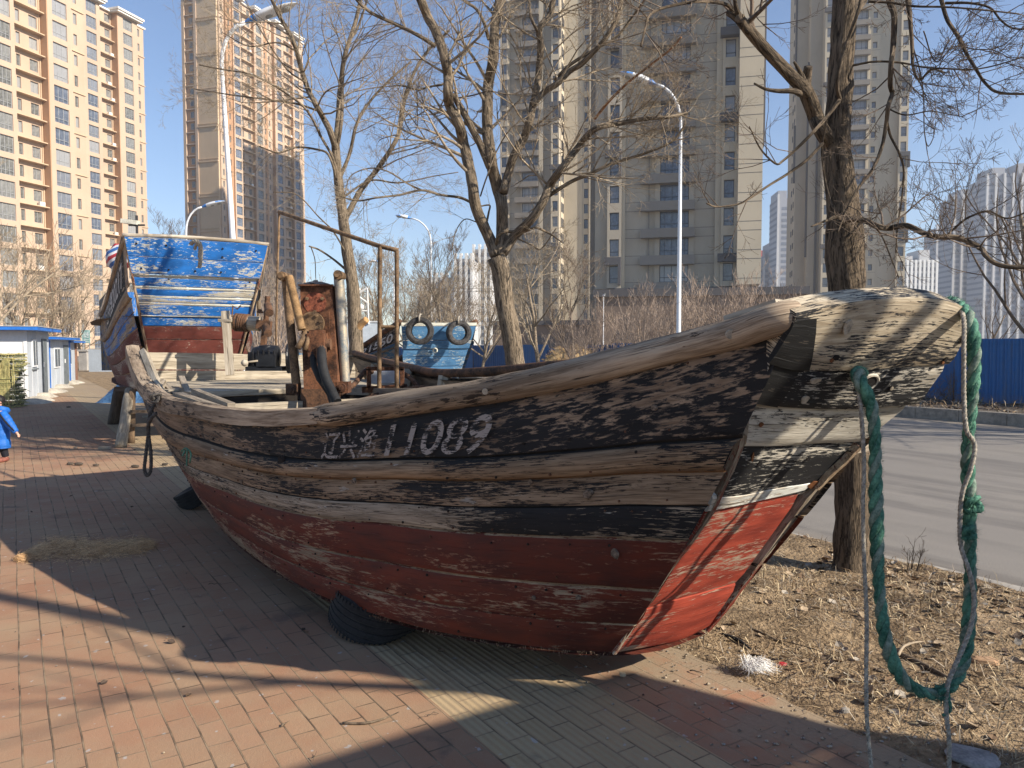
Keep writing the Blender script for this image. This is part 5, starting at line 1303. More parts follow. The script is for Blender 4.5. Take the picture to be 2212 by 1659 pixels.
# crab-pot stack
root = empty('net_stack', PZ(14, 879, 0), .1, 'stack of flat green and yellow net traps beside the white shed', 'fishing traps')
M_NET = [plain('net_green', (.30, .29, .12), .9, .4, 12), plain('net_yellow', (.50, .43, .18), .9, .4, 12), plain('net_dark', (.12, .13, .075), .9, .4, 12)]
rr = random.Random(9)
for k in range(9):
    m = MB(); z = .02 + k * .155; ox, oy = rr.uniform(-.06, .06), rr.uniform(-.05, .05); mi = rr.randrange(2)
    for zz in (0, .11):
        for a_, b_ in (((-.75, -.3), (.34, -.3)), ((.34, -.3), (.34, .3)), ((.34, .3), (-.75, .3)), ((-.75, .3), (-.75, -.3))):
            m.tube([V((a_[0] + ox, a_[1] + oy, z + zz)), V((b_[0] + ox, b_[1] + oy, z + zz - rr.uniform(0, .02)))], .013, 5, mi)
    for q in range(170):
        x0 = rr.uniform(-.75, .34); y0 = rr.choice((-.3, -.29, .3)) if q % 2 else rr.uniform(-.3, .3)
        if q % 5 == 0: x0 = .34; y0 = rr.uniform(-.3, .3)
        p = V((x0 + ox, y0 + oy, z + rr.uniform(0, .12))); d = V((rr.uniform(-1, 1), rr.uniform(-.15, .15), rr.uniform(-.6, .6))) * rr.uniform(.04, .16); q_ = p + d; q_.z = min(max(q_.z, z), z + .14); s_ = V((0, 0, .006)); m.quad(p - s_, p + s_, q_ + s_, q_ - s_, rr.randrange(3))
    m.bx(-.72 + ox, .31 + ox, -.27 + oy, .27 + oy, z + .03, z + .09, 2); m.build('trap', M_NET, root)
m = MB()
for q in range(90):
    x = rr.gauss(.08, .14); p = V((x, -.34, 1.25 + rr.uniform(-.3, .1))); P = [p + V((rr.uniform(-.02, .02), 0, -l)) for l in (0, .3, .6, .9)]; m.tube(P, .007, 4, rr.choice((1, 1, 0)))
m.build('hanging_cords', M_NET, root)
# gate, pillars, wall and notice at the end of the lane
M_PIL = plain('grey_pillar', (.36, .34, .31), .9, .2, 3); M_IRON = plain('black_iron', (.03, .03, .032), .6)
for i, (x, y0, y1, wv) in enumerate(((184, 759, 798, .5), (197, 759, 797, .7), (212, 757, 797, .8))):
    p = PZ(x, y1 + 2, 0); m = MB(); h = (y1 + 2 - y0) / FOC * p.y; m.bx(-wv / 2, wv / 2, -.25, .25, 0, h); m.bx(-wv / 2 - .08, wv / 2 + .08, -.33, .33, h, h + .12)
    o = m.build('gate_pillar', M_PIL); o.location = p; tag(o, ['leftmost grey gate pillar at the end of the lane', 'middle grey gate pillar with black railings either side', 'right grey gate pillar next to the pale wall'][i], 'pillar', 'gate pillars')
p0, p1 = PZ(186, 799, 0), PZ(210, 799, 0); m = MB()
for k in range(14):
    q = lerp(p0, p1, k / 13); m.bx(q.x - p0.x - .02, q.x - p0.x + .02, -.02, .02, .1, 1.2)
for z in (.15, 1.1): m.beam(V((0, 0, z)), V((p1.x - p0.x, p1.y - p0.y, z)), .04, .05)
o = m.build('iron_railing', M_IRON); o.location = p0; tag(o, 'black iron railing between the grey gate pillars', 'railing')
p = PZ(221, 803, 0); m = MB(); m.bx(-.75, 1.6, -.1, .1, 0, 1.33); o = m.build('pale_wall', plain('pale_blue_wall', (.40, .45, .50), .8, .1, 1)); o.location = p; tag(o, 'pale blue-grey boundary wall at the end of the lane', 'wall')
root = empty('notice_sign', PZ(181, 797, 0), 0, 'green and white notice board on two posts over the pillars', 'sign'); Y_ = root.location.y; kk = Y_ / FOC
m = MB(); m.bx(-.02 * 1, .03, -.03, .03, 0, (797 - 712) * kk); m.bx(13 * kk, 13 * kk + .05, -.03, .03, 0, (797 - 716) * kk); m.build('post', M_PIL, root)
m = MB(); m.bx(-.05, 16 * kk, -.07, -.031, (797 - 741) * kk, (797 - 713) * kk); sb = m.build('board', plain('notice_green', (.16, .38, .35), .7, .3, 2, c2=(.45, .62, .60)), root)
lettering('公告', lambda a, b: V((lerp(.1, 14.5 * kk, a), -.078, (797 - lerp(717, 730, b)) * kk)), 'board_lettering', plain('notice_white', (.8, .82, .8), .7), sb)
m = MB()
for z in (733, 737): m.bx(.1, 14 * kk, -.076, -.0715, (797 - z - 1) * kk, (797 - z) * kk)
m.build('board_lines', plain('notice_white2', (.7, .75, .74), .7), sb)

# ---- the child in the blue coat walking out of frame
ch = empty('person', V((PZ(2, 998, 0).x - .02, PZ(2, 998, 0).y, 0)), -.45, 'small child in a long bright blue padded coat walking away at the frame edge', 'person')
M_SKIN = plain('skin', (.55, .33, .24), .6, .08, 8); M_HAIR = plain('black_hair', (.012, .010, .010), .5, .3, 60, bump=.5); M_COAT = plain('blue_padded_coat', (.012, .115, .43), .55, .18, 8, bump=.4, bd=.01); M_TROU = plain('black_trousers', (.012, .012, .018), .8); M_SHOE = plain('brown_shoe', (.20, .07, .05), .7, .4, 20)
def skinmesh(name, joints, bones, mat, parent, sub=2):
    me = bpy.data.meshes.new(name); me.from_pydata([j[0] for j in joints], bones, []); me.materials.append(mat)
    o = bpy.data.objects.new(name, me); link(o, parent); sk = o.modifiers.new('s', 'SKIN'); sk.use_smooth_shade = True; ss = o.modifiers.new('b', 'SUBSURF'); ss.levels = sub; ss.render_levels = sub
    lay = me.skin_vertices[0].data if me.skin_vertices else None
    if lay is None:
        bm = bmesh.new(); bm.from_mesh(me); bm.verts.layers.skin.verify(); bm.to_mesh(me); bm.free(); lay = me.skin_vertices[0].data
    for i, j in enumerate(joints):
        lay[i].radius = (j[1], j[1]) if not isinstance(j[1], tuple) else j[1]; lay[i].use_root = i == 0
    return o
J = [((0, 0, .40), (.085, .07)), ((0, 0, .50), (.09, .07)), ((0, 0, .62), (.085, .065)), ((0, 0, .70), (.05, .05)), ((0, .0, .735), .032), ((0, -.01, .78), (.062, .068)), ((0, -.01, .845), (.068, .075)), ((0, -.005, .895), (.045, .05)),
     ((.05, 0, .36), .055), ((.055, .02, .20), .042), ((.06, .05, .06), .030), ((.065, .0, .025), .026),
     ((-.05, 0, .36), .055), ((-.055, -.10, .21), .042), ((-.06, .0, .06), .030), ((-.06, -.07, .02), .026),
     ((.12, 0, .66), .04), ((.19, .03, .54), .034), ((.27, .06, .43), .026), ((.295, .065, .41), .018), ((.315, .07, .39), (.017, .012)),
     ((-.12, 0, .66), .04), ((-.19, -.03, .54), .034), ((-.22, -.10, .43), .026), ((-.225, -.12, .41), .018), ((-.228, -.14, .39), (.017, .012))]
Bn = [(0, 1), (1, 2), (2, 3), (3, 4), (4, 5), (5, 6), (6, 7), (0, 8), (8, 9), (9, 10), (10, 11), (0, 12), (12, 13), (13, 14), (14, 15), (3, 16), (16, 17), (17, 18), (18, 19), (19, 20), (3, 21), (21, 22), (22, 23), (23, 24), (24, 25)]
# fingers
for base, idx, sx in (((.315, .07, .39), 20, 1), ((-.228, -.14, .39), 25, -1)):
    for k in range(4):
        b0 = V(base) + V((.004 * sx, (k - 1.5) * .008, -.010)); n0 = len(J); J += [(tuple(b0 + V((.010 * sx, 0, -.014))), .0045), (tuple(b0 + V((.012 * sx, 0, -.032 + .003 * abs(k - 1.5)))), .0038)]; Bn += [(idx, n0), (n0, n0 + 1)]
    n0 = len(J); J += [(tuple(V(base) + V((0, .020, -.006))), .005), (tuple(V(base) + V((.004 * sx, .028, -.020))), .004)]; Bn += [(idx, n0), (n0, n0 + 1)]
skinmesh('body', J, Bn, M_SKIN, ch)
def loft(name, secs, mat, seg=20, par=ch, quilt=0):
    """secs: (centre, rx, ry)"""
    m = MB(); rows = []
    P = []
    nn = 40
    for i in range(nn):
        f = i / (nn - 1) * (len(secs) - 1); k = min(len(secs) - 2, int(f)); u = f - k; u2 = u * u * (3 - 2 * u)
        c = lerp(V(secs[k][0]), V(secs[k + 1][0]), u); rx = lerp(secs[k][1], secs[k + 1][1], u2); ry = lerp(secs[k][2], secs[k + 1][2], u2)
        q = 1 + quilt * (abs(math.sin(i * .55)) - .5)
        rows.append([c + V((math.cos(2 * math.pi * (j % seg) / seg) * rx * q, math.sin(2 * math.pi * (j % seg) / seg) * ry * q, 0)) for j in range(seg + 1)])
    m.grid(rows, lambda i, j: (i * .05, j * .05), None, 0); return m.build(name, mat, par, smooth=True)
loft('coat', [((0, -.0, .19), .158, .125), ((0, 0, .21), .165, .13), ((0, 0, .35), .150, .125), ((0, 0, .50), .145, .118), ((0, 0, .62), .140, .105), ((0, 0, .70), .085, .075), ((0, 0, .725), .055, .055)], M_COAT, quilt=.05)
def limb(name, pts, rad, mat, quilt=0., seg=14):
    m = MB(); P = spline([V(p) for p in pts], 22); R__ = [itab([(i / (len(rad) - 1), r) for i, r in enumerate(rad)], k / 21) * (1 + quilt * (abs(math.sin(k * .9)) - .5)) for k in range(22)]
    m.tube(P, R__, seg); return m.build(name, mat, ch, smooth=True)
limb('coat_sleeve', [(.09, 0, .68), (.14, .01, .62), (.20, .03, .53), (.29, .062, .415)], [.052, .062, .056, .036], M_COAT, .12)
limb('coat_sleeve', [(-.09, 0, .68), (-.14, -.01, .62), (-.19, -.03, .53), (-.222, -.105, .42)], [.052, .062, .056, .036], M_COAT, .12)
limb('sleeve_stripe', [(.10, -.055, .70), (.155, -.05, .64), (.222, -.022, .55), (.30, .03, .44)], [.010, .012, .012, .010], M_TROU)
m = MB(); m.lathe([(.05, -.05), (.10, -.02), (.115, .03), (.09, .06)], (0, .035, .70), (0, .3, 1), 18); m.build('hood', M_COAT, ch, smooth=True)
limb('trouser_leg', [(.05, 0, .33), (.055, .02, .20), (.06, .05, .075)], [.07, .055, .042], M_TROU); limb('trouser_leg', [(-.05, 0, .33), (-.055, -.09, .21), (-.06, .0, .08)], [.07, .055, .042], M_TROU)
for sx, y in ((.062, .03), (-.06, -.04)):
    m = MB(); P = [V((sx, y + .055, .035)), V((sx, y + .03, .04)), V((sx, y - .03, .036)), V((sx, y - .085, .026)), V((sx, y - .11, .020))]; m.tube(P, [.022, .036, .036, .032, .014], 12); m.build('shoe', M_SHOE, ch, smooth=True)
m = MB(); rows = []
for i in range(12):
    th = math.pi * .62 * i / 11; rows.append([V((0, .002, .842)) + V((math.sin(th) * math.cos(a_) * .080, math.sin(th) * math.sin(a_) * .088, math.cos(th) * .082)) + V((0, .010, 0)) for a_ in [2 * math.pi * j / 24 for j in range(25)]])
m.grid(rows, lambda i, j: (i * .02, j * .02), None, 0, flip=True); m.build('hair', M_HAIR, ch, smooth=True)
m = MB(); m.lathe([(.0005, .012), (.008, .006), (.010, 0)], (0, -.088, .822), (0, -1, -.2), 8)
for s_ in (-1, 1): m.lathe([(.0005, .004), (.014, .002), (.018, -.006)], (s_ * .074, 0, .825), (s_, 0, 0), 10)
m.build('face_features', M_SKIN, ch, smooth=True)
m = MB()
for s_ in (-1, 1): m.lathe([(.0005, .004), (.007, .002), (.008, -.002)], (s_ * .026, -.080, .838), (0, -1, 0), 8)
m.build('eyes', M_HAIR, ch); m = MB(); m.beam(V((-.016, -.080, .795)), V((.016, -.080, .795)), .004, .004); m.build('mouth', plain('lips', (.40, .14, .12), .6), ch)
m = MB()
for q in range(5): m.lathe([(.0005, .004), (.016, .004), (.018, 0)], V((-.03 + q * .022, .128, .50 - .05 * (q % 3))), (0, 1, 0), 7)
m.build('coat_print', plain('coat_print_white', (.6, .62, .66), .7), ch)

# ================================================================== trees
def bark(name, a, b, sc=1.):
    m = NT(name); uv = m.uv()
    n1 = m.noise(m.mp(uv, (5 * sc, 42 * sc, 1)), 1, 6, .6, 1.2); n2 = m.noise(m.mp(uv, (1.5, 4, 1)), 1, 4, .6); n3 = m.noise(m.mp(uv, (30 * sc, 120 * sc, 1)), 1, 3, .6)
    f = m.ramp(n1, .38, .60); col = m.mix(f, tuple(x * .22 for x in a), m.mix(n2, a, b)); col = m.mix(m.ramp(n3, .4, .7, 0, .35), col, b)
    return m.done(col, .95, m.bump(m.math('ADD', n1, m.math('MULTIPLY', n3, .3)), 1., .03 / sc))
M_BARK = bark('bark_ridged', (.095, .070, .046), (.245, .185, .125)); M_BARK2 = bark('bark_brown', (.16, .12, .08), (.34, .27, .19), 1.3)
M_LIMB = plain('branch_bark', (.13, .095, .065), .95, .4, 14, bump=.5, c2=(.36, .29, .21)); M_TW = plain('twig_wood', (.20, .15, .10), .9, .35, 9, bump=0, c2=(.42, .34, .24))
M_TWD = plain('twig_dark', (.085, .062, .045), .9, .35, 9, bump=0, c2=(.20, .15, .11)); M_TWR = plain('twig_reddish', (.24, .17, .125), .9, .35, 9, bump=0, c2=(.46, .36, .28))
M_RUSTB = plain('dead_branch_rust', (.22, .085, .035), .9, .4, 18, c2=(.40, .20, .09))
def rvec(rr): return V((rr.gauss(0, 1), rr.gauss(0, 1), rr.gauss(0, 1)))
def grow(mb, p, d, r, L, depth, rr, up=.12, wig=.22, kids=(3, 5), shrink=.55, minr=.0012, seg=None, mi=0, ratio=.62, droop=0.):
    """one curving shoot with side shoots"""
    n = max(3, int(3 + L * 2.2)) if depth > 1 else (4 if depth else 3); n = min(n, 9)
    pts = [p.copy()]; dd = d.normalized()
    for i in range(n):
        dd = (dd + rvec(rr) * wig / math.sqrt(n) + V((0, 0, up / n * 2 - droop * (i / n) / n * 2))).normalized(); pts.append(pts[-1] + dd * (L / n))
    rad = [max(minr, r * (1 - .72 * i / n)) for i in range(n + 1)]; rad[-1] = minr * .8
    mb.tube(pts, rad, seg or (6 if r > .02 else (4 if r > .007 else 3)), mi, cap=False)
    if depth <= 0: return
    k = rr.randint(*kids); ph = rr.uniform(0, 6.28)
    for j in range(k):
        f = rr.uniform(.22, .97); x = f * n; i = min(n - 1, int(x)); q = lerp(pts[i], pts[i + 1], x - i); t = (pts[i + 1] - pts[i]).normalized()
        ph += 2.4 + rr.uniform(-.5, .5); a = t.orthogonal().normalized(); b = t.cross(a); an = rr.uniform(.45, .95)
        nd = t * math.cos(an) + (a * math.cos(ph) + b * math.sin(ph)) * math.sin(an)
        grow(mb, q, nd, rad[i] * ratio, L * shrink * rr.uniform(.7, 1.2) * (1.15 - .5 * f), depth - 1, rr, up, wig, kids, shrink, minr, None, mi, ratio, droop)
def limb_px(mb, pts, Y, w0, w1, dy=0., mi=0, seg=10, wob=.12, n=None, rnd=None):
    """pts in picture units traced at depth Y (+dy towards its end), widths in picture units -> metres"""
    m = len(pts); Q = []
    for i, p in enumerate(pts):
        yy = Y + dy * i / (m - 1) + (rnd.uniform(-.05, .05) * Y * .3 if rnd and i else 0)
        Q.append(PY(p[0], p[1], yy))
    n = n or max(10, m * 5); P = spline(Q, n); k = Y / FOC
    R__ = [lerp(w0, w1, i / (n - 1)) * k / 2 for i in range(n)]
    if wob: P = [p + rv * 0 for p, rv in zip(P, P)]
    mb.tube(P, R__, seg, mi, wob=wob); return P, R__
DENS = .36
def sprout(mb, P, R__, rr, dens, L, depth, f0=.25, kids=(3, 5), mi=0, side=None, up=.12, ratio=.45, ymix=.35, **kw):
    n = int(dens * DENS); 
    for j in range(n):
        f = rr.uniform(f0, 1); i = min(len(P) - 2, int(f * (len(P) - 1))); t = (P[i + 1] - P[i]).normalized(); a = V((rr.gauss(0, 1), rr.gauss(0, 1) * ymix, rr.gauss(.15, 1))); a = (a - t * a.dot(t)).normalized()
        an = rr.uniform(.5, 1.1); d = t * math.cos(an) + a * math.sin(an); grow(mb, P[i], d, max(.004, R__[i] * ratio), L * rr.uniform(.6, 1.3) * (1.2 - .5 * f), depth, rr, up, kids=kids, mi=mi, **kw)
def Z1(l): return [(x * .3335, y * .3335) for x, y in l]                    # zoomed crop coordinates -> picture units
def Z2(l): return [(737.6 + x * .3335, y * .3335) for x, y in l]
def Z3(l): return [(1475.3 + x * .3333, y * .3333) for x, y in l]
def tree_root(name, p, label, group=None): return empty(name, p, 0, label, 'tree', group)
def addto(mb, root, name, mats, smooth=True): mb_off(mb, root.location); return mb.build(name, mats, root, smooth)
GT = 'bare street trees along the verge'
# ---- T1: the thick trunk right of the bow
Y1 = 5.35; r1 = tree_root('street_tree', PZ(1842, 1243, 0), 'thick dark ridged trunk behind the raised bow with one broken forked limb', GT)
rr = random.Random(101); mb = MB(); tw_ = MB()
tr = [(1842, 1260), (1840, 1225), (1841, 1100), (1841, 1000), (1834, 850), (1828, 640)] ; up1 = Z3([(1055, 1650), (1035, 1350), (1010, 1100), (998, 900), (1015, 640), (1028, 400), (1040, 200), (1050, 60), (1045, -120), (1020, -500)])
P, R_ = limb_px(mb, tr + up1[1:], Y1, 76, 66, 0, seg=22, wob=.10, n=80)
for i in range(len(R_)): pass
mb = MB(); k = Y1 / FOC; Rw = [itab([(0, 46), (.03, 40), (.08, 37), (.35, 35), (.5, 39), (.58, 34), (.7, 26), (.8, 25), (1, 22)], i / 79) * k for i in range(80)]; mb.tube(P, Rw, 24, wob=.14)
def add_limb(mb, tw_, pts, Y, w0, w1, dy, dens, L, depth, rr, seg=10, **kw):
    P, R__ = limb_px(mb, pts, Y, w0, w1, dy, seg=seg, rnd=rr)
    if dens: sprout(tw_, P, R__, rr, dens, L, depth, **kw)
    return P, R__
add_limb(mb, tw_, Z3([(1070, 110), (1130, 20), (1200, -80), (1330, -350)]), Y1, 34, 22, .3, 14, .9, 3, rr)
add_limb(mb, tw_, Z3([(955, 930), (890, 830), (860, 760), (815, 640), (780, 560)]), Y1, 34, 30, -.2, 2, .5, 2, rr, seg=14)
add_limb(mb, tw_, Z3([(800, 600), (740, 530), (640, 430), (545, 330), (430, 200), (370, 125)]), Y1 - .2, 28, 19, -.5, 10, .6, 3, rr, seg=14)
add_limb(mb, tw_, Z3([(375, 135), (330, 100), (298, 82)]), Y1 - .7, 19, 16, 0, 0, 0, 0, rr)
add_limb(mb, tw_, Z3([(380, 130), (345, 50), (330, -60)]), Y1 - .7, 12, 6, -.1, 4, .6, 3, rr)
add_limb(mb, tw_, Z3([(345, 95), (290, 35), (190, 12), (60, 12), (-40, 30)]) + Z2([(2060, 60), (1990, 105), (1965, 190), (1940, 300)]), Y1 - .7, 8, 4, -.5, 34, .55, 3, rr)
add_limb(mb, tw_, Z3([(790, 620), (800, 520), (812, 430)]), Y1 - .2, 24, 17, 0, 0, 0, 0, rr); add_limb(mb, tw_, Z3([(790, 560), (765, 480), (720, 400)]), Y1 - .25, 16, 5, 0, 0, 0, 0, rr, seg=7)
add_limb(mb, tw_, Z3([(770, 610), (710, 590), (620, 590), (530, 575), (460, 540)]), Y1 - .2, 14, 4, -.2, 0, 0, 0, rr, seg=7, wob=.4) if False else add_limb(mb, tw_, Z3([(770, 610), (710, 590), (620, 590), (530, 575), (460, 540)]), Y1 - .2, 15, 4, -.2, 0, 0, 0, rr, seg=8)
add_limb(mb, tw_, Z3([(1020, 650), (1000, 560), (1020, 420), (1070, 260), (1140, 60), (1160, -40)]), Y1 - .18, 9, 7, -.1, 4, .4, 2, rr, seg=8)
add_limb(mb, tw_, Z3([(1015, 650), (930, 760), (840, 860), (730, 970), (650, 1040), (600, 1060), (510, 975), (430, 820)]), Y1 - .2, 9, 2.2, -.4, 16, .45, 2, rr, seg=7)
add_limb(mb, tw_, Z3([(905, 930), (800, 1040), (690, 1120), (560, 1200), (440, 1280), (350, 1325), (220, 1340), (155, 1318)]), Y1 - .2, 7, 3, -.5, 13, .4, 2, rr, seg=7)
add_limb(mb, tw_, Z3([(930, 780), (900, 980), (930, 1200), (990, 1400)]), Y1 - .22, 5, 2.5, 0, 5, .25, 1, rr, seg=6)
LASTX = [(1566 + .292 * x, 459 + .292 * y) for x, y in ((1890, 262), (1930, 320), (2000, 375), (2110, 402), (2300, 398))]
PR, RR = add_limb(mb, tw_, Z3([(1040, 1440), (1100, 1420), (1180, 1430), (1260, 1468), (1340, 1478), (1450, 1462), (1560, 1512), (1650, 1535), (1780, 1540)]) + LASTX, Y1 - .1, 13, 8, -.9, 30, .6, 3, rr, seg=12)
add_limb(mb, tw_, Z3([(1040, 1440), (1000, 1405), (930, 1430), (830, 1468)]), Y1 - .15, 10, 3, -.1, 4, .3, 1, rr, seg=8)
# hanging limbs from the fork above the frame
hang = [([(1330, -60), (1345, 20), (1370, 100), (1362, 300), (1350, 420), (1345, 560), (1358, 600), (1330, 690), (1318, 800), (1290, 950), (1228, 1100), (1150, 1200), (1065, 1350), (1000, 1510)], 14, 4, -.35, 30),
        ([(1325, 800), (1345, 880), (1400, 990), (1430, 1090), (1420, 1280), (1390, 1480), (1380, 1640)], 6, 2.5, 0, 16),
        ([(1455, -40), (1475, 150), (1485, 300), (1490, 420), (1515, 505), (1545, 512), (1610, 450), (1700, 470)], 11, 3, -.3, 24),
        ([(1670, -20), (1715, 130), (1780, 230), (1840, 350), (1900, 450), (1960, 540), (2050, 600), (2260, 610)], 9, 4.5, -.5, 30),
        ([(1100, 425), (1230, 400), (1400, 405), (1560, 435), (1720, 445), (1860, 450), (2000, 430), (2240, 360)], 5, 2.5, -.5, 26),
        ([(1490, 300), (1540, 480), (1560, 640), (1565, 850), (1590, 950), (1620, 900), (1640, 780)], 3.2, 1.5, -.1, 12),
        ([(1200, 10), (1330, 15), (1500, 40), (1700, 45), (1900, 60), (2180, 90)], 6, 2.5, -.5, 24),
        ([(1560, 200), (1640, 400), (1760, 300), (1900, 320), (2060, 300), (2230, 150)], 3, 1.5, -.4, 14),
        ([(1700, 1535), (1760, 1480), (1850, 1410), (1980, 1370), (2100, 1415), (2240, 1370)], 5, 3, -.4, 22),
        ([(1880, 1430), (1850, 1500), (1840, 1600), (1855, 1700)], 2.6, 1.2, 0, 5), ([(2060, 1400), (2110, 1520), (2130, 1640), (2150, 1800)], 3.5, 1.5, 0, 8),
        ([(1240, 1465), (1290, 1530), (1340, 1650), (1400, 1800)], 4, 2, -.1, 8), ([(1320, 700), (1440, 745), (1600, 720), (1720, 740), (1820, 760)], 3.5, 1.5, -.2, 10),
        ([(1700, 20), (1860, 20), (1990, 50), (2060, 130), (2130, 180), (2260, 190)], 6, 3, -.3, 14), ([(600, -40), (470, 60), (520, 160), (600, 220)], 3, 1.4, -.3, 7)]
for pts, w0, w1, dy, dn in hang: add_limb(mb, tw_, Z3(pts), Y1 - .05, w0, w1, dy, dn, .42, 3 if dn > 20 else 2, rr, seg=8, up=.02, ratio=.35)
addto(mb, r1, 'trunk', M_BARK); addto(tw_, r1, 'crown', M_TWD)
DENS = .62
# ---- T2: forked tree in the middle
Y2 = 9.; r2 = tree_root('street_tree', PY(1112, 800, Y2) * 1., 'many-limbed bare tree forking low above the middle of the hull', GT); r2.location.z = 0
rr = random.Random(202); mb = MB(); tw_ = MB()
base = [(1118, 900), (1114, 800), (1104, 720), (1090, 650), (1083, 590), (1072, 556)]
P, R_ = limb_px(mb, base, Y2, 42, 40, 0, seg=20, n=30); 
TL2 = [([(1000, 1660), (960, 1550), (920, 1460), (870, 1340), (850, 1200), (820, 1050), (790, 920), (760, 800), (700, 680), (690, 600), (690, 500), (670, 380), (640, 280), (600, 180), (560, 110), (515, 0), (480, -120), (430, -420)], 25, 17, -.4, 26, 1.1, 3),
       ([(1025, 1660), (1040, 1500), (1040, 1340), (1020, 1250), (985, 1120), (965, 1000), (945, 850), (945, 700), (950, 550), (980, 400), (990, 250), (1000, 120), (1025, 0), (1040, -150), (1080, -420)], 27, 19, .3, 26, 1.1, 3),
       ([(960, 1085), (905, 950), (855, 850), (785, 720), (730, 620)], 16, 14, 0, 3, .6, 2),
       ([(1050, 1245), (1080, 1130), (1120, 1000), (1180, 900), (1220, 780), (1240, 680), (1260, 600), (1280, 450), (1290, 300), (1285, 180), (1350, 100), (1370, 0), (1400, -200)], 19, 12, .2, 26, 1., 3),
       ([(1240, 680), (1320, 590), (1400, 540), (1480, 460), (1560, 410), (1700, 260), (1780, 130), (1815, 0), (1850, -180)], 14, 8, -.5, 34, 1., 3),
       ([(1045, 1640), (1120, 1530), (1230, 1420), (1310, 1300), (1350, 1200), (1420, 1100), (1520, 970), (1600, 870), (1680, 820), (1800, 800), (1950, 770), (2100, 760), (2240, 735)], 22, 6, -.8, 50, .9, 3),
       ([(1310, 1290), (1400, 1230), (1500, 1170), (1600, 1130), (1750, 1060), (1850, 1030), (2000, 980), (2150, 910), (2230, 800)], 9, 4, -.4, 34, .8, 3),
       ([(1270, 200), (1230, 120), (1215, 0), (1190, -150)], 7, 4, 0, 10, .7, 3), ([(1380, 520), (1480, 420), (1640, 320), (1780, 240), (1900, 90), (1990, -40)], 8, 4, -.5, 30, .8, 3),
       ([(840, 1310), (770, 1280), (640, 1262), (520, 1232), (380, 1262), (230, 1280), (100, 1300), (-40, 1262)], 6, 3, -.5, 24, .7, 3), ([(520, 1232), (430, 1190), (300, 1110), (180, 1090), (60, 1140), (20, 1260)], 4, 2, -.2, 14, .5, 3),
       ([(610, 300), (500, 230), (380, 170), (280, 125), (190, 80), (100, 0), (60, -90)], 9, 6, -.3, 24, .8, 3), ([(955, 255), (925, 150), (870, 55), (790, 0), (740, -60)], 8, 5, -.2, 12, .8, 3),
       ([(660, 545), (580, 560), (490, 580), (380, 555), (200, 570), (90, 592)], 4.5, 2, -.3, 18, .6, 3), ([(1080, 1500), (1180, 1500), (1260, 1475), (1360, 1520), (1430, 1570)], 7, 3, -.3, 8, .5, 2),
       ([(1000, 1580), (1030, 1510), (1080, 1495)], 8, 7, -.2, 0, 0, 0), ([(900, 1270), (940, 1150), (1010, 970), (1100, 830), (1240, 720), (1330, 540)], 3.5, 2, -.4, 12, .5, 2),
       ([(940, 1440), (955, 1370), (960, 1330), (900, 1335)], 5, 3, -.1, 2, .3, 1), ([(880, 1440), (800, 1420), (740, 1500), (720, 1600), (728, 1650)], 2.5, 1.5, -.2, 4, .4, 2), ([(730, 640), (860, 615), (960, 590), (1100, 610), (1230, 560)], 3.5, 1.5, -.6, 8, .4, 2),
       ([(490, 590), (492, 720), (488, 830), (420, 900)], 2.5, 1.4, 0, 6, .4, 2), ([(1550, 870), (1510, 930), (1465, 980)], 3, 2.5, -.1, 0, 0, 0), ([(1130, 1540), (1240, 1590), (1290, 1615), (1390, 1480)], 4, 2, -.2, 6, .4, 2)]
for pts, w0, w1, dy, dn, L, dp in TL2: add_limb(mb, tw_, Z2(pts), Y2, w0, w1, dy, dn, L, dp, rr, seg=14 if w0 > 12 else 8, ratio=.34, up=.06)
for pts, w0, w1 in (([(1640, 770), (1730, 660), (1850, 540), (1990, 430), (2130, 320), (2200, 240)], 6, 4),):
    P, R_ = limb_px(mb, Z2(pts), Y2, w0, w1, -.9, mi=1, seg=8); sprout(tw_, P, R_, rr, 14, .6, 3, ratio=.4)
addto(mb, r2, 'trunk', [M_BARK2, M_RUSTB]); addto(tw_, r2, 'crown', M_TW)
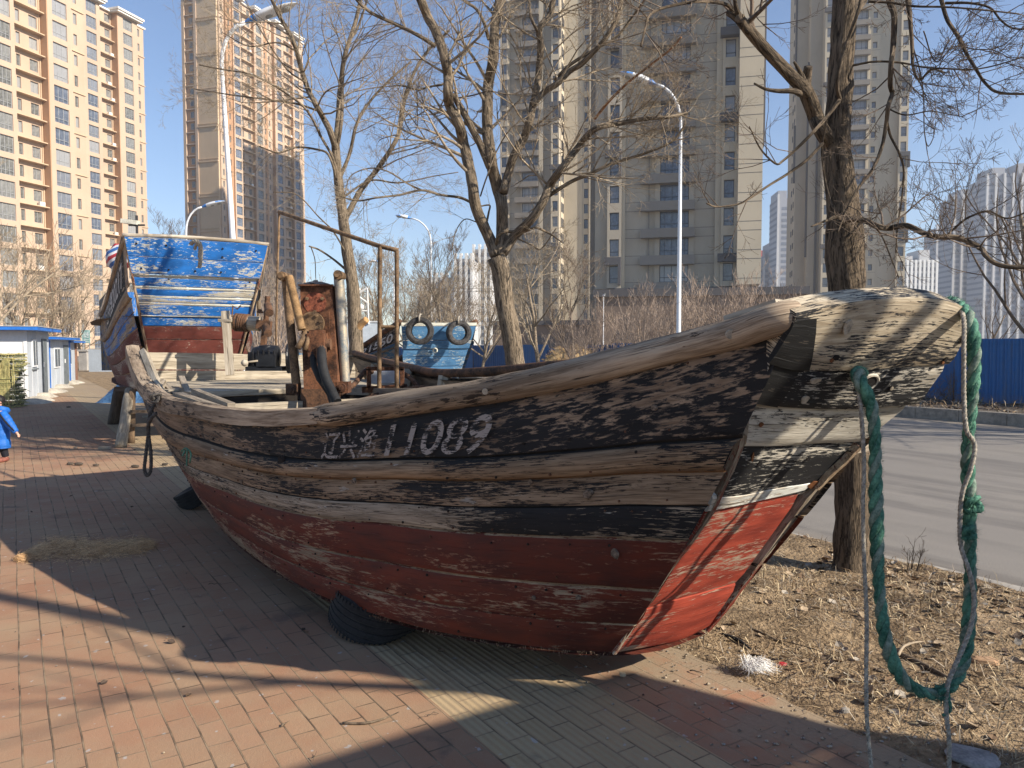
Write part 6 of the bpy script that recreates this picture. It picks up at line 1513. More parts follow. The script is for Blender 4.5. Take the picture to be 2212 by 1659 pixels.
# ---- T3: slimmer tree with a torn stub
Y3 = 12.9; r3 = tree_root('street_tree', PY(772, 800, Y3), 'slim bare tree with a torn orange stub behind the hauler', GT); r3.location.z = 0
rr = random.Random(303); mb = MB(); tw_ = MB()
P, R_ = limb_px(mb, [(774, 900), (770, 760), (766, 690), (762, 620), (752, 553), (741, 470), (731, 390), (725, 315)], Y3, 36, 17, 0, seg=18, n=60)
st_, _ = limb_px(mb, [(768, 715), (780, 700), (792, 690)], Y3, 20, 14, -.1, mi=1, seg=12)
c_ = PY(792, 690, Y3 - .1)
T3L = [([(726, 325), (714, 285), (700, 258), (682, 225), (664, 190), (650, 145), (632, 85), (604, 35), (570, -40)], 14, 7, -.3, 36, 1.5, 3), ([(725, 322), (731, 250), (734, 200), (745, 120), (770, 40), (790, -60)], 12, 7, .3, 26, 1.5, 3),
       ([(742, 480), (757, 452), (780, 410), (814, 367), (844, 323), (861, 290), (868, 250), (878, 200), (898, 150), (924, 110), (970, 66)], 13, 5, .3, 34, 1.3, 3), ([(731, 392), (755, 333), (771, 267), (804, 213), (848, 167), (888, 133)], 9, 4, .5, 22, 1.2, 3),
       ([(727, 330), (738, 260), (741, 167), (748, 100), (770, 66), (800, -20)], 8, 4, .4, 18, 1.2, 3), ([(734, 415), (710, 335), (680, 322), (640, 318), (600, 330), (560, 316)], 6, 3, -.3, 22, 1.0, 3),
       ([(737, 440), (722, 350), (695, 298), (660, 235), (600, 190), (540, 160), (480, 150), (430, 140)], 7, 2.5, -.4, 34, 1.0, 3), ([(690, 240), (640, 224), (580, 215), (500, 205), (420, 192)], 5, 2, -.3, 28, .9, 3),
       ([(755, 560), (720, 500), (690, 470), (640, 420), (590, 415)], 4, 2, -.3, 12, .8, 2), ([(756, 590), (720, 560), (690, 540), (668, 532)], 6, 3, -.2, 3, .4, 1), ([(672, 534), (680, 560), (682, 600), (684, 620)], 2.4, 1.2, 0, 3, .2, 1),
       ([(736, 430), (800, 390), (860, 395), (940, 380), (990, 372)], 5, 2, .2, 16, 1.0, 3), ([(640, 110), (600, 92), (540, 100), (480, 70)], 4, 2, -.2, 16, .9, 3), ([(660, 178), (620, 150), (560, 60), (530, 0)], 4, 2, .2, 14, .9, 3)]
for pts, w0, w1, dy, dn, L, dp in T3L: add_limb(mb, tw_, pts, Y3, w0, w1, dy, dn, L, dp, rr, seg=12 if w0 > 10 else 7, ratio=.36, up=.08, wig=.3)
addto(mb, r3, 'trunk', [M_BARK2, wood('torn_heartwood', None, (.36, .17, .06), (.60, .38, .18))]); addto(tw_, r3, 'crown', M_TW)
# ---- T0: the neighbour just outside the right edge, whose shade crosses the paving
r0 = tree_root('street_tree', V((5.45, 1.35, 0)), 'bare street tree beside the photographer outside the picture', GT)
rr = random.Random(7); mb = MB(); tw_ = MB(); P = spline([V((5.45, 1.35, -.05)), V((5.42, 1.3, .9)), V((5.3, 1.25, 2.2)), V((5.2, 1.1, 3.4)), V((5.25, .9, 4.6)), V((5.3, .8, 6.5))], 40); mb.tube(P, [lerp(.15, .06, i / 39) for i in range(40)], 14, wob=.12)
for (p, d, r, L) in ((P[20], (-.6, -.5, 1), .05, 2.2), (P[24], (.5, .6, 1), .05, 2.2), (P[29], (-.8, .2, .9), .04, 2.0), (P[34], (.3, -.9, .8), .04, 1.8)): grow(tw_, p, V(d), r, L, 2, rr, kids=(2, 4), ratio=.55)
addto(mb, r0, 'trunk', M_BARK); addto(tw_, r0, 'crown', M_TWD)

# ---- background trees: a few grown models, each copied with its parts and turned
def proto_tree(seed, h, spread, depth, mat_t, mat_c, multi=1, kids=(3, 5), up=.25, minr=.004, r0=.11):
    rr = random.Random(seed); tr = MB(); cr = MB()
    for s_ in range(multi):
        b = V((rr.gauss(0, .12) * (multi > 1), rr.gauss(0, .12) * (multi > 1), -.05)); d = V((rr.gauss(0, .18 + .25 * (multi > 1)), rr.gauss(0, .18 + .25 * (multi > 1)), 1)).normalized()
        n = 8; pts = [b]; 
        for i in range(n): d = (d + V((rr.gauss(0, .09), rr.gauss(0, .09), .05))).normalized(); pts.append(pts[-1] + d * h * .62 / n)
        r = r0 if multi == 1 else r0 * .45; rad = [lerp(r, r * .35, i / n) for i in range(n + 1)]; tr.tube(pts, rad, 7, wob=.1)
        nk = 11 if multi == 1 else 5
        for j in range(nk):
            f = rr.uniform(.22, 1); i = min(n - 1, int(f * n)); q = lerp(pts[i], pts[i + 1], f * n - i); ph = j * 2.4 + rr.uniform(-.4, .4); el = rr.uniform(.5, 1.15)
            dd = V((math.cos(ph) * math.cos(el) * spread, math.sin(ph) * math.cos(el) * spread, math.sin(el))); grow(cr, q, dd, rad[i] * .55, h * .40 * rr.uniform(.7, 1.2) * (1.25 - .5 * f), depth, rr, up, .25, kids, .58, minr, ratio=.58)
    return tr, cr
def proto(seed, nm, label, *a, **k):
    tr, cr = proto_tree(seed, *a, **k); e = empty(nm, (0, 0, -50), 0, label, 'tree'); mt, mc = a[3], a[4]
    tr.build('trunk', mt, e, smooth=True); cr.build('crown', mc, e, smooth=False); return e
PA = proto(1, 'bare_tree', 'x', 7.5, 1.1, 3, M_LIMB, M_TW, minr=.006, kids=(4, 6)); PB = proto(2, 'bare_tree', 'x', 7.5, 1.0, 3, M_LIMB, M_TW, minr=.006, kids=(4, 6), up=.35)
PC = proto(3, 'bare_tree', 'x', 8.0, .8, 3, M_LIMB, M_TWD, minr=.005, kids=(4, 6), up=.45)
SB = proto(4, 'brush_thicket', 'x', 4.6, .8, 2, M_TWR, M_TWR, multi=6, minr=.005, kids=(3, 5), up=.5, r0=.07); SB2 = proto(5, 'brush_thicket', 'x', 4.4, .9, 2, M_TWR, M_TWR, multi=6, minr=.005, kids=(3, 5), up=.4, r0=.07)
PF = proto(6, 'bare_tree', 'x', 8.0, 1.1, 4, M_LIMB, M_TWD, minr=.003, kids=(2, 4), up=.5)
used = set()
def plant(pr, x, Y, sc, rz, label, group, cat='tree'):
    if pr.name in used: o = copy_tree(pr)
    else: o = pr; used.add(pr.name)
    o.location = V(((x - 1106) / FOC * Y, Y, 0)); o.scale = (sc, sc, sc); o.rotation_euler = (0, 0, rz); tag(o, label, cat, group)
G1_ = 'bare trees beyond the road'; G2_ = 'bare trees behind the sheds'; G3_ = 'reddish brush in front of the gate tower'
for a_ in [(PA, 1168, 31, .98, 0, 'bare tree with forked trunk just right of the many-limbed street tree'), (PB, 1038, 36, .80, 1, 'small bare tree right of the pale blue boat, trunk before the fence'), (PC, 970, 40, 1.0, 2, 'bare tree behind the right hung tyre'),
           (PA, 900, 44, 1.05, 3, 'bare tree behind the far lamp post'), (PB, 840, 40, 1.0, 4, 'bare tree behind the pipe gantry uprights'), (PC, 790, 46, .95, 5, 'bare tree behind the white pipe frame'), (PA, 1000, 52, 1.1, 5.2, 'bare tree further off between the tyres and the forked tree'),
           (PB, 935, 38, .75, 2.2, 'low bare tree right behind the left hung tyre'), (PC, 1230, 34, .80, 3.3, 'bare tree between the forked tree and the dark low block'), (PA, 700, 52, .8, 1.2, 'far bare tree between the gantry bar and hauler'), (PB, 870, 60, 1.1, .4, 'far bare tree over the pale blue bow')]:
    plant(*a_, group=G1_)
for a_ in [(PB, 38, 36, .96, .3, 'bare tree nearest the frame edge behind the white shed'), (PA, 95, 40, 1.0, 1.7, 'spreading bare tree above the first shed roof'), (PC, 150, 44, .85, 2.9, 'bare tree above the farthest shed'), (PB, 182, 52, .95, 4.1, 'bare tree behind the notice board'), (PA, -40, 30, 1.35, 5.0, 'tall bare tree whose twigs enter at the left frame edge'),
           (PC, 365, 60, 1.5, 0, 'bare tree tips showing over the blue boat bow'), (PA, 470, 58, 1.35, 2, 'bare tree tips left of the tall lamp post over the blue boat')]:
    plant(*a_, group=G2_)
for i, a_ in enumerate([(SB, 590, 24, .98, 0, 'dense reddish brush right of the blue boat'), (SB2, 622, 26, 1.0, 1, 'reddish brush behind the hauler ram pipe'), (SB, 645, 30, .9, 2, 'reddish brush hidden behind the hauler case')]): plant(*a_, group='reddish brush behind the blue boat', cat='brush')
for i, (x, Y, s_) in enumerate([(1275, 27, .70), (1330, 28, .86), (1390, 26, .88), (1440, 29, 1.0), (1500, 27, .94), (1555, 26, .98), (1610, 27, 1.0), (1665, 26, .84), (1700, 28, .92), (1760, 30, .9), (1240, 30, .6)]):
    plant((SB, SB2)[i % 2], x, Y, s_, i * 1.3, ['reddish brush at the left end of the thicket', 'brush thicket before the dark low block', 'brush left of the right white lamp post', 'tallest brush just left of the right lamp pole', 'brush just right of the right lamp pole', 'brush below the right window bay of the near grey tower',
          'brush below the lit corner of the near grey tower', 'brush below the small far towers', 'brush left of the thick trunk', 'brush right behind the thick trunk', 'low brush over the hay heap'][i], G3_, 'brush')
for a_ in [(PF, 2270, 17.5, .95, 1.0, 'fine-twigged bare tree leaning in from the right frame edge'), (PF, 2120, 34, .62, 3.0, 'small fine-twigged bare tree before the right hazy towers')]: plant(*a_, group='fine-twigged trees across the road')
for a_ in [(PA, 2720, 13.5, 1.1, 2.0, 'bare tree across the road outside the picture on the right, nearer one'), (PB, 2560, 19, 1.2, .6, 'bare tree across the road outside the picture on the right, farther one'), (PA, 3300, 12, 1.2, 4.0, 'bare tree across the road outside the picture, farthest to the right')]: plant(*a_, group=G1_)
mb = MB(); rr = random.Random(77); c = PZ(2020, 866, .05)
for k in range(26): grow(mb, c + V((rr.uniform(-.7, .7), rr.uniform(-.3, .3), 0)), V((rr.uniform(-1, 1), rr.uniform(-.5, .5), rr.uniform(.2, 1))), .008, rr.uniform(.3, .8), 2, rr, kids=(2, 4), minr=.003, mi=0)
obj1(mb, 'dry_bush', M_TWD, 'tangle of dry dark stems against the blue fence', 'bush')
mb = MB(); rr = random.Random(78); c = PZ(1968, 1232, .03)
for k in range(7): grow(mb, c + V((rr.uniform(-.05, .05), rr.uniform(-.03, .03), 0)), V((rr.uniform(-.3, .3), 0, 1)), .004, rr.uniform(.12, .24), 2, rr, kids=(2, 3), minr=.0012)
obj1(mb, 'dry_weed', M_TWD, 'small dry weed standing at the road edge inside the rope loop', 'weed')

# ================================================================== lamps, fence, buildings
M_LAMPW = plain('lamp_white_enamel', (.72, .74, .76), .35, .06, 2, bump=0); M_LAMPB = plain('lamp_blue_enamel', (.05, .22, .58), .35, .1, 2, bump=0); M_LENS = plain('lamp_lens', (.30, .31, .30), .2, .2, 12)
def lamp(px, Y, topy, endx, endy, sgn, label, r0=.085, headL=1.0, lean=0.):
    base = V(((px - 1106) / FOC * Y, Y, 0)); root = empty('street_lamp', base, 0, label, 'street lamp', 'white street lamps along the road')
    zt = EYE + (745 - topy) / FOC * Y; ex = (endx - 1106) / FOC * Y; ze = EYE + (745 - endy) / FOC * Y; dx = ex - base.x
    m = MB(); P = [V((0, 0, -.15)), V((0, 0, 1)), V((0, 0, zt * .5)), V((0, 0, zt - (ze - zt) * .2 - .35))] + [V((dx * (1 - math.cos(a)) , 0, zt + (ze - zt) * math.sin(a))) for a in (.0, .35, .7, 1.05, 1.3, 1.5)]
    P = [V((p.x - lean * min(1, max(0, p.z) / zt), p.y, p.z)) for p in P]; P = spline(P, 40); m.tube(P, [lerp(r0, r0 * .52, min(1, i / 34)) for i in range(40)], 12); m.build('pole', M_LAMPW, root, smooth=True)
    m = MB(); m.bx(-.16, .16, -.16, .16, 0, .03); m.lathe([(r0 * 1.5, .03), (r0 * 1.5, .35), (r0 * 1.05, .40)], (0, 0, 0), (0, 0, 1), 12); m.build('base_plate', M_LAMPW, root)
    # fish-shaped lantern
    t = (P[-1] - P[-2]).normalized(); s = math.copysign(1, dx); up = V((-t.z * s, 0, t.x * s)) ; 
    if up.z < 0: up = -up
    rows = []; rb = []
    for i in range(15):
        f = i / 14; wv = itab([(0, .05), (.12, .10), (.35, .21), (.6, .25), (.82, .21), (.95, .10), (1, .012)], f); hh = itab([(0, .05), (.15, .12), (.45, .15), (.8, .10), (1, .01)], f); c = P[-1] + t * (f * headL - .03)
        rows.append([c + V((0, math.cos(a) * wv, 0)) + up * (math.sin(a) * hh * (1 if math.sin(a) > 0 else .55)) for a in [2 * math.pi * j / 18 for j in range(19)]])
    m = MB(); m.grid(rows, lambda i, j: (i * .1, j * .05), None, lambda i, j: 1 if i < 3 or (9 > j > 6 and i > 8) else 0, flip=s < 0); hd = m.build('lantern', [M_LAMPW, M_LAMPB], root, smooth=True)
    for f, r in ((.42, .12), (.74, .15)):
        m = MB(); c = P[-1] + t * (f * headL) - up * .055; m.lathe([(.0005, .045), (r * .8, .03), (r, .0)], c, -up, 18)
        m.build('lens', M_LENS, hd, smooth=True)
    return root
lamp(524, 21., 150, 582, 64, 1, 'tall white lamp whose lantern hangs before the orange tower', .10, 1.5, lean=.42)
lamp(408, 44., 502, 447, 450, 1, 'small white lamp between the two orange buildings, arm to the right', .10, 1.35)
lamp(932, 48., 525, 886, 474, -1, 'distant white lamp left of the forked tree, arm to the left', .085, 1.0)
lamp(1465, 24.6, 275, 1405, 192, -1, 'white lamp standing before the near grey tower, arm to the left', .085, 1.25)
lamp(852, 75., 588, 815, 566, -1, 'faint far lamp behind the pipe gantry', .10, 1.0)
lamp(1303, 60., 640, 1303.5, 639, 1, 'thin white post without arm before the dark low block', .05, .1)
# camera box light on a post near the left building
root = empty('floodlight', V(((303 - 1106) / FOC * 30, 30, 0)), 0, 'pale floodlight on a thin post above the blue boat', 'floodlight')
m = MB(); m.tube([V((0, 0, 0)), V((0, 0, 6.6))], .05, 8); m.build('pole', M_IRON, root); m = MB(); m.box((-.25, 0, 6.35), (.62, .3, .16), Matrix.Rotation(.12, 3, 'Y')); m.build('lamp_body', M_CREAMP if False else plain('cream_enamel', (.60, .58, .48), .5), root); m = MB(); m.bx(-.3, .3, -.04, .04, 6.2, 6.26); m.build('bracket', M_IRON, root)
# overhead wires
mb = MB()
for z in (5.0, 5.25): mb.tube([V((-34, 62, z + 1.4)), V((-16, 62, z + .8)), V((0, 62, z + .9))], .018, 4)
obj1(mb, 'overhead_wires', M_IRON, 'pair of thin overhead wires beyond the hauler', 'wires')

# ---- blue hoarding across the road
def mat_corr(name, c, c2):
    m = NT(name); uv = m.uv(); sx = m.n('ShaderNodeSeparateXYZ'); m.l(uv, sx.inputs[0])
    s = m.math('SINE', m.math('MULTIPLY', sx.outputs[0], 2 * math.pi / .19)); n = m.noise(m.mp(uv, (.5, 3, 1)), 1, 6, .6); st = m.noise(m.mp(uv, (6, .6, 1)), 1, 5, .6)
    col = m.mix(n, c, c2); col = m.mix(m.ramp(st, .50, .72, 0, .55), col, (.13, .17, .22)); sz = m.ramp(m.math('ADD', sx.outputs[1], m.math('MULTIPLY', n, .5)), .55, .25, 0, .55); col = m.mix(sz, col, (.17, .14, .11)); return m.done(col, .45, m.bump(s, .6, .03))
M_HOARD = mat_corr('blue_hoarding', (.012, .075, .22), (.03, .13, .33)); M_HOARD2 = mat_corr('blue_hoarding_bright', (.018, .11, .30), (.04, .17, .42))
root = empty('hoarding_fence', TN(4, 22.2), 0, 'long blue corrugated metal hoarding across the road', 'fence'); O = root.location
rr = random.Random(55); t = 4.; k = 0
while t < 62:
    L = 2.45; h = rr.choice((0, 0, 0, .10, -.08)) + itab([(4, 1.85), (10, 1.80), (18, 1.72), (30, 1.55), (45, 1.45), (62, 1.5)], t) + rr.uniform(-.08, .08); n0 = 22.2 + rr.uniform(-.06, .06); n1 = 22.2 + rr.uniform(-.06, .06)
    if 10.9 < t < 12.0 : h += .14
    a, b = TN(t, n0), TN(t + L - .02, n1); m = MB(); nx = 26; rows = []
    for z, l_ in ((0, 0), (h, rr.uniform(-.12, .12))):
        rows.append([lerp(a, b, i / nx) + D2 * l_ + V((0, 0, z + (rr.uniform(-.01, .01) if z else 0))) + N2 * (.022 * math.sin(i * math.pi / 1.0 + 1.57) + .03 * mnoise.noise(V((t + i * .1, z, 0)))) - O for i in range(nx + 1)])
    back = [[p + N2 * .03 for p in r] for r in rows]
    m.grid(rows, lambda i, j: (j * L / nx + k, i * h), None, 0); m.grid(back, lambda i, j: (j * L / nx + k, i * h), None, 0, flip=True); m.grid([rows[1], back[1]], lambda i, j: (j * .1, i * .03), None, 0)
    m.build('fence_panel', (M_HOARD, M_HOARD, M_HOARD2)[k % 3], root)
    m = MB(); q = TN(t + L - .01, 22.26) - O; m.bx(q.x - .04, q.x + .04, q.y - .04, q.y + .04, 0, h - .1); m.build('post', M_RUSTD, root); t += L; k += 1
c = TN(46, 21.0, 0); mb = MB(); rows = []; hx = (1243 - 1106) / FOC * 33
for i in range(18):
    x = lerp(-1.4, 1.6, i / 17); r_ = []
    for j in range(9):
        y = lerp(-.8, .8, j / 8); z = 1.55 * max(0, 1 - (x / 1.5) ** 2) ** .5 * max(0, 1 - (y / .8) ** 2) ** .5; q = V((hx + x * 1.0, 35 + y, z)); r_.append(q + V((.1, .1, .25)) * mnoise.noise(q * 2.3))
    rows.append(r_)
mb.grid(rows, lambda i, j: (i * .1, j * .1), None, 0, flip=True)
rr = random.Random(6)
for k in range(2600):
    p = rows[rr.randrange(17)][rr.randrange(8)] + V((rr.uniform(-.09, .09), rr.uniform(-.1, .1), .0)); d = V((rr.gauss(0, 1), rr.gauss(0, .5), rr.gauss(.2, .5))).normalized() * .14; s_ = V((0, 0, .008)); mb.quad(p - s_, p + s_, p + d + s_, p + d - s_, 0)
obj1(mb, 'hay_heap', plain('dry_hay', (.40, .28, .14), .9, .35, 4), 'tan heap of dry hay rising over the blue hoarding', 'hay')

# ---- generic building kit: local x along the front, front faces -y
M_GLASS = plain('window_glass_blue', (.075, .10, .15), .10, .35, .35, bump=0, c2=(.17, .20, .26)); M_GLASSG = plain('window_glass_grey', (.10, .105, .105), .15, .4, .3, bump=0, c2=(.24, .24, .22)); M_FRAMED = plain('window_frame_dark', (.045, .055, .075), .5); M_FRAMEL = plain('window_frame_pale', (.34, .35, .36), .5)
M_CURT = plain('curtain', (.5, .52, .55), .7, .2, 3)
for m_ in (M_GLASS, M_GLASSG):       # every pane differs a little: curtains drawn, blinds, dark rooms
    t_ = m_.node_tree; b_ = t_.nodes['Principled BSDF']; b_.inputs['Specular IOR Level'].default_value = .6; src_ = b_.inputs['Base Color'].links[0].from_socket
    oi = t_.nodes.new('ShaderNodeObjectInfo'); rp = t_.nodes.new('ShaderNodeValToRGB'); rp.color_ramp.interpolation = 'CONSTANT'; rp.color_ramp.elements[0].color = (.0, .0, .0, 1); rp.color_ramp.elements[1].position = .55; rp.color_ramp.elements[1].color = (.25, .25, .25, 1)
    e_ = rp.color_ramp.elements.new(.82); e_.color = (.7, .7, .7, 1); t_.links.new(oi.outputs['Random'], rp.inputs[0]); mx_ = t_.nodes.new('ShaderNodeMix'); mx_.data_type = 'RGBA'; t_.links.new(rp.outputs[0], mx_.inputs[0]); t_.links.new(src_, mx_.inputs[6]); mx_.inputs[7].default_value = (.36, .36, .36, 1); t_.links.new(mx_.outputs[2], b_.inputs['Base Color'])
def win_mesh(name, w, h, cols, rowf=(), mats=(M_FRAMED, M_GLASS), fr=.06, sill=None):
    m = MB(); m.quad((-w / 2 + .02, .02, .02), (w / 2 - .02, .02, .02), (w / 2 - .02, .02, h - .02), (-w / 2 + .02, .02, h - .02), 1)
    m.bx(-w / 2, w / 2, -.04, .05, 0, fr); m.bx(-w / 2, w / 2, -.04, .05, h - fr, h); m.bx(-w / 2, -w / 2 + fr, -.04, .05, fr, h - fr); m.bx(w / 2 - fr, w / 2, -.04, .05, fr, h - fr)
    for c in cols: m.bx(-w / 2 + c * w - fr * .4, -w / 2 + c * w + fr * .4, -.03, .018, fr, h - fr)
    for r in rowf: m.bx(-w / 2 + fr, w / 2 - fr, -.036, .016, r * h - fr * .4, r * h + fr * .4)
    o = m.build(name, list(mats)); me = o.data; bpy.data.objects.remove(o); return me, m
def put_windows(root, lst, cap=100):
    """lst: (mesh, MB, x, y, z, rot); the nearest/lowest as parts of their own, the rest merged"""
    lst = sorted(lst, key=lambda q: q[4])
    vis = lst[:cap]; rest = lst[cap:]
    for me, m, x, y, z, rz in vis:
        o = bpy.data.objects.new('window', me); link(o, root); o.location = (x, y, z); o.rotation_euler = (0, 0, rz)
    if rest:
        by = {}
        big = MB(); mats = []
        for me, m, x, y, z, rz in rest:
            for mm in me.materials:
                if mm not in mats: mats.append(mm)
            idx = [mats.index(mm) for mm in me.materials]; M = Matrix.Rotation(rz, 3, 'Z'); n0 = len(big.v)
            big.v += [M @ p + V((x, y, z)) for p in m.v]
            for f, uv, mi in zip(m.f, m.uv, m.m): big.face(tuple(n0 + i for i in f), uv, idx[mi])
        tag(big.build('upper_windows', mats, root), kind='stuff')
class Tower:
    def __init__(s, name, loc, rz, label, mats, group=None):
        s.r = empty(name, loc, rz, label, 'building', group); s.mats = mats; s.m = MB(); s.w = []; s.extra = {}
    def box(s, *a, mi=0): s.m.bx(*a, mi=mi)
    def part(s, key): return s.extra.setdefault(key, MB())
    def column(s, x0, x1, y, z0, z1, fh, proto, sill, mi=0, dep=.28, rot=0, span_mi=None, side=None):
        """a strip of wall from x0..x1 on plane y with one recessed window per floor"""
        me, m = proto; w = max(p.x for p in m.v) * 2; h = max(p.z for p in m.v); cx = (x0 + x1) / 2; sm = mi if span_mi is None else span_mi
        def bx(a, b, c, d, e, f, q):
            if side is None: s.m.bx(a, b, c, d, e, f, mi=q)
            else:   # strip on a face turned sideways: (x along +y of the tower)
                X = side; s.m.bx(X[0] + (c if X[1] > 0 else -d), X[0] + (d if X[1] > 0 else -c), a, b, e, f, mi=q)
        if x0 < cx - w / 2 - .01: bx(x0, cx - w / 2, y, y + dep, z0, z1, mi)
        if x1 > cx + w / 2 + .01: bx(cx + w / 2, x1, y, y + dep, z0, z1, mi)
        z = z0; k = 0
        while z + .01 < z1:
            zt = min(z + fh, z1); bx(cx - w / 2, cx + w / 2, y, y + dep, z, min(z + sill, z1), sm)
            if z + sill + h < z1: bx(cx - w / 2, cx + w / 2, y, y + dep, z + sill + h, zt, sm)
            if z + sill + h <= z1 + .01:
                if side is None: s.w.append((me, m, cx, y + dep * .7, z + sill, rot))
                else: s.w.append((me, m, side[0] + (y + dep * .7) * (1 if side[1] > 0 else -1), cx, z + sill, rot))
            z += fh
    def finish(s, cap=100):
        s.m.build('wall', s.mats, s.r)
        for k, (mb, mt) in s.extra.items():
            nf = {'balcony_slab': 6, 'balcony_panel': 6, 'charcoal_surround': 12, 'end_band': 6, 'air_conditioner': 36}.get(k)
            if not nf or len(mb.f) <= nf: mb.build(k, mt, s.r); continue
            i = 0; cnt = 0
            while i < len(mb.f):
                last = cnt >= 95; fs = mb.f[i:] if last else mb.f[i:i + nf]; a = min(min(f) for f in fs); b = max(max(f) for f in fs) + 1
                q = MB(); q.v = mb.v[a:b]; q.f = [tuple(j - a for j in f) for f in fs]; q.uv = mb.uv[i:] if last else mb.uv[i:i + nf]; q.m = [0] * len(fs)
                o = q.build(k, mt, s.r); i += len(fs); cnt += 1
                if last and len(fs) > nf: tag(o, kind='stuff')
        put_windows(s.r, s.w, cap); return s.r
def wallmat(name, c, c2=None, joint=None, js=(1, .345)):
    m = NT(name); co = m.ob(); n1 = m.noise(co, .12, 5, .6); n2 = m.noise(m.mp(co, (1, 1, .25)), .9, 6, .6); n3 = m.noise(co, 14, 3, .6)
    col = m.mix(m.ramp(n1, .3, .7), c, c2 or tuple(x * 1.12 for x in c)); col = m.mix(m.ramp(n2, .45, .75, 0, .22), col, tuple(x * .72 for x in c)); col = m.mix(m.ramp(n3, .5, .8, 0, .12), col, tuple(x * .5 for x in c))
    return m.done(col, .9, m.bump(n3, .3, .01))
M_SAND = wallmat('render_sand', (.45, .335, .245), (.51, .385, .285)); M_ORNG = wallmat('render_orange', (.40, .235, .135), (.46, .28, .165)); M_CORN = wallmat('cornice_white', (.70, .68, .63)); M_SANDD = wallmat('render_tan_panel', (.50, .375, .25))
M_TAUPE = wallmat('render_taupe', (.37, .325, .255), (.42, .37, .295)); M_TAUPED = wallmat('render_grey_brown', (.21, .19, .165)); M_DKTR = wallmat('trim_charcoal', (.085, .082, .085)); M_TAUPE_LIT = wallmat('render_taupe_sunlit', (.47, .41, .31)); M_PODM = wallmat('render_brown', (.17, .125, .095), (.20, .15, .115))  # the paler taupe paints sunlight into the colour of the lit tower faces
W_big = win_mesh('window', 2.35, 2.15, (.25, .5, .75), (.3,), (M_FRAMEL, M_GLASSG)); W_sml = win_mesh('window', .95, 1.5, (.5,), (), (M_FRAMEL, M_GLASSG), .05); W_slim = win_mesh('window', .6, 1.5, (), (), (M_FRAMEL, M_GLASSG), .05)
W_bigb = win_mesh('window', 2.35, 2.15, (.33, .66), (.3,), (M_FRAMEL, M_GLASS)); W_mid = win_mesh('window', 1.25, 1.5, (.5,), (), (M_FRAMEL, M_GLASSG), .05)
FH = 2.9
acm = plain('aircon_white', (.62, .61, .58), .6)
def orange_block(name, loc, rz, label, plan, depth, h, endcap=None, seed=1, zb=0, near_end=0.):
    """plan: list of (kind, x0, x1, proj)"""
    T = Tower(name, loc, rz, label, [M_SAND, M_ORNG, M_SANDD]); rr = random.Random(seed)
    X0 = plan[0][1]; X1 = plan[-1][2]; T.box(X0 + .01, X1 - .01, .30, depth, zb, h)
    sl = (MB(), M_SANDD); T.extra['balcony_slab'] = sl; ac = (MB(), acm); T.extra['air_conditioner'] = ac; cn = (MB(), M_CORN); T.extra['cornice'] = cn; pp = (MB(), M_SANDD); T.extra['drain_pipe'] = pp
    for kind, x0, x1, pr in plan:
        y = -pr
        if kind == 'bay':
            # projecting window bay: orange near return
            T.column(x0 + .16, x1, y, 0, h, FH, W_bigb if rr.random() < .5 else W_big, .42); T.box(x0, x0 + .155, y - .002, .29, 0, h, mi=1); T.box(x0 + .16, x1, y + .281, .29, 0, h)
            T.extra['cornice'][0].bx(x0 - .6, x1 + .6, y - .9, 1.5, h, h + .35); T.extra['cornice'][0].bx(x0 - .8, x1 + .8, y - 1.15, 1.5, h + .36, h + .75)
        elif kind == 'rec':
            w = x1 - x0; xa = x0 + w * .52
            T.column(x0, xa, y, 0, h, FH, W_slim, .85); T.column(xa, x1, y, 0, h, FH, W_mid if w > 3.5 else W_sml, .85)
            z = 0
            while z < h - 1:
                sl[0].bx(x0 + .02, x1 - .02, y - .85, y - .003, z + .05, z + .19)
                if rr.random() < .3: ax = x0 + w * rr.choice((.62, .72, .8)); ac[0].bx(ax, ax + .8, y - .6, y - .25, z + .2, z + .78); ac[0].lathe([(.0005, .012), (.22, .012), (.24, 0)], (ax + .52, y - .6, z + .5), (0, -1, 0), 10)
                z += FH
            pp[0].bx(x1 - .25, x1 - .13, y - .13, y - .01, 0, h)
        elif kind == 'wall':
            T.column(x0, x1, y, 0, h, FH, W_slim, .85); z = FH
            while z < h: sl[0].bx(x0 + .02, x1 + .15, y - .16, y - .003, z - .12, z + .04); z += FH * 2
        elif kind == 'ret': T.box(x0, x1, y, .29, 0, h, mi=1); T.column(x0 + .01, x1 - .01, y - .29, 0, h, FH, W_slim, .85, mi=1, dep=.285)
        elif kind == 'blank': T.box(x0, x1, y, .29, 0, h)
    cn[0].bx(X0 - .3, X1 + .5, -.55, depth + .3, h + .002, h + .30)
    return T
# left block, near stair (reads as one building stepping back into a second one)
TH = R(72.5)
TA = orange_block('apartment_tower', V((-66.4, 100.2, 0)), TH, 'nearest sand and orange apartment block filling the upper left corner', [('wall', -9, -6.6, 0), ('bay', -6.6, -2.6, .5), ('blank', -2.6, -1.2, .2), ('bay', -1.2, 2.5, .9), ('rec', 2.5, 7.1, 0), ('bay', 7.1, 11.1, 1.2), ('wall', 11.1, 13.9, .35)], 16, 23 * FH, seed=2)
TA.finish(100)
TB = orange_block('apartment_tower', V((-81.6, 146, 0)), TH, 'second sand and orange block with white stepped cornices at upper left', [('wall', -3, .6, .4), ('bay', .6, 4.8, 1.5), ('rec', 4.8, 9.0, 0), ('bay', 9.0, 14.2, 1.5), ('wall', 14.2, 17.0, .4)], 17, 23 * FH, seed=3)
T_ = TB; T_.box(2, 9.5, 3.5, 14, 23 * FH + .31, 23 * FH + 7); T_.extra['cornice'][0].bx(1.2, 10.3, 2.7, 15, 23 * FH + 7, 23 * FH + 7.6)
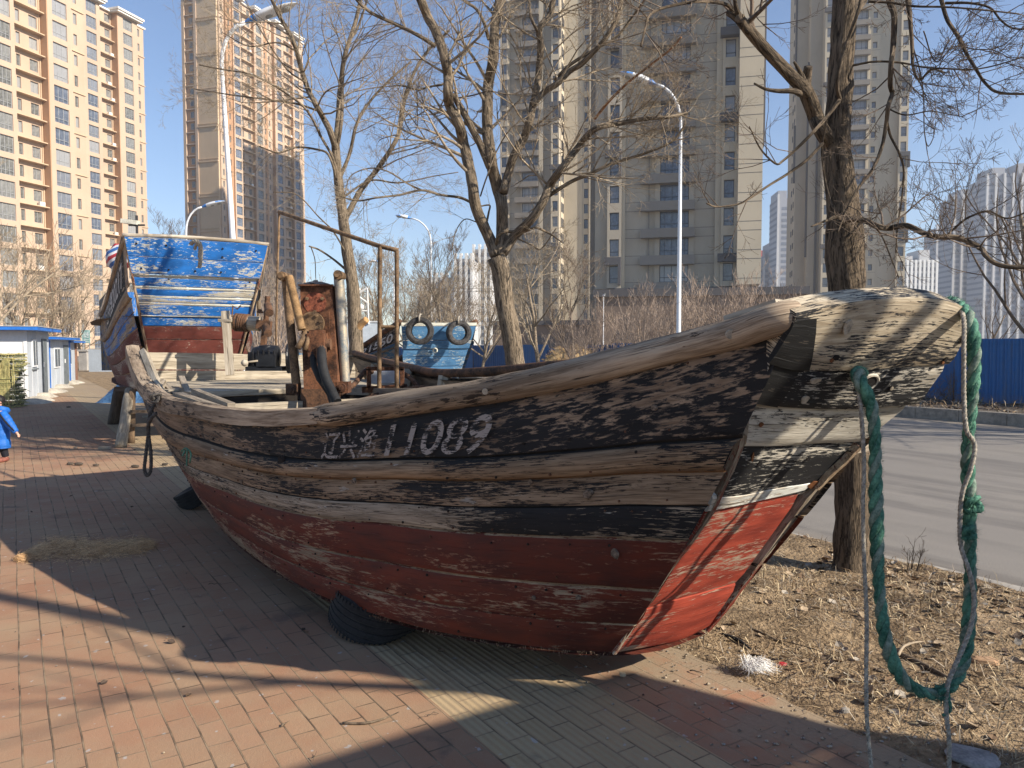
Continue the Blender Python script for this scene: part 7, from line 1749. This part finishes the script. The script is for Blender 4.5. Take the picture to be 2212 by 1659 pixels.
for k in range(3): 
    m = MB(); m.lathe([(.0005, .02), (.6, .02), (.62, -.05)], (4.2 + 1.8 * k, 3.49, 23 * FH + 5), (0, -1, 0), 14); m.build('round_opening', M_DKTR, T_.r)
T_.finish(100)
# the orange tower with its long side receding
HB_ = 31 * FH
TC = orange_block('apartment_tower', V((-73.0, 195, 0)), TH, 'slender sand coloured tower with orange strips and a blank banded end wall', [('wall', .3, 2.3, 0), ('ret', 2.3, 4.6, .2), ('bay', 4.6, 7.9, .8), ('rec', 7.9, 13.3, 0), ('bay', 13.3, 17.4, .8), ('ret', 17.4, 19.6, .1), ('wall', 19.6, 22.2, 0), ('bay', 22.2, 26.6, .9), ('rec', 26.6, 31.0, 0), ('bay', 31.0, 34.9, .9), ('wall', 34.9, 37.5, .2)], 10.6, HB_, seed=4)
# end wall facing the street: faces local -x
bd = (MB(), M_SANDD); TC.extra['end_band'] = bd
TC.box(-.25, .29, .30, 6.2, 0, HB_ - .01, mi=2)
z = 4.
while z < HB_ - 2:
    bd[0].bx(-.52, -.251, .32, 6.15, z, z + .28); bd[0].bx(-.42, -.251, .32, 6.15, z + .75, z + .90); z += FH * 3
TC.box(-.45, .29, 6.2, 7.0, 0, HB_ - .01); TC.box(-.45, .29, 9.8, 10.6, 0, HB_ - .01); TC.box(.15, .29, 7.0, 9.8, 0, HB_ - .01, mi=1)
z = 0.
while z < HB_ - 2:
    TC.box(-.40, .149, 7.01, 9.79, z, z + .22); TC.w.append((W_sml[0], W_sml[1], .10, 8.2, z + .95, -math.pi / 2)); z += FH
TC.extra['cornice'][0].bx(-1.0, 1.6, -.6, 11, HB_ + .31, HB_ + .8)
TC.finish(100)
# ---- grey towers
G_big = win_mesh('window', 3.1, 1.85, (.17, .42, .68, .86), (.28,), (M_FRAMED, M_GLASS), .07); G_tall = win_mesh('window', 1.05, 1.9, (), (.28,), (M_FRAMED, M_GLASS), .07); G_sq = win_mesh('window', .8, 1.25, (), (), (M_FRAMED, M_GLASS), .08)
G_bay = win_mesh('window', 3.3, 1.95, (.1, .35, .65, .9), (.28,), (M_FRAMED, M_GLASS), .07); G_nar = win_mesh('window', .8, 1.8, (.5,), (.3,), (M_FRAMED, M_GLASS), .07)
TG = R(-13.3)
def caps(T, x0, x1, y, zs, dep=.9):
    m = T.extra.setdefault('charcoal_surround', (MB(), M_DKTR))[0]
    for z, n in zs: m.bx(x0, x1, y - dep, y - .003, z, z + .85); m.bx(x1 - .32, x1, y - dep, y - .003, z - 2.2, z - .002)
# D: nearest grey tower
d0 = V((9.25, 86.8, 0)); T = Tower('grey_tower', d0, TG, 'nearest grey-brown tower behind the right white lamp post', [M_TAUPE, M_TAUPED, M_DKTR, M_TAUPE_LIT]); FD = 2.93; z0 = 7.9; H = z0 + FD * 16
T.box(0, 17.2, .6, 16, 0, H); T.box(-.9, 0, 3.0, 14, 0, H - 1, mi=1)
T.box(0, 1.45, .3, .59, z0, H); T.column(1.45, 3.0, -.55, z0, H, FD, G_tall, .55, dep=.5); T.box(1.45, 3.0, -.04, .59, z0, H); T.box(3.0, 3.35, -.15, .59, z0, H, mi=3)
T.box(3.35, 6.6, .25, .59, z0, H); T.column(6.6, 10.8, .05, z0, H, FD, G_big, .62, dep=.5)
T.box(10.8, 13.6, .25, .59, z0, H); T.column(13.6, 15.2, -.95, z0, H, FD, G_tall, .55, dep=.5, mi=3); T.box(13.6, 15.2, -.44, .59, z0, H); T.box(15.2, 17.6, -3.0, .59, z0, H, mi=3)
T.box(13.0, 13.59, -.35, .24, z0, H, mi=3)
sp_ = T.extra.setdefault('balcony_panel', (MB(), M_TAUPED))[0]; ln = T.extra.setdefault('render_joint', (MB(), M_DKTR))[0]; rl = T.extra.setdefault('drain_pipe', (MB(), M_TAUPED))[0]; rl.bx(5.9, 6.02, .08, .2, z0, H)
z = z0; k = 0
while z < H - 1:
    sp_.bx(5.1, 10.9, -.75, .04, z - .45, z + .55)
    ln.bx(3.36, 5.08, .235, .249, z + .62, z + .66); ln.bx(3.36, 5.08, .235, .249, z - .35, z - .31); ln.bx(10.92, 12.98, .235, .249, z + .62, z + .66); ln.bx(10.92, 12.98, .235, .249, z - .35, z - .31); ln.bx(15.22, 17.59, -3.015, -3.001, z + .62, z + .66); ln.bx(15.22, 17.59, -3.015, -3.001, z - .3, z - .26); z += FD
caps(T, 1.2, 3.02, -.55, [(z0 - .4 + FD * k, 1) for k in (1, 5, 9, 13)], .5); caps(T, 13.3, 15.5, -.95, [(z0 - .4 + FD * k, 1) for k in (1, 6, 9, 14)], .9)
ck = T.extra['charcoal_surround'][0]; ck.bx(17.6, 17.9, -1.4, .5, z0 + FD * 5, z0 + FD * 10); T.box(2.2, 17.3, -.6, .599, 6.4, z0 - .001, mi=2)
T.finish(100)
# podium
m = MB(); P0 = Tower('podium_block', V((.8, 76, 0)), TG, 'long dark brown low block at the foot of the grey tower', [M_PODM, M_DKTR]); 
P0.box(7.5, 26.5, 0, 12, 0, 6.2); P0.box(7.2, 26.8, -.3, 12.2, 6.2, 6.9, mi=1); P0.box(-3.2, 7.1, 1.5, 10, 0, 3.6); P0.box(-3.5, 7.45, 1.2, 10.2, 3.6, 4.05, mi=1); P0.box(1.2, 3.2, 1.3, 1.49, 0, 2.5, mi=1)
for k in range(4): P0.w.append((G_tall[0], G_tall[1], 10 + k * 4.2, -.01, 2.2, 0))
P0.box(18, 20, -.12, -.003, 0, 2.6, mi=1); P0.finish()
# C: grey tower behind the forked tree
T = Tower('grey_tower', V((-2.2, 151, 0)), TG, 'grey tower with stacked bay windows behind the forked street tree', [M_TAUPE, M_TAUPED, M_DKTR, M_TAUPE_LIT]); H = 8 + 2.93 * 31; z0 = 6
T.box(0, 11.6, .8, 6, 0, H); T.box(11.6, 20.5, 4.5, 9, 0, H - 2); T.column(0, 1.5, -.4, z0, H, FD, G_tall, .6, dep=.5); T.box(0, 1.5, .11, .79, z0, H); T.box(1.5, 1.75, 0, .79, z0, H, mi=3); T.box(1.75, 3.9, .5, .79, z0, H)
T.column(3.9, 7.6, .1, z0, H, FD, G_big, .62, dep=.5); T.box(7.6, 8.4, -.3, .79, z0, H, mi=3); T.box(8.4, 10.0, .5, .79, z0, H); T.column(10.0, 11.6, -.6, z0, H, FD, G_tall, .6, dep=.5, mi=3); T.box(10.0, 11.6, -.09, .79, z0, H)
sp_ = T.extra.setdefault('balcony_panel', (MB(), M_TAUPED))[0]; ln = T.extra.setdefault('render_joint', (MB(), M_DKTR))[0]; z = z0; k = 0
while z < H - 1:
    sp_.bx(2.9, 7.5, -.75, .09, z - .45, z + .55); ln.bx(1.76, 2.88, .48, .499, z + .62, z + .67); ln.bx(8.41, 9.99, .48, .499, z + .62, z + .67); z += FD; k += 1
caps(T, -.35, 1.6, -.4, [(z0 - .4 + FD * k, 1) for k in (3, 9, 15, 20, 26)], .5); caps(T, 9.8, 11.9, -.6, [(z0 - .4 + FD * k, 1) for k in (5, 10, 14, 19, 25)], .6)
# stepped right flank, lit, with narrow windows
z = z0
for (X, ya, yb) in ((11.6, .1, 4.4),):
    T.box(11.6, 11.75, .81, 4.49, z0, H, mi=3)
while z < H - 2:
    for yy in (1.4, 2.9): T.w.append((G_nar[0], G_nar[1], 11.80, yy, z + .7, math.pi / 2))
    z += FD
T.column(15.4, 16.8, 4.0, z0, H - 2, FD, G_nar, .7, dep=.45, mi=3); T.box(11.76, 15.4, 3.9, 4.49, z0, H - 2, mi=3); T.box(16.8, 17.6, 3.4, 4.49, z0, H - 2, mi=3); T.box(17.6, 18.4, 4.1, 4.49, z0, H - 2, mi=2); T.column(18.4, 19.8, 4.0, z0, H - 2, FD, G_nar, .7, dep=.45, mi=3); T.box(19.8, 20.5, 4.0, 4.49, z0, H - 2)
T.finish(100)
# E: right grey tower
T = Tower('grey_tower', V((63.0, 158, 0)), TG, 'grey tower behind the thick trunk, with small square windows on a lit wall', [M_TAUPE, M_TAUPED, M_DKTR, M_TAUPE_LIT]); H = 8 + 2.93 * 31; z0 = 4
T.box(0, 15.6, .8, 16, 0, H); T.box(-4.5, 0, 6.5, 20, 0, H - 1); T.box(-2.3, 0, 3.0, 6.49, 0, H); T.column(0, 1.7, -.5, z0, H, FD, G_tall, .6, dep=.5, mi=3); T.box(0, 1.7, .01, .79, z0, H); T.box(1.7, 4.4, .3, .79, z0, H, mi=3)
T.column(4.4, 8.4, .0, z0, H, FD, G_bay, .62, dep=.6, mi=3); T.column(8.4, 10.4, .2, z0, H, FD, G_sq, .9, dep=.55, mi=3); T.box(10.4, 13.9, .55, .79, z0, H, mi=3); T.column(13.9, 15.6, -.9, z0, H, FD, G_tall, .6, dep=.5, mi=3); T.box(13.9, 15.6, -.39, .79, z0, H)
sp_ = T.extra.setdefault('balcony_panel', (MB(), M_TAUPED))[0]; ln = T.extra.setdefault('render_joint', (MB(), M_TAUPED))[0]; z = z0
while z < H - 1:
    sp_.bx(4.3, 8.5, -.55, -.003, z - .40, z + .55); ln.bx(8.41, 10.39, .185, .199, z + .5, z + .55); ln.bx(1.71, 4.29, .285, .299, z + .5, z + .55); z += FD
    for yy in (8.5, 11.5): T.w.append((G_sq[0], G_sq[1], -4.56, yy, z + .7, -math.pi / 2))
caps(T, -.3, 1.7, -.5, [(z0 - .4 + FD * k, 1) for k in (2, 6, 13, 17, 22)], .5); caps(T, 13.7, 15.9, -.9, [(z0 - .4 + FD * k, 1) for k in (3, 7, 12, 17, 23)], .6)
ck = T.extra['charcoal_surround'][0]; ck.bx(-.9, -.5, 2.6, 2.99, 12, 52); ck.bx(-2.7, -2.31, 3.6, 4.0, 20, 60); ck.bx(-4.9, -4.51, 6.4, 6.9, 36, 48); ck.bx(-4.9, -4.51, 6.4, 6.9, 55, 75); T.finish(100)
# unseen tower added behind the forked tree's tower to shade the orange tower's foot
T = Tower('grey_tower', V((2.0, 169, 0)), TG, 'unseen grey tower added behind the forked tree tower for its shade', [M_TAUPE]); T.box(0, 14, 0, 26, 0, 102); T.finish()
# ---- far hazy towers
M_FARW = wallmat('far_render_pale', (.46, .46, .46)); M_FARHAZE = wallmat('far_render_hazed', (.26, .275, .31)); M_FARD = wallmat('far_windows', (.13, .15, .19))  # grey-blue wall tone carries part of the haze in its colour
def far_tower(x0, x1, ytop, Y, label, ribs=5, rot=TG, depth=18, floors=True, steps=(), mat=M_FARHAZE, rib=M_FARW):
    k = Y / FOC; w = (x1 - x0) * k; h = EYE + (745 - ytop) * k; r = empty('distant_tower', V(((x0 - 1106) * k, Y, 0)), rot * .4, label, 'building', 'hazy towers on the skyline')
    m = MB(); m.bx(0, w, 0, depth, -.2, h)
    for a, b, dh in steps: m.bx(a * w, b * w, .5, depth - 2, h, h + dh)
    m.build('wall', mat, r); m = MB()
    for i in range(ribs + 1):
        x = w * i / ribs; m.bx(x - .5, x + .5, -.9, -.003, -.2, h + .8); m.bx(x - .5, x + .5, -.9, 1.5, h + .801, h + 2.0)
    m.build('rib', rib, r); m = MB(); z = 2
    while z < h - 3:
        for i in range(ribs):
            xa = w * (i + .22) / ribs; xb = w * (i + .78) / ribs; m.bx(xa, xb, -.12, -.003, z, z + 1.6)
        z += 3
    tag(m.build('window_rows', M_FARD, r), kind='stuff'); m = MB(); z = 3.6
    while z < h: m.bx(-.12, -.003, .2, depth - .2, z, z + 1.2); z += 3
    m.build('side_window_rows', M_FARD, r); return r
far_tower(2120, 2225, 388, 400, 'tallest hazy ribbed tower at the right frame edge', 6, steps=((.1, .35, 5), (.6, .9, 7))); far_tower(2052, 2118, 432, 430, 'hazy ribbed tower left of the tallest one at far right', 4, steps=((.2, .6, 5),)); far_tower(2016, 2050, 494, 480, 'lower plain hazy tower beside the far right ribbed pair', 2)
far_tower(1675, 1712, 432, 400, 'narrow hazy tower left of the thick trunk tower', 1, steps=((.0, .5, 4),)); far_tower(1632, 1674, 566, 420, 'small hazy stepped tower between the near grey tower and narrow tower', 3, steps=((.2, .4, 6), (.6, .95, 10))); 
f5 = far_tower(1600, 1636, 556, 380, 'small white tower with red rooftop characters', 3, mat=M_FARW, rib=M_FARW)
M_REDL = plain('red_sign', (.55, .03, .02), .6)
for i, chx in enumerate('悦湾'):
    k = 380 / FOC; lettering(chx, lambda a, b, i=i: V(((10 + i * 24 + 9 * a) * k, 1.0, EYE + (745 - lerp(541, 555, b)) * k)), 'rooftop_character', M_REDL, f5)
f6 = far_tower(1945, 2014, 572, 380, 'white ribbed apartment row right of the thick trunk', 8, mat=M_FARW, rib=plain('far_white', (.75, .75, .73), .8), steps=((.1, .3, 4), (.5, .8, 7)))
for i, (x0, x1, yt, lab) in enumerate([(985, 1020, 560, 'pale hazy tower seen between the small bare trees left of forked trunk'), (1024, 1062, 540, 'pale hazy tower just left of the forked trunk'), (944, 978, 600, 'low pale hazy tower above the right hung tyre'), (905, 935, 612, 'faint low tower above the left hung tyre')]): far_tower(x0, x1, yt, 300 + 20 * i, lab, 3, mat=M_FARW, rib=plain('far_white2', (.7, .7, .68), .8))
# rooftop letters peeping over the hoarding
k = 120 / FOC; mb = MB(); c = V(((1968 - 1106) * k, 120, 0)); r = empty('far_roof_sign', c, 0, 'low white building with white roof letters over the blue hoarding', 'building')
m = MB(); m.bx(0, 10, 0, 6, 0, EYE + (745 - 733) * k); m.build('wall', M_FARW, r); lettering('SUN', lambda a, b: V((.3 + 3.6 * a, -.05, EYE + (745 - lerp(724, 732, b)) * k)), 'roof_letters', M_LAMPW, r)

# ------------------------------------------------------------------ air
mb = MB(); mb.bx(-620, 620, -40, 760, -1.4, 112); hz_ = mb.build('haze', []); hm = bpy.data.materials.new('haze_air'); hm.use_nodes = True; nt_ = hm.node_tree
for n_ in list(nt_.nodes): nt_.nodes.remove(n_)
o_ = nt_.nodes.new('ShaderNodeOutputMaterial'); v_ = nt_.nodes.new('ShaderNodeVolumePrincipled'); v_.inputs['Color'].default_value = (.86, .91, 1, 1); v_.inputs['Density'].default_value = .00048; v_.inputs['Anisotropy'].default_value = .1
nt_.links.new(v_.outputs[0], o_.inputs['Volume']); hz_.data.materials.append(hm); tag(hz_, kind='stuff')
